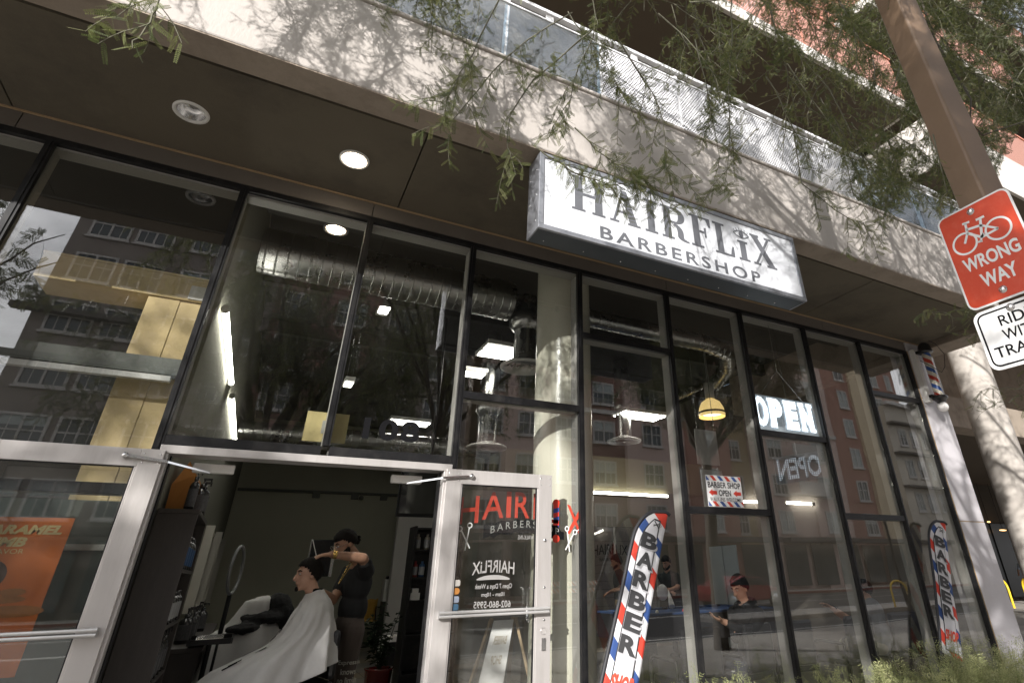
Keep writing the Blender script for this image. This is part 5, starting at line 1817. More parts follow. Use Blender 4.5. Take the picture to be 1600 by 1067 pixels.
MB().box(3.03, 3.36, 15.55, 15.8, 1.361, 1.43).build('black_gadget', M_BLACK, label='black gadget lying on the pale metal box', cat='gadget', bevel=0.02)
HE = thing('air_heater', 'small white heater standing behind the potted plant', 'heater', (2.35, 11.0, 0))
MB().box(2.16, 2.5, 10.9, 11.1, 0.05, 0.55).build('case', M_WHITEPL, HE, bevel=0.02)
MB().box(2.2, 2.46, 10.896, 10.8995, 0.12, 0.46).build('grille', M_BLACK, HE)
# potted plant
PT = thing('potted_plant', 'dark leafy plant in a red pot just inside the right jamb', 'plant', (1.66, 8.3, 0))
MB().lathe([(0.0, 0.0), (0.12, 0.0), (0.16, 0.40), (0.175, 0.42), (0.15, 0.42), (0.13, 0.36), (0.0, 0.36)], (1.66, 8.3, 0), 28).build('pot', mat('red_glaze', (0.16, 0.012, 0.012), 0.2, coat=0.6), PT)
M_LEAFD = mat('dark_house_leaf', (0.022, 0.042, 0.018), 0.4, var=0.4, scale=9, trans=0.2)
st_, lf = MB(), MB()
rr = random.Random(3)
for k in range(9):
    a = rr.uniform(0, 6.28)
    top = V3(1.66 + 0.17 * math.cos(a), 8.3 + 0.17 * math.sin(a), rr.uniform(0.65, 1.12))
    st_.tube([(1.66, 8.3, 0.36), (1.66 + 0.06 * math.cos(a), 8.3 + 0.06 * math.sin(a), 0.62), top], [0.008, 0.006, 0.003], 5)
    for i in range(26):
        s = rr.uniform(0.25, 1.0)
        b = V3(1.66, 8.3, 0.36) * (1 - s) + top * s
        an = rr.uniform(0, 6.28)
        d = unit(V3(math.cos(an), math.sin(an), rr.uniform(-0.35, 0.5)))
        L = rr.uniform(0.07, 0.13)
        sd_ = unit(np.cross(d, (0, 0, 1))) * L * 0.22
        lf.add([b, b + d * L * 0.5 + sd_ + V3(0, 0, 0.012), b + d * L - V3(0, 0, 0.012), b + d * L * 0.5 - sd_ + V3(0, 0, 0.012)], [(0, 1, 2, 3)])
st_.build('stem', M_LEAFD, PT)
lf.build('foliage', M_LEAFD, PT, kind='stuff')

# ================================================================ barber chairs
M_VINYL = mat('black_vinyl_seat', (0.018, 0.018, 0.02), 0.35, coat=0.2)
def barber_chair(x, y, rz, label):
    t = thing('barber_chair', label, 'barber chair', (0, 0, 0), 'barber chairs')
    MB().box(-0.30, 0.18, -0.27, 0.27, 0.50, 0.62).build('seat', M_VINYL, t, bevel=0.04, origin=(0, 0, 0))
    MB().box(0.12, 0.19, -0.23, 0.23, 0.62, 0.98).build('backrest', M_VINYL, t, bevel=0.04, origin=(0, 0, 0))
    for s in (-1, 1):
        MB().box(-0.24, 0.06, s * 0.29 - 0.03, s * 0.29 + 0.03, 0.74, 0.78).box(-0.18, -0.15, s * 0.29 - 0.02, s * 0.29 + 0.02, 0.55, 0.74).build('armrest', M_CHROME, t, bevel=0.01, origin=(0, 0, 0))
    MB().box(-0.62, -0.42, -0.2, 0.2, 0.20, 0.24).bar((-0.28, 0.14, 0.52), (-0.5, 0.14, 0.22), 0.03, 0.03).bar((-0.28, -0.14, 0.52), (-0.5, -0.14, 0.22), 0.03, 0.03).build('footrest', M_CHROME, t, origin=(0, 0, 0))
    MB().lathe([(0.0, 0.0), (0.33, 0.0), (0.34, 0.03), (0.24, 0.07), (0.09, 0.10), (0.08, 0.42), (0.11, 0.495), (0.0, 0.497)], (0, 0, 0), 30).build('pedestal', M_CHROME, t, origin=(0, 0, 0))
    t.location = (x, y, 0)
    t.rotation_euler = (0, 0, rz)
    return t
barber_chair(0.62, 6.20, 0.22, 'barber chair under the customer in the white cape')
ch2 = barber_chair(0.10, 7.75, 0.1, 'second barber chair draped in a white sheet by the ring light')
# sheet over the second chair, and a jacket thrown on it
def cloth_loft(loops, name, m, label, cat, thick=0.006, fold=0.0, nf=9, parent=None, n=48, sub=5, seed=0):
    """surface through closed loops (cx, cy, z0, ex, ey, dz_front): folds deepen towards the last loop"""
    k = len(loops)
    rows = []
    for i in range((k - 1) * sub + 1):
        s = i / sub
        a = min(int(s), k - 2)
        t = s - a
        p = [loops[max(0, min(k - 1, a + d))] for d in (-1, 0, 1, 2)]
        q = [0.5 * (2 * p[1][j] + (p[2][j] - p[0][j]) * t + (2 * p[0][j] - 5 * p[1][j] + 4 * p[2][j] - p[3][j]) * t * t + (3 * p[1][j] - p[0][j] - 3 * p[2][j] + p[3][j]) * t ** 3) for j in range(6)]
        rows.append((q, s / (k - 1)))
    verts, faces = [], []
    for q, s in rows:
        for j in range(n):
            th = 2 * math.pi * j / n
            f_ = fold * s * s * (math.sin(nf * th + seed + 1.5 * math.sin(2 * th)) + 0.5 * math.sin((nf * 2 - 3) * th + 2 + seed))
            x = q[0] + (q[3] + f_) * math.cos(th)
            y = q[1] + (q[4] + f_) * math.sin(th)
            z = q[2] + q[5] * math.cos(th) + 0.25 * f_
            verts.append((x, y, z))
    for i in range(len(rows) - 1):
        for j in range(n):
            j2 = (j + 1) % n
            faces.append((i * n + j, i * n + j2, (i + 1) * n + j2, (i + 1) * n + j))
    mb = MB().add(verts, faces, 0, True)
    o = mb.build(name, m, parent, label=label, cat=cat)
    if 'crease' not in bpy.data.textures:
        tq = bpy.data.textures.new('crease', 'CLOUDS')
        tq.noise_scale = 0.09
        tq.noise_depth = 3
    dq = o.modifiers.new('creases', 'DISPLACE')
    dq.texture = bpy.data.textures['crease']
    dq.strength = 0.028
    dq.mid_level = 0.5
    sd = o.modifiers.new('cloth', 'SOLIDIFY')
    sd.thickness = thick
    sd.offset = 1
    return o
M_CAPE = mat('white_cape_cloth', (0.62, 0.61, 0.60), 0.7, var=0.05, scale=3, bump=0.4, bscale=9, sheen=0.15, dirt=(0.48, 0.48, 0.48), dirt_amt=0.3, dirt_scale=4)
cloth_loft([(0.14, 7.75, 1.20, 0.03, 0.10, 0.02), (0.20, 7.75, 1.19, 0.14, 0.26, 0.02), (0.16, 7.75, 1.0, 0.22, 0.29, 0.03), (0.10, 7.73, 0.86, 0.36, 0.36, 0.06), (0.02, 7.72, 0.45, 0.45, 0.40, 0.12)], 'white_sheet', M_CAPE, 'white sheet draped over the second barber chair', 'cloth', fold=0.03, seed=1)
jk = MB()
for (c, r3) in (((0.38, 7.62, 1.14), (0.13, 0.12, 0.12)), ((0.26, 7.52, 1.03), (0.22, 0.11, 0.06)), ((0.46, 7.58, 1.06), (0.08, 0.10, 0.14)), ((0.10, 7.42, 0.95), (0.16, 0.09, 0.045))):
    jk.sphere(c, r3, 16, 10)
jo = jk.build('black_jacket', mat('black_jacket_cloth', (0.012, 0.012, 0.013), 0.85, bump=0.3, bscale=20), label='crumpled black jacket thrown over the white draped chair', cat='jacket')
rm = jo.modifiers.new('m', 'REMESH'); rm.mode = 'VOXEL'; rm.voxel_size = 0.02
dm = jo.modifiers.new('d', 'DISPLACE'); tx_ = bpy.data.textures.new('crumple', 'CLOUDS'); tx_.noise_scale = 0.07; dm.texture = tx_; dm.strength = 0.035

# ================================================================ right room furniture
PTB = thing('pool_table', 'pool table with blue felt and black sides in the right room', 'pool table', (6.6, 8.6, 0))
MB().box(5.30, 7.95, 7.95, 9.35, 0.46, 0.80).build('table_body', mat('black_table', (0.02, 0.02, 0.022), 0.35), PTB, bevel=0.01)
MB().box(5.40, 7.85, 8.05, 9.25, 0.801, 0.806).build('felt', mat('blue_felt', (0.025, 0.07, 0.20), 0.95, var=0.06), PTB)
m = MB().box(5.30, 7.95, 7.95, 8.05, 0.8005, 0.835).box(5.30, 7.95, 9.25, 9.35, 0.8005, 0.835).box(5.30, 5.40, 8.051, 9.249, 0.8005, 0.835).box(7.85, 7.95, 8.051, 9.249, 0.8005, 0.835)
m.build('rail', mat('blue_cushion', (0.03, 0.06, 0.14), 0.6), PTB, bevel=0.01)
pk_ = MB()
for x in (5.38, 6.62, 7.87):
    for y in (8.03, 9.27):
        pk_.lathe([(0.065, 0.837), (0.065, 0.80), (0.0, 0.80)], (x, y, 0), 16)
pk_.build('pocket', M_BLACK, PTB)
for x in (5.5, 7.75):
    for y in (8.15, 9.15):
        MB().box(x - 0.08, x + 0.08, y - 0.08, y + 0.08, 0, 0.459).build('leg', M_BLACK, PTB)
for (x, y, c, nm) in ((5.75, 8.25, (0.72, 0.70, 0.62), 'white cue ball'), (5.62, 8.30, (0.55, 0.16, 0.05), 'orange ball'), (6.25, 8.22, (0.55, 0.07, 0.07), 'red ball'), (6.40, 8.30, (0.65, 0.6, 0.5), 'cream striped ball')):
    MB().sphere((x, y, 0.834), 0.028, 14, 10).build('pool_ball', mat('ball_%s' % nm.split()[0], c, 0.1, coat=0.6), label=nm + ' on the blue pool table felt', cat='ball', group='pool balls')

def waiting_chair(x, y, rz, label):
    t = thing('waiting_chair', label, 'chair', (0, 0, 0), 'black waiting chairs along the glass')
    MB().box(-0.26, 0.26, -0.24, 0.24, 0.38, 0.47).build('seat', M_VINYL, t, bevel=0.03, origin=(0, 0, 0))
    bk_ = MB().box(-0.255, 0.255, -0.29, -0.23, 0.45, 0.875)
    bk_.build('backrest', M_VINYL, t, bevel=0.045, origin=(0, 0, 0))
    for s in (-1, 1):
        a_ = MB()
        a_.tube([(s * 0.29, -0.22, 0.60), (s * 0.29, 0.16, 0.62), (s * 0.29, 0.22, 0.58), (s * 0.29, 0.22, 0.0)], 0.016, 8)
        a_.tube([(s * 0.29, -0.22, 0.60), (s * 0.29, -0.24, 0.0)], 0.014, 8)
        a_.build('arm_leg', M_BLACK, t, origin=(0, 0, 0))
    t.location = (x, y, 0)
    t.rotation_euler = (0, 0, rz)
    return t
WC = [waiting_chair(4.80, 5.42, 0.25, 'black waiting chair under the man in the black hoodie')]
def dup(t, x, y, rz, label):
    c = t.copy(); COL.objects.link(c); c.location = (x, y, 0); c.rotation_euler = (0, 0, rz); c['label'] = label
    for ch in t.children:
        d = ch.copy(); COL.objects.link(d); d.parent = c
    return c
dup(WC[0], 4.12, 5.45, 0.0, 'empty black waiting chair left of the man in the black hoodie')
dup(WC[0], 5.50, 5.50, -0.05, 'empty black waiting chair between the hoodie man and the man with a watch')
dup(WC[0], 6.55, 5.50, 0.05, 'black waiting chair under the man in the grey shirt')
dup(WC[0], 7.45, 5.50, -0.1, 'black waiting chair nearest the far feather flag')
# ================================================================ people
def capsule(mb, p, q, r0, r1, n=12, mat=0):
    p, q = np.asarray(p, float), np.asarray(q, float)
    d = q - p
    L = np.linalg.norm(d)
    if L < 1e-6:
        return mb.sphere(p, r0, n, 8, mat)
    prof = []
    for i in range(5):
        a = math.pi / 2 * (1 - i / 4)
        prof.append((max(1e-4, r0 * math.cos(a)), -r0 * math.sin(a)))
    for i in range(5):
        a = math.pi / 2 * i / 4
        prof.append((max(1e-4, r1 * math.cos(a)), L + r1 * math.sin(a)))
    mb.lathe(prof, p, n, d, mat)
    k = len(mb.v)
    nn = n
    base = k - len(prof) * nn
    mb.f.append([base + j for j in range(nn)][::-1]); mb.m.append(mat); mb.s.append(True)
    mb.f.append([k - nn + j for j in range(nn)]); mb.m.append(mat); mb.s.append(True)
    return mb

def frame_of(fwd, up=(0, 0, 1)):
    f = unit(fwd)
    r = unit(np.cross(f, up))
    u = np.cross(r, f)
    return f, r, u

class Body:
    """collects tapered limbs and lumps with a material slot each; grown into one continuous skin by a voxel remesh"""
    def __init__(s):
        s.parts = []
    def limb(s, p, q, r0, r1, m):
        s.parts.append(('c', np.asarray(p, float), np.asarray(q, float), r0, r1, m))
    def chain(s, pts, rs, m):
        for a, b, ra, rb in zip(pts[:-1], pts[1:], rs[:-1], rs[1:]):
            s.limb(a, b, ra, rb, m)
    def lump(s, c, r3, m, ax=None):
        s.parts.append(('e', np.asarray(c, float), np.asarray(r3, float), ax, None, m))
    def head(s, c, fwd, up, k, skin):
        """c = middle of the head; returns its axes"""
        f, r, u = frame_of(fwd, up)
        A = [f, r, u]
        s.lump(c + u * 0.030 * k - f * 0.010 * k, (0.096 * k, 0.076 * k, 0.088 * k), skin, A)
        s.lump(c - u * 0.030 * k + f * 0.020 * k, (0.066 * k, 0.060 * k, 0.082 * k), skin, A)
        s.lump(c - u * 0.092 * k + f * 0.058 * k, (0.026 * k, 0.032 * k, 0.022 * k), skin, A)
        s.limb(c + u * 0.022 * k + f * 0.085 * k, c - u * 0.022 * k + f * 0.106 * k, 0.010 * k, 0.017 * k, skin)
        s.lump(c + u * 0.034 * k + f * 0.076 * k, (0.016 * k, 0.050 * k, 0.012 * k), skin, A)
        s.lump(c - u * 0.054 * k + f * 0.082 * k, (0.012 * k, 0.026 * k, 0.010 * k), skin, A)
        for sg in (-1, 1):
            s.lump(c + r * sg * 0.077 * k - u * 0.005 * k - f * 0.008 * k, (0.018 * k, 0.010 * k, 0.032 * k), skin, A)
        return A
    def hand(s, wrist, d, palm_n, k, skin, curl=0.5, side=1):
        """d = direction of the palm, palm_n = way the palm faces; five bent fingers of unequal length"""
        d = unit(d); n = unit(palm_n); n = unit(n - d * np.dot(n, d)); w = np.cross(d, n) * side
        wrist = np.asarray(wrist, float)
        pc = wrist + d * 0.045 * k
        s.lump(pc, (0.050 * k, 0.040 * k, 0.017 * k), skin, [d, w, n])
        for i, (o, L) in enumerate(((-0.030, 0.062), (-0.010, 0.078), (0.010, 0.082), (0.029, 0.072))):
            b = wrist + d * 0.085 * k + w * o * k
            c1 = unit(d + n * 0.35 * curl)
            c2 = unit(d + n * 1.2 * curl)
            m1 = b + c1 * L * 0.5 * k
            m2 = m1 + c2 * L * 0.5 * k
            s.chain([b - d * 0.02 * k, b, m1, m2], [0.0095 * k, 0.0095 * k, 0.0085 * k, 0.0075 * k], skin)
        t0 = wrist + d * 0.025 * k + w * 0.032 * k
        t1 = t0 + unit(d * 0.6 + w * 0.75 + n * 0.2) * 0.045 * k
        t2 = t1 + unit(d * 0.9 + n * 0.5 * curl + w * 0.1) * 0.034 * k
        s.chain([t0, t1, t2], [0.013 * k, 0.0105 * k, 0.0085 * k], skin)
    def build(s, name, mats, parent, voxel=0.009):
        mb = MB()
        for p in s.parts:
            if p[0] == 'c':
                capsule(mb, p[1], p[2], p[3], p[4], 14)
            else:
                mb.sphere(p[1], tuple(p[2]), 18, 12, 0, p[3])
        o = mb.build('tmp', M_BLACK, parent)
        rm = o.modifiers.new('r', 'REMESH')
        rm.mode = 'VOXEL'
        rm.voxel_size = voxel
        rm.use_smooth_shade = True
        sm = o.modifiers.new('s', 'SMOOTH')
        sm.iterations = 3
        sm.factor = 0.5
        bpy.context.view_layer.update()
        dg = bpy.context.evaluated_depsgraph_get()
        me = bpy.data.meshes.new_from_object(o.evaluated_get(dg))
        org = np.array(world_loc(parent))
        bpy.data.objects.remove(o)
        nf = len(me.polygons)
        ce = np.empty(nf * 3); me.polygons.foreach_get('center', ce); ce = ce.reshape(-1, 3) + org
        best = np.full(nf, 1e9); idx = np.zeros(nf, int)
        for p in s.parts:
            if p[0] == 'c':
                a, b, ra, rb = p[1:5]
                d = b - a; L2 = max(1e-9, d @ d)
                t = np.clip(((ce - a) @ d) / L2, 0, 1)
                dist = np.linalg.norm(ce - (a + t[:, None] * d), axis=1) - (ra + (rb - ra) * t)
            else:
                c, r3, ax = p[1:4]
                q = ce - c
                if ax is not None:
                    q = np.stack([q @ unit(a_) for a_ in ax], 1)
                kx = np.linalg.norm(q / r3, axis=1)
                dist = (kx - 1) * r3.min()
            m_ = dist < best
            best[m_] = dist[m_]; idx[m_] = p[5]
        me.materials.clear()
        for q in mats:
            me.materials.append(q)
        me.polygons.foreach_set('material_index', idx.astype(np.int32))
        me.polygons.foreach_set('use_smooth', np.ones(nf, bool))
        me.name = name
        ob = bpy.data.objects.new(name, me)
        COL.objects.link(ob)
        ob.parent = parent
        return ob

def hair_cap(name, c, A, k, m, parent, low=-0.1, front=0.06, r=(0.108, 0.088, 0.102), lift=0.0, fade=None):
    """hair as a skull-shaped shell with a hairline: bare below the line and over the face"""
    f, rr_, u = A
    mb = MB()
    n, q = 40, 26
    verts = []
    for i in range(q + 1):
        th = math.pi * i / q
        for j in range(n):
            ph = 2 * math.pi * j / n
            a, b, d = math.sin(th) * math.cos(ph), math.sin(th) * math.sin(ph), math.cos(th)
            w = 1 + 0.03 * math.sin(9 * ph + 5 * th) + 0.02 * math.sin(23 * ph - 11 * th)
            verts.append((a, b, d, w))
    faces = []
    def hl(a):
        # hairline: high over the forehead, down past the ears, low on the nape
        s = min(1.0, max(0.0, (a + 0.10) / 0.75))
        s = s * s * (3 - 2 * s)
        bk_ = min(1.0, max(0.0, (-a - 0.1) / 0.6))
        return low + (front - low) * s - 0.45 * bk_
    vs2 = []
    for (a, b, d, w) in verts:
        e = min(1.0, max(0.0, (d - hl(a)) / 0.30))
        vs2.append((a, b, d, w * (0.90 + 0.10 * math.sqrt(e))))
    verts = vs2
    for i in range(q):
        for j in range(n):
            j2 = (j + 1) % n
            cs = [verts[x] for x in (i * n + j, (i + 1) * n + j, (i + 1) * n + j2, i * n + j2)]
            a = sum(x[0] for x in cs) / 4; d = sum(x[2] for x in cs) / 4
            if d > hl(a):
                faces.append((i * n + j, (i + 1) * n + j, (i + 1) * n + j2, i * n + j2))
    pts = [c + f * (v[0] * r[0] * k * v[3] - 0.010 * k) + rr_ * (v[1] * r[1] * k * v[3]) + u * (v[2] * (r[2] + (lift if v[2] > 0.3 else 0)) * k * v[3] + 0.026 * k) for v in verts]
    mb.add(pts, faces, 0, True)
    o = mb.build(name, m, parent)
    sd = o.modifiers.new('thick', 'SOLIDIFY')
    sd.thickness = 0.006 * k
    sd.offset = -1
    return o
def eyes(c, A, k, parent):
    f, r, u = A
    w, p = MB(), MB()
    for sg in (-1, 1):
        e = c + f * 0.0800 * k + r * sg * 0.031 * k + u * 0.016 * k
        w.sphere(e, (0.008 * k, 0.013 * k, 0.006 * k), 10, 6, 0, [f, r, u])
        p.sphere(e + f * 0.005 * k, (0.005 * k, 0.005 * k, 0.005 * k), 8, 6, 0, [f, r, u])
    w.build('eye', mat('eye_white', (0.5, 0.48, 0.45), 0.3), parent)
    p.build('iris', mat('eye_dark', (0.02, 0.012, 0.008), 0.2), parent)
    b = MB()
    for sg in (-1, 1):
        b.tube([c + f * 0.088 * k + r * sg * 0.014 * k + u * 0.036 * k, c + f * 0.084 * k + r * sg * 0.036 * k + u * 0.043 * k, c + f * 0.072 * k + r * sg * 0.054 * k + u * 0.035 * k], [0.005 * k, 0.0055 * k, 0.003 * k], 6)
    b.build('eyebrow', M_HAIRK, parent)
def beard(c, A, k, parent, full=True):
    f, r, u = A
    b = MB()
    if full:
        for t in np.linspace(-1, 1, 15):
            a = t * 1.45
            p = c - u * (0.085 - 0.04 * abs(t)) * k + f * (0.066 * math.cos(a)) * k + r * (0.064 * math.sin(a)) * k
            b.sphere(p, (0.018 * k, 0.018 * k, 0.026 * k), 10, 6, 0, [f, r, u])
    else:
        b.sphere(c - u * 0.098 * k + f * 0.078 * k, (0.016 * k, 0.022 * k, 0.020 * k), 10, 6, 0, [f, r, u])
    if full:
        b.tube([c - u * 0.052 * k + f * 0.082 * k - r * 0.034 * k, c - u * 0.040 * k + f * 0.098 * k, c - u * 0.052 * k + f * 0.082 * k + r * 0.034 * k], [0.005 * k, 0.008 * k, 0.005 * k], 8)
    o = b.build('beard', M_HAIRK, parent)

M_SKIN = mat('tan_skin', (0.42, 0.23, 0.145), 0.5, var=0.10, scale=14, grain=0.06)
M_SKIN2 = mat('light_skin', (0.52, 0.30, 0.21), 0.5, var=0.10, scale=14, grain=0.06)
M_TATTOO = mat('tattooed_skin', (0.36, 0.20, 0.13), 0.5, var=0.15, scale=20, dirt=(0.10, 0.075, 0.06), dirt_amt=0.65, dirt_scale=26)
M_HAIRK = mat('black_hair', (0.009, 0.007, 0.006), 0.75, spec=0.15, var=0.3, scale=60, stretch=(1, 1, 0.2), bump=0.4)
M_TEE = mat('black_tee', (0.012, 0.012, 0.013), 0.9, var=0.2, bump=0.2, bscale=18)
M_SWEAT = mat('brown_sweatpants', (0.085, 0.065, 0.055), 0.9, var=0.12, bump=0.25, bscale=16)
M_SHOE = mat('dark_shoe', (0.02, 0.02, 0.02), 0.5)
M_JEAN = mat('dark_denim', (0.03, 0.032, 0.04), 0.9)
M_KHAKI = mat('khaki_trousers', (0.26, 0.20, 0.11), 0.9)
M_GREYT = mat('grey_shirt', (0.26, 0.27, 0.29), 0.9, var=0.08, bump=0.2, bscale=14)
M_DARKT = mat('dark_green_grey_shirt', (0.03, 0.037, 0.036), 0.9, var=0.1)
M_HOOD = mat('black_hoodie', (0.016, 0.016, 0.017), 0.92, var=0.15, bump=0.25, bscale=16)

# ---- the barber
BR = thing('person', 'barber in black t-shirt and brown sweatpants, arm raised with a comb', 'person', (0.98, 6.6, 0))
b = Body()
hc = V3(0.815, 6.52, 1.675)
A = b.head(hc, (-0.80, -0.28, -0.40), (0, 0, 1), 1.06, 0)
f_, r_, u_ = A
neck0 = V3(0.985, 6.60, 1.52)
b.limb(neck0, hc - u_ * 0.06 - f_ * 0.03, 0.060, 0.056, 0)
chest, waist, pel = V3(1.00, 6.61, 1.33), V3(1.0, 6.63, 1.12), V3(0.99, 6.63, 0.95)
ff_, rr2, uu_ = frame_of((-0.93, -0.36, 0))
b.lump(chest, (0.125, 0.190, 0.185), 1, [ff_, rr2, uu_])
b.lump(waist, (0.125, 0.170, 0.17), 1, [ff_, rr2, uu_])
b.lump(pel + V3(0, 0, 0.02), (0.13, 0.175, 0.13), 2, [ff_, rr2, uu_])
b.limb(neck0 + V3(0, 0, -0.05), neck0, 0.075, 0.06, 0)
shN, shF = V3(1.045, 6.435, 1.435), V3(0.93, 6.78, 1.43)
b.limb(shN, shF, 0.078, 0.078, 1)
elN, wrN = V3(0.965, 6.24, 1.545), V3(0.665, 6.16, 1.575)
b.limb(shN, shN + (elN - shN) * 0.62, 0.076, 0.068, 1)
b.limb(shN + (elN - shN) * 0.6, elN, 0.050, 0.044, 3)
b.limb(elN, elN + (wrN - elN) * 0.35, 0.046, 0.045, 3)
b.limb(elN + (wrN - elN) * 0.3, wrN, 0.045, 0.029, 3)
b.hand(wrN, wrN - elN + V3(0, 0, -0.06), (0.1, 0.2, -1), 1.0, 0, curl=0.55, side=-1)
elF, wrF = V3(0.80, 6.60, 1.19), V3(0.66, 6.36, 1.27)
b.limb(shF, shF + (elF - shF) * 0.6, 0.074, 0.064, 1)
b.limb(shF + (elF - shF) * 0.55, elF, 0.048, 0.043, 0)
b.chain([elF, elF + (wrF - elF) * 0.4, wrF], [0.044, 0.043, 0.029], 0)
b.hand(wrF, (-0.55, -0.5, 0.25), (-0.3, 0.3, -1), 1.0, 0, curl=0.6, side=1)
for sg, kx in ((-1, -0.02), (1, 0.03)):
    hip = pel + rr2 * sg * 0.095 + V3(0, 0, -0.02)
    kn = V3(hip[0] + kx, hip[1], 0.52)
    an = V3(kn[0] + 0.04, kn[1], 0.09)
    b.chain([hip, kn, an + V3(0, 0, 0.05)], [0.105, 0.083, 0.075], 2)
    b.limb(an + V3(0.02, 0, -0.035), an + V3(-0.17, -0.06, -0.045), 0.048, 0.040, 4)
b.build('body', [M_SKIN, M_TEE, M_SWEAT, M_TATTOO, M_SHOE], BR, 0.0085)
hair_cap('hair', hc, A, 1.06, M_HAIRK, BR, low=-0.15, front=0.38)
bun = MB()
rr = random.Random(5)
for i in range(26):
    q = V3(rr.uniform(-1, 1), rr.uniform(-1, 1), rr.uniform(-1, 1))
    bun.sphere(hc - f_ * 0.128 - u_ * 0.005 + q * 0.026, rr.uniform(0.012, 0.022), 8, 6)
bun.build('hair_bun', M_HAIRK, BR)
eyes(hc, A, 1.06, BR)
beard(hc, A, 1.06, BR, True)
gl = MB()
for sg in (-1, 1):
    e = hc + f_ * 0.112 + r_ * sg * 0.034 + u_ * 0.014
    gl.tube([e + r_ * 0.027 * math.cos(a) + u_ * 0.020 * math.sin(a) for a in np.linspace(0, 2 * math.pi, 17)], 0.0024, 6, cap=False)
    gl.tube([e + r_ * sg * 0.027, hc + r_ * sg * 0.086 + f_ * 0.0 + u_ * 0.012], 0.0026, 6)
gl.tube([hc + f_ * 0.116 - r_ * 0.008 + u_ * 0.018, hc + f_ * 0.116 + r_ * 0.008 + u_ * 0.018], 0.0022, 6)
gl.build('glasses', mat('bright_metal', (0.85, 0.82, 0.75), 0.12, metal=1.0), BR)
M_GOLD = mat('gold', (0.75, 0.50, 0.16), 0.25, metal=1.0)
ch = MB()
ncb = V3(0.945, 6.56, 1.50)
pts = [ncb + V3(-0.035 - 0.085 * math.sin(t * math.pi), -0.10 + 0.20 * t, -0.19 * math.sin(t * math.pi) + 0.02) for t in np.linspace(0, 1, 15)]
ch.tube(pts, 0.004, 6)
ch.build('neck_chain', M_GOLD, BR)
wb = MB()
d_ = unit(wrN - elN)
for k in range(2):
    c_ = wrN - d_ * (0.02 + 0.018 * k)
    wb.lathe([(0.031, -0.007), (0.037, -0.006), (0.037, 0.006), (0.031, 0.007)], c_, 20, d_)
wb.sphere(wrN - d_ * 0.028 + V3(0, -0.036, 0.006), (0.016, 0.008, 0.016), 10, 6)
wb.build('wristwatch', M_GOLD, BR)
# white print on the trousers
tr = MB()
def leg(u, v, o):
    base = pel - rr2 * (-0.095)
    cx, cy = (pel + rr2 * (-1 if np.dot(rr2, (0, -1, 0)) < 0 else 1) * 0.095)[:2]
    ang = u / 0.098
    fx_, fy_ = -0.05, -1.0
    c0 = math.atan2(fy_, fx_)
    rad = 0.107
    return V3(cx + rad * math.cos(c0 + ang) - 0.0, cy + rad * math.sin(c0 + ang), v)
for st_, z, w_ in (('Expressio', 0.665, 0.20), ('knows', 0.60, 0.13), ('no limits', 0.535, 0.17)):
    put_text(tr, st_, None, w=w_, h=0.045, bold=0.02, fn=lambda a, bb_, o, w_=w_, z=z: leg(a - w_ / 2, z + bb_, o))
tr.build('trouser_lettering', mat('cream_print', (0.5, 0.48, 0.42), 0.8), BR)
cm = MB()
cb0 = V3(0.535, 6.12, 1.565)
cm.bar(cb0, cb0 + V3(-0.055, 0.0, 0.13), 0.004, 0.032, (0, 1, 0))
cm.build('hair_comb', mat('white_comb', (0.75, 0.74, 0.70), 0.4), label='white comb held above the customer\'s hair', cat='comb')

# ---- the customer
CU = thing('person', 'customer with short dark hair and goatee seated in profile under the white cape', 'person', (0.62, 6.18, 0.6))
b = Body()
hc2 = V3(0.500, 6.14, 1.405)
A2 = b.head(hc2, (-0.96, -0.26, -0.06), (0, 0, 1), 1.03, 0)
b.limb(V3(0.60, 6.18, 1.20), hc2 + V3(0.035, 0.01, -0.07), 0.062, 0.055, 0)
fB, rB, uB = frame_of((-0.96, -0.24, 0))
b.lump((0.63, 6.18, 1.00), (0.100, 0.165, 0.17), 1, [fB, rB, uB])
b.lump((0.62, 6.18, 0.78), (0.135, 0.18, 0.17), 1, [fB, rB, uB])
b.limb(V3(0.60, 6.03, 1.11), V3(0.64, 6.33, 1.11), 0.055, 0.055, 1)
for sg in (-1, 1):
    sh = V3(0.61, 6.18, 1.08) + rB * sg * 0.17
    el = sh + V3(-0.06, 0, -0.26) + rB * sg * 0.06
    wr = el + fB * 0.15 + V3(0, 0, -0.09)
    b.chain([sh, el], [0.055, 0.045], 1)
    b.chain([el, wr], [0.044, 0.03], 0)
    b.hand(wr, fB, (0, 0, -1), 1.0, 0, curl=0.5, side=-sg)
    hip = V3(0.60, 6.18, 0.70) + rB * sg * 0.09
    kn = hip + fB * 0.44 + V3(0, 0, 0.03) + rB * sg * 0.03
    an = kn + fB * 0.12 + V3(0, 0, -0.42)
    b.chain([hip, kn, an], [0.085, 0.062, 0.045], 2)
    b.limb(an, an + fB * 0.16 + V3(0, 0, -0.02), 0.042, 0.034, 3)
b.build('body', [M_SKIN2, M_DARKT, M_JEAN, M_SHOE], CU, 0.009)
hair_cap('hair', hc2, A2, 1.03, M_HAIRK, CU, low=-0.35, front=0.42, lift=0.008)
eyes(hc2, A2, 1.03, CU)
beard(hc2, A2, 1.03, CU, False)
CP = thing('barber_cape', 'white barber cape with black print draped over the seated customer', 'cape', (0.4, 6.1, 0.4))
cape_loops = [(0.585, 6.175, 1.285, 0.066, 0.066, 0.012), (0.595, 6.18, 1.235, 0.10, 0.15, 0.01), (0.60, 6.18, 1.16, 0.135, 0.245, 0.02), (0.54, 6.16, 0.98, 0.23, 0.30, 0.085), (0.36, 6.10, 0.80, 0.45, 0.36, 0.10), (0.26, 6.06, 0.56, 0.56, 0.39, 0.18)]
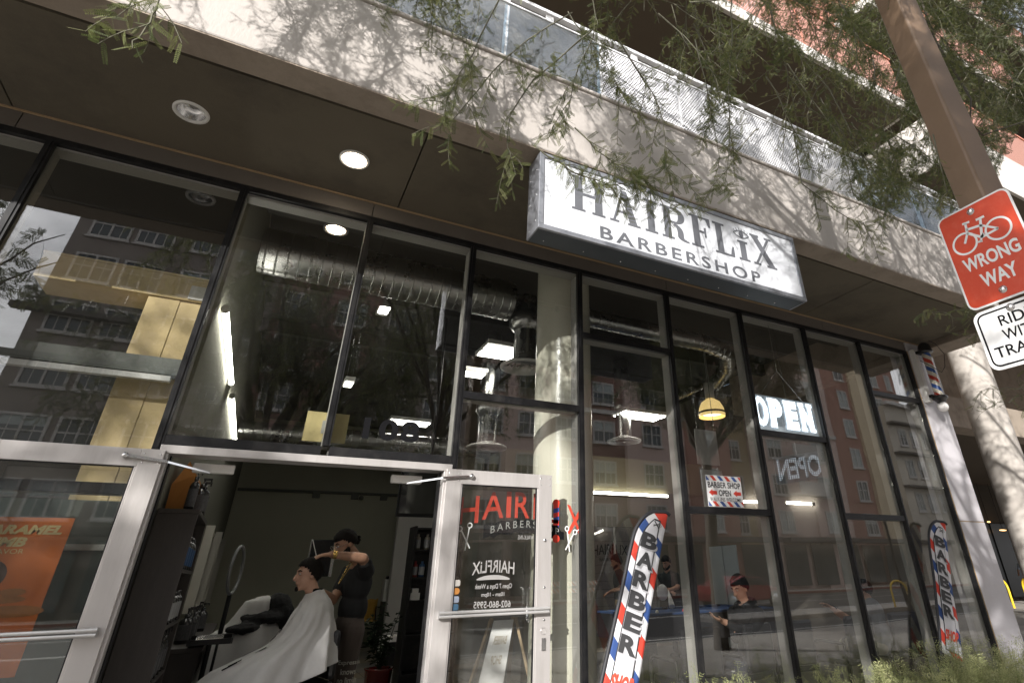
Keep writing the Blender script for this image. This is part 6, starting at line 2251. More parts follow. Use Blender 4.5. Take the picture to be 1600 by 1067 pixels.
cape = cloth_loft(cape_loops, 'cape_cloth', M_CAPE, None, None, thick=0.004, fold=0.040, nf=8, n=96, sub=8, parent=CP, seed=2.4)
MB().lathe([(0.066, -0.012), (0.073, -0.010), (0.075, 0.008), (0.068, 0.016)], (0.583, 6.175, 1.285), 24).build('neck_band', M_BLACKINK, CP)
# black streaks printed on the front and shoulder of the cape
sk = MB()
def cape_pt(th, s, off=0.006):
    k = len(cape_loops)
    a = min(int(s * (k - 1)), k - 2)
    t = s * (k - 1) - a
    p = [cape_loops[max(0, min(k - 1, a + d))] for d in (-1, 0, 1, 2)]
    q = [0.5 * (2 * p[1][j] + (p[2][j] - p[0][j]) * t + (2 * p[0][j] - 5 * p[1][j] + 4 * p[2][j] - p[3][j]) * t * t + (3 * p[1][j] - p[0][j] - 3 * p[2][j] + p[3][j]) * t ** 3) for j in range(6)]
    fo = 0.040 * s * s * (math.sin(8 * th + 2.4 + 1.5 * math.sin(2 * th)) + 0.5 * math.sin(13 * th + 4.4))
    return V3(q[0] + (q[3] + fo + off) * math.cos(th), q[1] + (q[4] + fo + off) * math.sin(th), q[2] + q[5] * math.cos(th) + 0.25 * fo + off * 0.6)
rr = random.Random(11)
for k in range(29):
    th0 = math.radians(rr.uniform(150, 212)) if k < 24 else math.radians(rr.uniform(-60, 20))
    s0 = rr.uniform(0.22, 0.72) if k < 24 else rr.uniform(0.18, 0.34)
    L = rr.uniform(0.02, 0.06) * (1.0 if k < 24 else 0.25); w_ = rr.uniform(0.02, 0.06) * (1.0 if k < 24 else 0.35)
    sk.add([cape_pt(th0, s0, 0.008), cape_pt(th0 + w_, s0 + 0.01, 0.008), cape_pt(th0 + w_ * 0.8, s0 + L, 0.008), cape_pt(th0 - w_ * 0.2, s0 + L * 0.9, 0.008)], [(0, 1, 2, 3)])
sk.build('cape_print', M_BLACKINK, CP)

# ---- the people at the right
def sitter(hc, fwd, label, shirt, skin, trousers, k=1.0, seat_z=0.50, lean=0.0, arm_to=None, voxel=0.010, hood=False):
    t = thing('person', label, 'person', (hc[0], hc[1], 0.4))
    b = Body()
    hc = np.asarray(hc, float)
    A = b.head(hc, fwd, (0, 0, 1), k, 0)
    f0, r0, u0 = frame_of((fwd[0], fwd[1], 0))
    neck = hc - V3(0, 0, 0.145 * k) - f0 * 0.05
    b.limb(neck - V3(0, 0, 0.05), hc - V3(0, 0, 0.05) - f0 * 0.015, 0.06 * k, 0.055 * k, 0)
    pel = V3(neck[0] - f0[0] * lean, neck[1] - f0[1] * lean, seat_z + 0.10)
    mid = (neck + pel) / 2 - f0 * 0.02
    b.lump(neck * 0.72 + pel * 0.28, (0.125 * k, 0.195 * k, 0.19 * k), 1, [f0, r0, u0])
    b.lump(mid * 0.4 + pel * 0.6, (0.14 * k, 0.185 * k, 0.20 * k), 1, [f0, r0, u0])
    b.limb(neck - V3(0, 0, 0.085) - r0 * 0.165 * k, neck - V3(0, 0, 0.085) + r0 * 0.165 * k, 0.072 * k, 0.072 * k, 1)
    for sg in (-1, 1):
        sh = neck - V3(0, 0, 0.10) + r0 * sg * 0.185 * k
        tgt = arm_to[0 if sg < 0 else 1] if arm_to else pel + f0 * 0.34 + r0 * sg * 0.12 + V3(0, 0, 0.08)
        tgt = np.asarray(tgt, float)
        el = (sh + tgt) / 2 + V3(0, 0, -0.13) - f0 * 0.05 + r0 * sg * 0.06
        b.chain([sh, el], [0.066 * k, 0.054 * k], 1)
        b.chain([el, el + (tgt - el) * 0.8], [0.052 * k, 0.040 * k], 1 if hood else 0)
        b.limb(el + (tgt - el) * 0.75, tgt, 0.034 * k, 0.028 * k, 0)
        b.hand(tgt, tgt - el, (0, 0, 1) if hood else (0, 0, -1), k, 0, curl=0.7, side=sg)
        hip = pel + r0 * sg * 0.095
        kn = hip + f0 * 0.42 + r0 * sg * 0.06
        an = V3(kn[0] + f0[0] * 0.04, kn[1] + f0[1] * 0.04, 0.09)
        b.chain([hip, kn, an], [0.095 * k, 0.068 * k, 0.048 * k], 2)
        b.limb(an + V3(0, 0, -0.03), an + f0 * 0.16 + V3(0, 0, -0.04), 0.045, 0.036, 3)
    if hood:
        for a in np.linspace(-2.4, 2.4, 11):
            b.lump(neck - V3(0, 0, 0.005) + (-f0 * math.cos(a) + r0 * math.sin(a)) * 0.088 * k + V3(0, 0, 0.035 * math.cos(a)), (0.044 * k, 0.044 * k, 0.044 * k), 1)
    b.build('body', [skin, shirt, trousers, M_SHOE], t, voxel)
    return t, A, hc
hA = P(1156, 920, y=5.36)
hoodie, A3, h3 = sitter(hA, (-0.93, -0.12, -0.34), 'man in a black hoodie seated in profile, looking down at a phone', M_HOOD, M_SKIN2, M_JEAN, 1.02, 0.42, 0.06, arm_to=(P(1129, 970, y=5.22), P(1152, 992, y=5.62)), hood=True)
hair_cap('hair', h3, A3, 1.02, M_HAIRK, hoodie, low=-0.25, front=0.36, lift=0.018)
eyes(h3, A3, 1.02, hoodie)
beard(h3, A3, 1.02, hoodie, False)
pc = P(1115, 963, y=5.27)
MB().obox(pc, (unit(V3(-0.75, 0.0, 0.45)) * 0.072, V3(0, 1, 0) * 0.036, unit(V3(0.45, 0, 0.75)) * 0.005)).build('phone', M_BLACK, label='black phone held by the man in the hoodie', cat='phone', bevel=0.003)
hB = P(1349, 922, y=5.50)
gshirt, A4, h4 = sitter(hB, (-0.3, 0.95, -0.1), 'man in a grey shirt with a watch, mostly hidden behind a mullion', M_GREYT, M_SKIN2, mat('pale_trousers', (0.42, 0.40, 0.35), 0.9), 1.0, 0.42, 0.04, arm_to=(P(1300, 950, y=5.42), hB + V3(0.35, 0.35, -0.35)))
hair_cap('hair', h4, A4, 1.0, M_HAIRK, gshirt, low=-0.3, front=0.3)
eyes(h4, A4, 1.0, gshirt)
wq = P(1303, 951, y=5.42)
MB().lathe([(0.033, -0.012), (0.039, -0.010), (0.039, 0.010), (0.033, 0.012)], wq, 18, unit(V3(-0.8, -0.1, 0.1))).build('wristwatch', M_BLACK, gshirt)

def stander(hc, fwd, label, shirt, skin, trousers, k, arms, lean, voxel=0.012, full=True):
    t = thing('person', label, 'person', (hc[0], hc[1], 0))
    b = Body()
    hc = np.asarray(hc, float)
    A = b.head(hc, fwd, (0, 0, 1), k, 0)
    f0, r0, u0 = frame_of((fwd[0], fwd[1], 0))
    neck = hc - V3(0, 0, 0.15 * k) - f0 * 0.04
    pel = V3(neck[0] - f0[0] * lean, neck[1] - f0[1] * lean, 0.92)
    up_ = unit(neck - pel)
    b.limb(neck - V3(0, 0, 0.04), hc - V3(0, 0, 0.05), 0.058 * k, 0.054 * k, 0)
    ax_ = [np.cross(r0, up_) * -1, r0, up_]
    b.lump(neck * 0.70 + pel * 0.30, (0.12 * k, 0.185 * k, 0.20 * k), 1, ax_)
    b.lump(neck * 0.30 + pel * 0.70, (0.12 * k, 0.165 * k, 0.20 * k), 1, ax_)
    b.lump(pel, (0.12 * k, 0.165 * k, 0.12 * k), 2, [f0, r0, u0])
    for i, sg in enumerate((-1, 1)):
        sh = neck - V3(0, 0, 0.07) + r0 * sg * 0.175 * k
        tgt = np.asarray(arms[i], float)
        el = (sh + tgt) / 2 + V3(0, 0, -0.07) - f0 * 0.08 + r0 * sg * 0.05
        b.chain([sh, sh * 0.35 + el * 0.65], [0.066 * k, 0.058 * k], 1)
        b.chain([sh * 0.4 + el * 0.6, el, tgt], [0.044 * k, 0.042 * k, 0.028 * k], 0)
        b.hand(tgt, tgt - el, (0, 0, -1), k, 0, curl=0.8, side=sg)
        hip = pel + r0 * sg * 0.09 * k
        kn = V3(hip[0] + f0[0] * 0.02, hip[1] + f0[1] * 0.02, 0.48)
        an = V3(kn[0] - f0[0] * 0.02, kn[1] - f0[1] * 0.02, 0.08)
        b.chain([hip, kn, an], [0.092 * k, 0.066 * k, 0.05 * k], 2)
        b.limb(an + V3(0, 0, -0.03), an + f0 * 0.16 + V3(0, 0, -0.04), 0.045, 0.036, 3)
    b.build('body', [skin, shirt, trousers, M_SHOE], t, voxel)
    hair_cap('hair', hc, A, k, M_HAIRK, t, low=-0.2, front=0.35, lift=0.012)
    eyes(hc, A, k, t)
    if full:
        beard(hc, A, k, t, True)
    return t
h1 = P(963, 879, y=9.75)
stander(h1, (-0.75, 0.35, -0.15), 'man in dark clothes and khaki trousers standing left of the feather flag', M_DARKT, M_SKIN, M_KHAKI, 1.0, (P(958, 922, y=9.55), P(952, 925, y=9.85)), 0.02)
h2 = P(1041, 880, y=9.75)
stander(h2, (-0.85, -0.35, -0.35), 'bearded man in a dark shirt leaning over the pool table behind the flag', M_DARKT, M_SKIN2, M_JEAN, 1.0, (P(1046, 921, y=9.45), P(1048, 923, y=9.7)), 0.22)
cl = MB()
c_ = P(1035, 925, y=9.35)
cl.sphere(c_, (0.12, 0.05, 0.13), 18, 12)
cl.build('cloth_bundle', M_WHITE, label='round white cloth bundle on the pool table in front of the bearded man', cat='cloth')
cq0, cq1 = P(1044, 922, y=9.40), P(1050, 947, y=9.2)
MB().tube([cq0, cq0 * 0.5 + cq1 * 0.5, cq1], [0.012, 0.035, 0.055], 10).build('white_towel', M_WHITE, label='white towel hanging from the bearded man\'s hand', cat='towel')
# ================================================================ trees with feathery leaves
def leaf_template(pairs, L, ll, lw):
    """one feathery leaflet spray along +X, leaflets as small quads folded a little upwards"""
    v, f = [], []
    for i in range(pairs):
        x = L * (0.12 + 0.88 * i / (pairs - 1))
        s = 1.0 - 0.45 * abs(i / (pairs - 1) - 0.45)
        for sg in (-1, 1):
            b = len(v)
            a = ll * s
            v += [(x, 0, 0), (x + 0.25 * a - lw / 2, sg * a * 0.55, 0.12 * a), (x + 0.35 * a, sg * a, 0.05 * a), (x + 0.25 * a + lw / 2, sg * a * 0.5, 0.10 * a)]
            f.append((b, b + 1, b + 2, b + 3))
    b = len(v)
    v += [(0, -0.0006, 0), (L, -0.0003, 0), (L, 0.0003, 0), (0, 0.0006, 0)]
    f.append((b, b + 1, b + 2, b + 3))
    return np.array(v), np.array(f)

def thin_crown(p, u):
    """the crown is thin where the photograph shows sun on what lies behind it: c tells which sun ray a leaf stands in"""
    c = p[0] - p[1]
    k = math.tan(SUN_EL) / math.cos(SUN_AZ)
    zf = p[2] - k * (3.25 - p[1])
    zs = p[2] - k * (4.3 - p[1])
    if -1.9 < c < 1.1 and 3.68 < zf < 4.5:
        return u < 0.86
    if 0.0 < c < 5.0 and 4.5 < zf < 5.45:
        return u < 0.45
    if 3.3 < c < 4.3 and zs < 3.6:
        return u < 0.9
    if 0.8 < c < 3.4 and zs < 1.0:
        return u < 0.75
    if 1.55 < c < 1.83:
        return u < 0.6
    if 6.7 < c < 7.6:
        return u < 0.85
    return False

class Foliage:
    def __init__(s, seed):
        s.r = np.random.default_rng(seed)
        s.pos, s.dir, s.sc = [], [], []
        s.seg = []          # twig segments (p, q, r0, r1)
        s.branch = MB()
        s.gap = None
    def twig(s, pts, r0, r1, leaf_step, spread=1.0, size=1.0, keep=None, start=0.0):
        """woody polyline dressed with leaves at intervals"""
        pts = [np.asarray(p, float) for p in pts]
        n = len(pts)
        for i in range(n - 1):
            a = r0 + (r1 - r0) * i / (n - 1)
            b = r0 + (r1 - r0) * (i + 1) / (n - 1)
            s.seg.append((pts[i], pts[i + 1], a, b))
            L = np.linalg.norm(pts[i + 1] - pts[i])
            d = (pts[i + 1] - pts[i]) / max(L, 1e-6)
            k = max(1, int(L / leaf_step))
            for j in range(k):
                if (i + j / k) / (n - 1) < start:
                    continue
                p = pts[i] + d * (L * (j + s.r.uniform(0, 1)) / k)
                w = s.r.normal(size=3)
                w -= d * np.dot(w, d)
                w = unit(w)
                dd = unit(d * s.r.uniform(0.1, 0.9) + w * spread + np.array([0, 0, -0.35]))
                if s.gap is not None and s.gap(p, s.r.uniform()):
                    continue
                if keep is None or keep(p + dd * 0.06):
                    s.pos.append(p); s.dir.append(dd); s.sc.append(size * s.r.uniform(0.7, 1.25))
    def grow(s, p, d, L, r, droop, leaf_step, size, keep=None, subs=5, sublen=0.35, wig=0.25):
        """a drooping branchlet with side twigs"""
        n = 7
        pts = [np.asarray(p, float)]
        d = unit(d)
        for i in range(n):
            d = unit(d + np.array([0, 0, -droop]) + s.r.normal(size=3) * wig / n * 2)
            q = pts[-1] + d * L / n
            if keep is not None and not keep(q):
                break
            pts.append(q)
        if len(pts) < 2:
            return
        s.twig(pts, r, r * 0.4, leaf_step * 1.4, size=size, keep=keep, start=0.25)
        for k in range(subs):
            t = s.r.uniform(0.2, 1.0) * (len(pts) - 1)
            i = min(int(t), len(pts) - 2)
            b = pts[i] + (pts[i + 1] - pts[i]) * (t - i)
            dd = unit(pts[i + 1] - pts[i])
            w = unit(s.r.normal(size=3))
            e = unit(dd * 0.6 + w * 0.8 + np.array([0, 0, -0.3]))
            q = [b]
            if s.gap is not None and s.gap(b, s.r.uniform()):
                continue
            l = sublen * s.r.uniform(0.5, 1.2)
            for m in range(4):
                e = unit(e + np.array([0, 0, -droop * 0.8]) + s.r.normal(size=3) * 0.15)
                nx = q[-1] + e * l / 4
                if keep is not None and not keep(nx):
                    break
                q.append(nx)
            if len(q) > 1:
                s.twig(q, r * 0.45, r * 0.22, leaf_step, size=size, keep=keep)
    def build(s, root, leafmats, barkm, tmpl):
        tv, tf = tmpl
        n = len(s.pos)
        if n:
            P_ = np.array(s.pos); D = np.array(s.dir); S_ = np.array(s.sc)
            D /= np.linalg.norm(D, axis=1, keepdims=True)
            R_ = s.r.normal(size=(n, 3)) * 0.6 + np.array([0, 0, 1.0])
            U = np.cross(D, R_); U /= np.linalg.norm(U, axis=1, keepdims=True) + 1e-9
            N = np.cross(D, U)
            V = (P_[:, None, :] + S_[:, None, None] * (tv[None, :, 0:1] * D[:, None, :] + tv[None, :, 1:2] * U[:, None, :] + tv[None, :, 2:3] * N[:, None, :])).reshape(-1, 3)
            Fc = (np.arange(n)[:, None, None] * len(tv) + tf[None]).reshape(-1, 4)
            mi = np.repeat(s.r.integers(0, len(leafmats), n), len(tf))
            np_mesh('foliage', V, Fc, leafmats, root, 'stuff', mat_idx=mi)
        m = len(s.seg)
        if m:
            A = np.array([q[0] for q in s.seg]); Bq = np.array([q[1] for q in s.seg])
            ra = np.array([q[2] for q in s.seg]); rb_ = np.array([q[3] for q in s.seg])
            d = Bq - A; d /= np.linalg.norm(d, axis=1, keepdims=True) + 1e-9
            w = np.cross(d, np.array([0.3, 0.2, 1.0])); w /= np.linalg.norm(w, axis=1, keepdims=True) + 1e-9
            x = np.cross(d, w)
            V = np.empty((m, 8, 3))
            for k in range(4):
                a = 2 * math.pi * k / 4
                o = math.cos(a) * w + math.sin(a) * x
                V[:, k] = A + o * ra[:, None]
                V[:, 4 + k] = Bq + o * rb_[:, None]
            f = np.array([(k, (k + 1) % 4, 4 + (k + 1) % 4, 4 + k) for k in range(4)])
            Fc = (np.arange(m)[:, None, None] * 8 + f[None]).reshape(-1, 4)
            np_mesh('twigs', V.reshape(-1, 3), Fc, barkm, root, 'stuff')

def wob(p, q, n, amp, seed, sag=0.0):
    r = np.random.default_rng(seed)
    p, q = np.asarray(p, float), np.asarray(q, float)
    off = np.cumsum(r.normal(size=(n + 1, 3)) * amp, 0)
    off -= np.linspace(0, 1, n + 1)[:, None] * off[-1]
    t = np.linspace(0, 1, n + 1)[:, None]
    pts = p + (q - p) * t + off
    pts[0] = p
    pts[:, 2] += sag * 4 * (t[:, 0] * (1 - t[:, 0]))
    return [x for x in pts]

M_BARK = mat('grey_green_bark', (0.13, 0.125, 0.085), 0.85, var=0.3, scale=6, stretch=(1, 1, 0.25), bump=0.4, bscale=30)
M_TRUNK = mat('dark_trunk_bark', (0.075, 0.062, 0.048), 0.9, var=0.35, scale=7, stretch=(1, 1, 0.2), bump=0.7, bscale=18)
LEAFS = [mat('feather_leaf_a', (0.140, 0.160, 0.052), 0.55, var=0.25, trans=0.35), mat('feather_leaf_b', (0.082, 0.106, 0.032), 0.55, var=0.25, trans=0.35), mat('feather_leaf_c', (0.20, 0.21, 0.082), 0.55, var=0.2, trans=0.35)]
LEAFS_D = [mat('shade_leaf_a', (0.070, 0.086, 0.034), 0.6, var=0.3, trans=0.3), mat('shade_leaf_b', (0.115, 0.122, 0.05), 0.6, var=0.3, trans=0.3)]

# lower edge of the crown over the canopy, as heights above the walk at y = 1.5
_env = sorted([tuple(P(px, py, y=1.55)[[0, 2]]) for px, py in ((480, -80), (560, -10), (620, 95), (720, 185), (830, 240), (960, 250), (1020, 272), (1080, 268), (1150, 262), (1260, 262), (1330, 315), (1410, 335), (1470, 345), (1530, 330), (1600, 190))])
_ex = np.array([q[0] for q in _env]); _ez = np.array([q[1] for q in _env])
def above_edge(p):
    if p[1] > 2.95:
        return False
    y = max(0.4, p[1])
    k = y / 1.55
    z = 1.36 + (np.interp(p[0] / k, _ex, _ez) - 1.36) * k
    return p[2] > z
def tree(name_label, base, trunk_pts, trunk_r, limbs, fol, leafm, tmpl, cat='tree'):
    t = thing('feathery_tree', name_label, cat, tuple(base))
    MB().tube(trunk_pts, trunk_r, 12).build('trunk', M_TRUNK, t)
    m = MB()
    for pts, r0, r1 in limbs:
        m.tube(pts, list(np.linspace(r0, r1, len(pts))), 8)
    m.build('limb', M_TRUNK, t)
    fol.build(t, leafm, M_BARK, tmpl)
    return t
T_FINE = leaf_template(11, 0.050, 0.0080, 0.0034)
T_MID = leaf_template(7, 0.075, 0.017, 0.0085)
T_BIG = leaf_template(6, 0.20, 0.060, 0.034)

# --- tree over the sign: limbs pass above the camera and hang their twigs in front of the canopy
fol = Foliage(21)
fol.gap = thin_crown
limbs = []
fork = V3(2.8, -1.8, 3.8)
ends = [(-1.3, 2.2, 6.4), (-0.2, 2.45, 6.5), (0.9, 2.3, 6.6), (0.1, 1.0, 6.6), (1.2, 1.7, 6.2), (2.6, 1.7, 6.4), (4.2, 1.9, 6.6), (5.6, 1.6, 6.9), (6.6, 0.9, 6.6), (2.2, 0.5, 6.3), (3.4, -0.6, 7.0)]
r = np.random.default_rng(4)
for i, e_ in enumerate(ends):
    pts = wob(fork, e_, 8, 0.07, 30 + i, 0.9 if e_[0] < 2 else 0.4)
    limbs.append((pts, 0.046, 0.008))
    for k in range(26):
        t = r.uniform(0.30, 1.0) * 8
        j = min(int(t), 7)
        b = pts[j] + (pts[j + 1] - pts[j]) * (t - j)
        d = unit(pts[j + 1] - pts[j])
        w = unit(r.normal(size=3) * np.array([1, 0.8, 0.45]))
        dd = unit(d * 0.6 + w)
        fol.grow(b, dd, r.uniform(0.7, 1.5), 0.005, 0.13, 0.016, 1.0, above_edge, subs=11, sublen=0.42)
# the hanging curtain of fine branchlets between the limbs and the balustrade
def curtain(n, x0, x1, y0, y1, z0, z1, edge, L=(0.6, 1.25), step=0.014, size=1.0, subs=13):
    for k in range(n):
        p = V3(fol.r.uniform(x0, x1), fol.r.uniform(y0, y1), fol.r.uniform(z0, z1))
        if not edge(p):
            continue
        d = unit(V3(fol.r.normal() * 0.5, fol.r.normal() * 0.35, -0.6))
        fol.grow(p, d, fol.r.uniform(*L), 0.0055, 0.12, step, size, edge, subs=subs, sublen=0.40)
curtain(60, 0.9, 5.8, 0.9, 2.4, 4.4, 6.4, above_edge)
curtain(110, 1.6, 7.0, 0.9, 2.5, 5.6, 7.6, above_edge, L=(0.5, 1.0))
curtain(45, -1.6, 0.8, 1.9, 2.8, 5.2, 6.4, above_edge)
# twigs one can single out against the canopy
def hang(pix, depths, r0=0.004, step=0.013, subs=7, size=1.0, seed=0, sl=0.22):
    pts = [P(px, py, y=d) for (px, py), d in zip(pix, depths)]
    fine = []
    for a, b in zip(pts[:-1], pts[1:]):
        for k in range(3):
            fine.append(a + (b - a) * k / 3 + fol.r.normal(size=3) * 0.006)
    fine.append(pts[-1])
    fol.twig(fine, r0, r0 * 0.35, step * 1.5, size=size, start=0.12)
    for k in range(subs):
        t = fol.r.uniform(0.15, 1.0) * (len(fine) - 1)
        i = min(int(t), len(fine) - 2)
        b = fine[i] + (fine[i + 1] - fine[i]) * (t - i)
        dd = unit(fine[i + 1] - fine[i])
        w = unit(fol.r.normal(size=3))
        e = unit(dd * 0.7 + w * 0.7)
        q = [b]
        for m in range(4):
            e = unit(e + V3(0, 0, -0.16) + fol.r.normal(size=3) * 0.12)
            q.append(q[-1] + e * sl * fol.r.uniform(0.7, 1.2) / 4)
        fol.twig(q, r0 * 0.5, r0 * 0.25, step * 0.8, size=size)
hang([(790, -30), (752, 60), (719, 118), (689, 162)], [1.5, 1.55, 1.6, 1.65], subs=7)
hang([(928, -30), (928, 57), (894, 130), (881, 216)], [1.45, 1.5, 1.5, 1.5], subs=5)
hang([(935, 40), (834, 125), (800, 175), (793, 230), (817, 263)], [1.5, 1.6, 1.65, 1.65, 1.6], subs=7)
hang([(890, 20), (790, 90), (720, 170), (700, 200)], [1.6, 1.65, 1.7, 1.7], subs=6)
hang([(969, 67), (1010, 130), (1036, 189), (1043, 270)], [1.4, 1.45, 1.45, 1.4], subs=8)
hang([(830, 225), (870, 255), (930, 285), (1000, 290), (1060, 325)], [1.55, 1.5, 1.5, 1.45, 1.4], subs=16, sl=0.16)
hang([(900, 200), (930, 235), (985, 270), (1030, 300)], [1.5, 1.5, 1.45, 1.45], subs=12, sl=0.16)
hang([(1145, -20), (1142, 100), (1140, 230), (1132, 300)], [1.3, 1.35, 1.4, 1.4], subs=9)
hang([(1085, 60), (1110, 160), (1125, 250)], [1.45, 1.5, 1.5], subs=8)
hang([(1200, 120), (1240, 200), (1255, 290), (1330, 345), (1380, 350)], [1.4, 1.4, 1.4, 1.4, 1.4], subs=12)
hang([(1300, 180), (1340, 240), (1400, 280), (1470, 310)], [1.35, 1.4, 1.4, 1.35], subs=14)
hang([(1230, 100), (1300, 200), (1350, 290), (1400, 345)], [1.5, 1.5, 1.5, 1.5], subs=12)
hang([(1420, 60), (1390, 160), (1370, 240)], [1.2, 1.25, 1.3], subs=5)
hang([(1455, 215), (1480, 300), (1462, 330)], [0.95, 0.98, 1.0], r0=0.004, subs=3, sl=0.1)
hang([(268, -25), (250, 15), (232, 45), (207, 76)], [1.45, 1.45, 1.45, 1.45], subs=4, sl=0.14)
hang([(215, -20), (196, 10), (176, 22)], [1.5, 1.5, 1.5], subs=2, sl=0.12, r0=0.003)
hang([(1535, 478), (1500, 487), (1470, 488), (1440, 487)], [1.45, 1.45, 1.45, 1.45], r0=0.003, subs=8, sl=0.10)
hang([(1540, 520), (1510, 525), (1475, 519)], [1.5, 1.5, 1.5], r0=0.003, subs=4, sl=0.09)
hang([(1640, 590), (1590, 605), (1545, 608), (1525, 612)], [1.6, 1.6, 1.6, 1.6], r0=0.003, subs=8, sl=0.14)
hang([(1640, 640), (1600, 620), (1560, 630), (1535, 640)], [1.6, 1.6, 1.6, 1.6], r0=0.003, subs=5, sl=0.14)
# a pale crooked limb to the right of the pole
lp = [P(px, py, y=d) for (px, py), d in (((1428, -30), 1.3), ((1462, 65), 1.28), ((1490, 110), 1.25), ((1517, 155), 1.2), ((1516, 190), 1.2), ((1535, 212), 1.2), ((1600, 190), 1.25))]
limbs.append((lp, 0.010, 0.004))
curtain(26, -0.4, 1.6, -1.7, -0.25, 3.8, 5.8, lambda p: p[1] < 0.0 and p[2] > 3.2)  # unseen leaves behind the camera, added to dapple pole and sign
tree('feathery green tree hanging its twigs over the canopy and the hanging sign', (2.8, -2.1, 0), wob((2.8, -2.15, 0.0), fork, 6, 0.02, 3), [0.16, 0.14, 0.13, 0.12, 0.11, 0.10, 0.09], limbs, fol, LEAFS, T_FINE)

# --- darker crown high at the upper right, behind the pole
fol = Foliage(52)
fol.gap = thin_crown
limbs = []
fork = V3(8.6, -0.6, 3.6)
r = np.random.default_rng(8)
def right_edge(p):
    if p[1] > 2.9:
        return False
    q = p - CAM_LOC
    return above_edge(p)
for i, e_ in enumerate([(7.6, 1.2, 7.6), (8.8, 2.0, 7.8), (6.4, 0.9, 7.8), (10.2, 1.8, 7.2), (11.0, 0.2, 7.4), (8.0, -0.3, 8.8), (6.8, 0.2, 6.6), (9.2, -2.6, 7.4), (10.5, 2.4, 6.4)]):
    pts = wob(fork, e_, 7, 0.09, 60 + i, 0.3)
    limbs.append((pts, 0.07, 0.014))
    for k in range(38):
        t = r.uniform(0.25, 1.0) * 7
        j = min(int(t), 6)
        b = pts[j] + (pts[j + 1] - pts[j]) * (t - j)
        dd = unit(unit(pts[j + 1] - pts[j]) * 0.5 + unit(r.normal(size=3)))
        fol.grow(b, dd, r.uniform(0.8, 1.6), 0.007, 0.10, 0.034, 1.25, right_edge, subs=11, sublen=0.5)
curtain(190, 4.6, 10.5, 0.5, 2.6, 4.6, 8.4, right_edge, step=0.030, size=1.25)
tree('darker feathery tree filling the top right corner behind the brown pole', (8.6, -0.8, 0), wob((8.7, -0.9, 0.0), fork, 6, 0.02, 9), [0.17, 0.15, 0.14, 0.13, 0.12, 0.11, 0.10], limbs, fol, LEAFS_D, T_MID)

# --- street trees to the left of the camera: their crowns throw the dapple on the front and show in the glass
def street_tree(label, base, fork, ends, seed, per, keep=None, tm=T_MID, size=1.3, L=(0.8, 1.6)):
    fol = Foliage(seed)
    fol.gap = thin_crown
    r = np.random.default_rng(seed + 1)
    limbs = []
    fork = np.asarray(fork, float)
    for i, e_ in enumerate(ends):
        pts = wob(fork, e_, 7, 0.10, seed + 10 + i, 0.3)
        limbs.append((pts, 0.085, 0.016))
        for k in range(per):
            t = r.uniform(0.3, 1.0) * 7
            j = min(int(t), 6)
            b = pts[j] + (pts[j + 1] - pts[j]) * (t - j)
            dd = unit(unit(pts[j + 1] - pts[j]) * 0.5 + unit(r.normal(size=3)))
            fol.grow(b, dd, r.uniform(*L), 0.008, 0.09, 0.05, size, keep, subs=7, sublen=0.5)
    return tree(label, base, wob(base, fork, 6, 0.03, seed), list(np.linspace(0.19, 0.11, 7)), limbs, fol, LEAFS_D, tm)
out_of_view = lambda p: p[1] < 0.1 or p[2] > 1.36 + p[1] * 2.9
street_tree('street tree behind the camera mirrored in the panes over the doors', (-0.2, -2.2, 0), (-0.1, -2.5, 2.7),
            [(-2.6, -2.4, 5.4), (-1.0, -1.6, 6.2), (1.2, -2.4, 6.2), (1.6, -4.6, 5.6), (-1.6, -5.0, 5.8), (0.2, -3.4, 7.0), (3.4, -3.6, 5.4), (2.6, -2.8, 6.8), (-3.0, -4.0, 4.6), (2.8, -4.6, 4.2), (-0.8, -2.8, 7.4), (1.4, -3.4, 7.8), (2.2, -2.6, 5.6)], 80, 40, out_of_view, size=1.8)
street_tree('unseen broad tree added left of the shop to shade the doorway', (-7.6, -2.2, 0), (-7.5, -2.8, 2.2),  # out of view, added to keep the sun off the doorway
            [(-9.6, -2.2, 4.0), (-7.4, -1.2, 4.6), (-5.6, -2.2, 4.6), (-5.8, -4.8, 4.4), (-8.6, -5.4, 4.4), (-8.0, -3.0, 5.8), (-6.2, -2.8, 3.6), (-8.4, -3.6, 5.4), (-6.6, -1.8, 5.6), (-8.4, -2.2, 6.5), (-7.2, -1.4, 6.2), (-9.6, -2.8, 6.5), (-8.2, -1.4, 5.8)], 120, 30, out_of_view, size=1.5)

street_tree('tall thin-crowned tree in the street far to the left', (-11.2, -13.2, 0), (-11.0, -13.0, 6.5),
            [(-14.5, -13.5, 11.5), (-13.0, -12.4, 13.6), (-11.4, -13.4, 14.6), (-9.6, -12.4, 13.8), (-8.0, -13.4, 12.2), (-12.4, -14.0, 12.4), (-9.6, -13.8, 11.4), (-7.4, -12.6, 10.8), (-14.0, -12.8, 12.6)], 170, 6, None, T_BIG, 1.4, (1.0, 2.0))

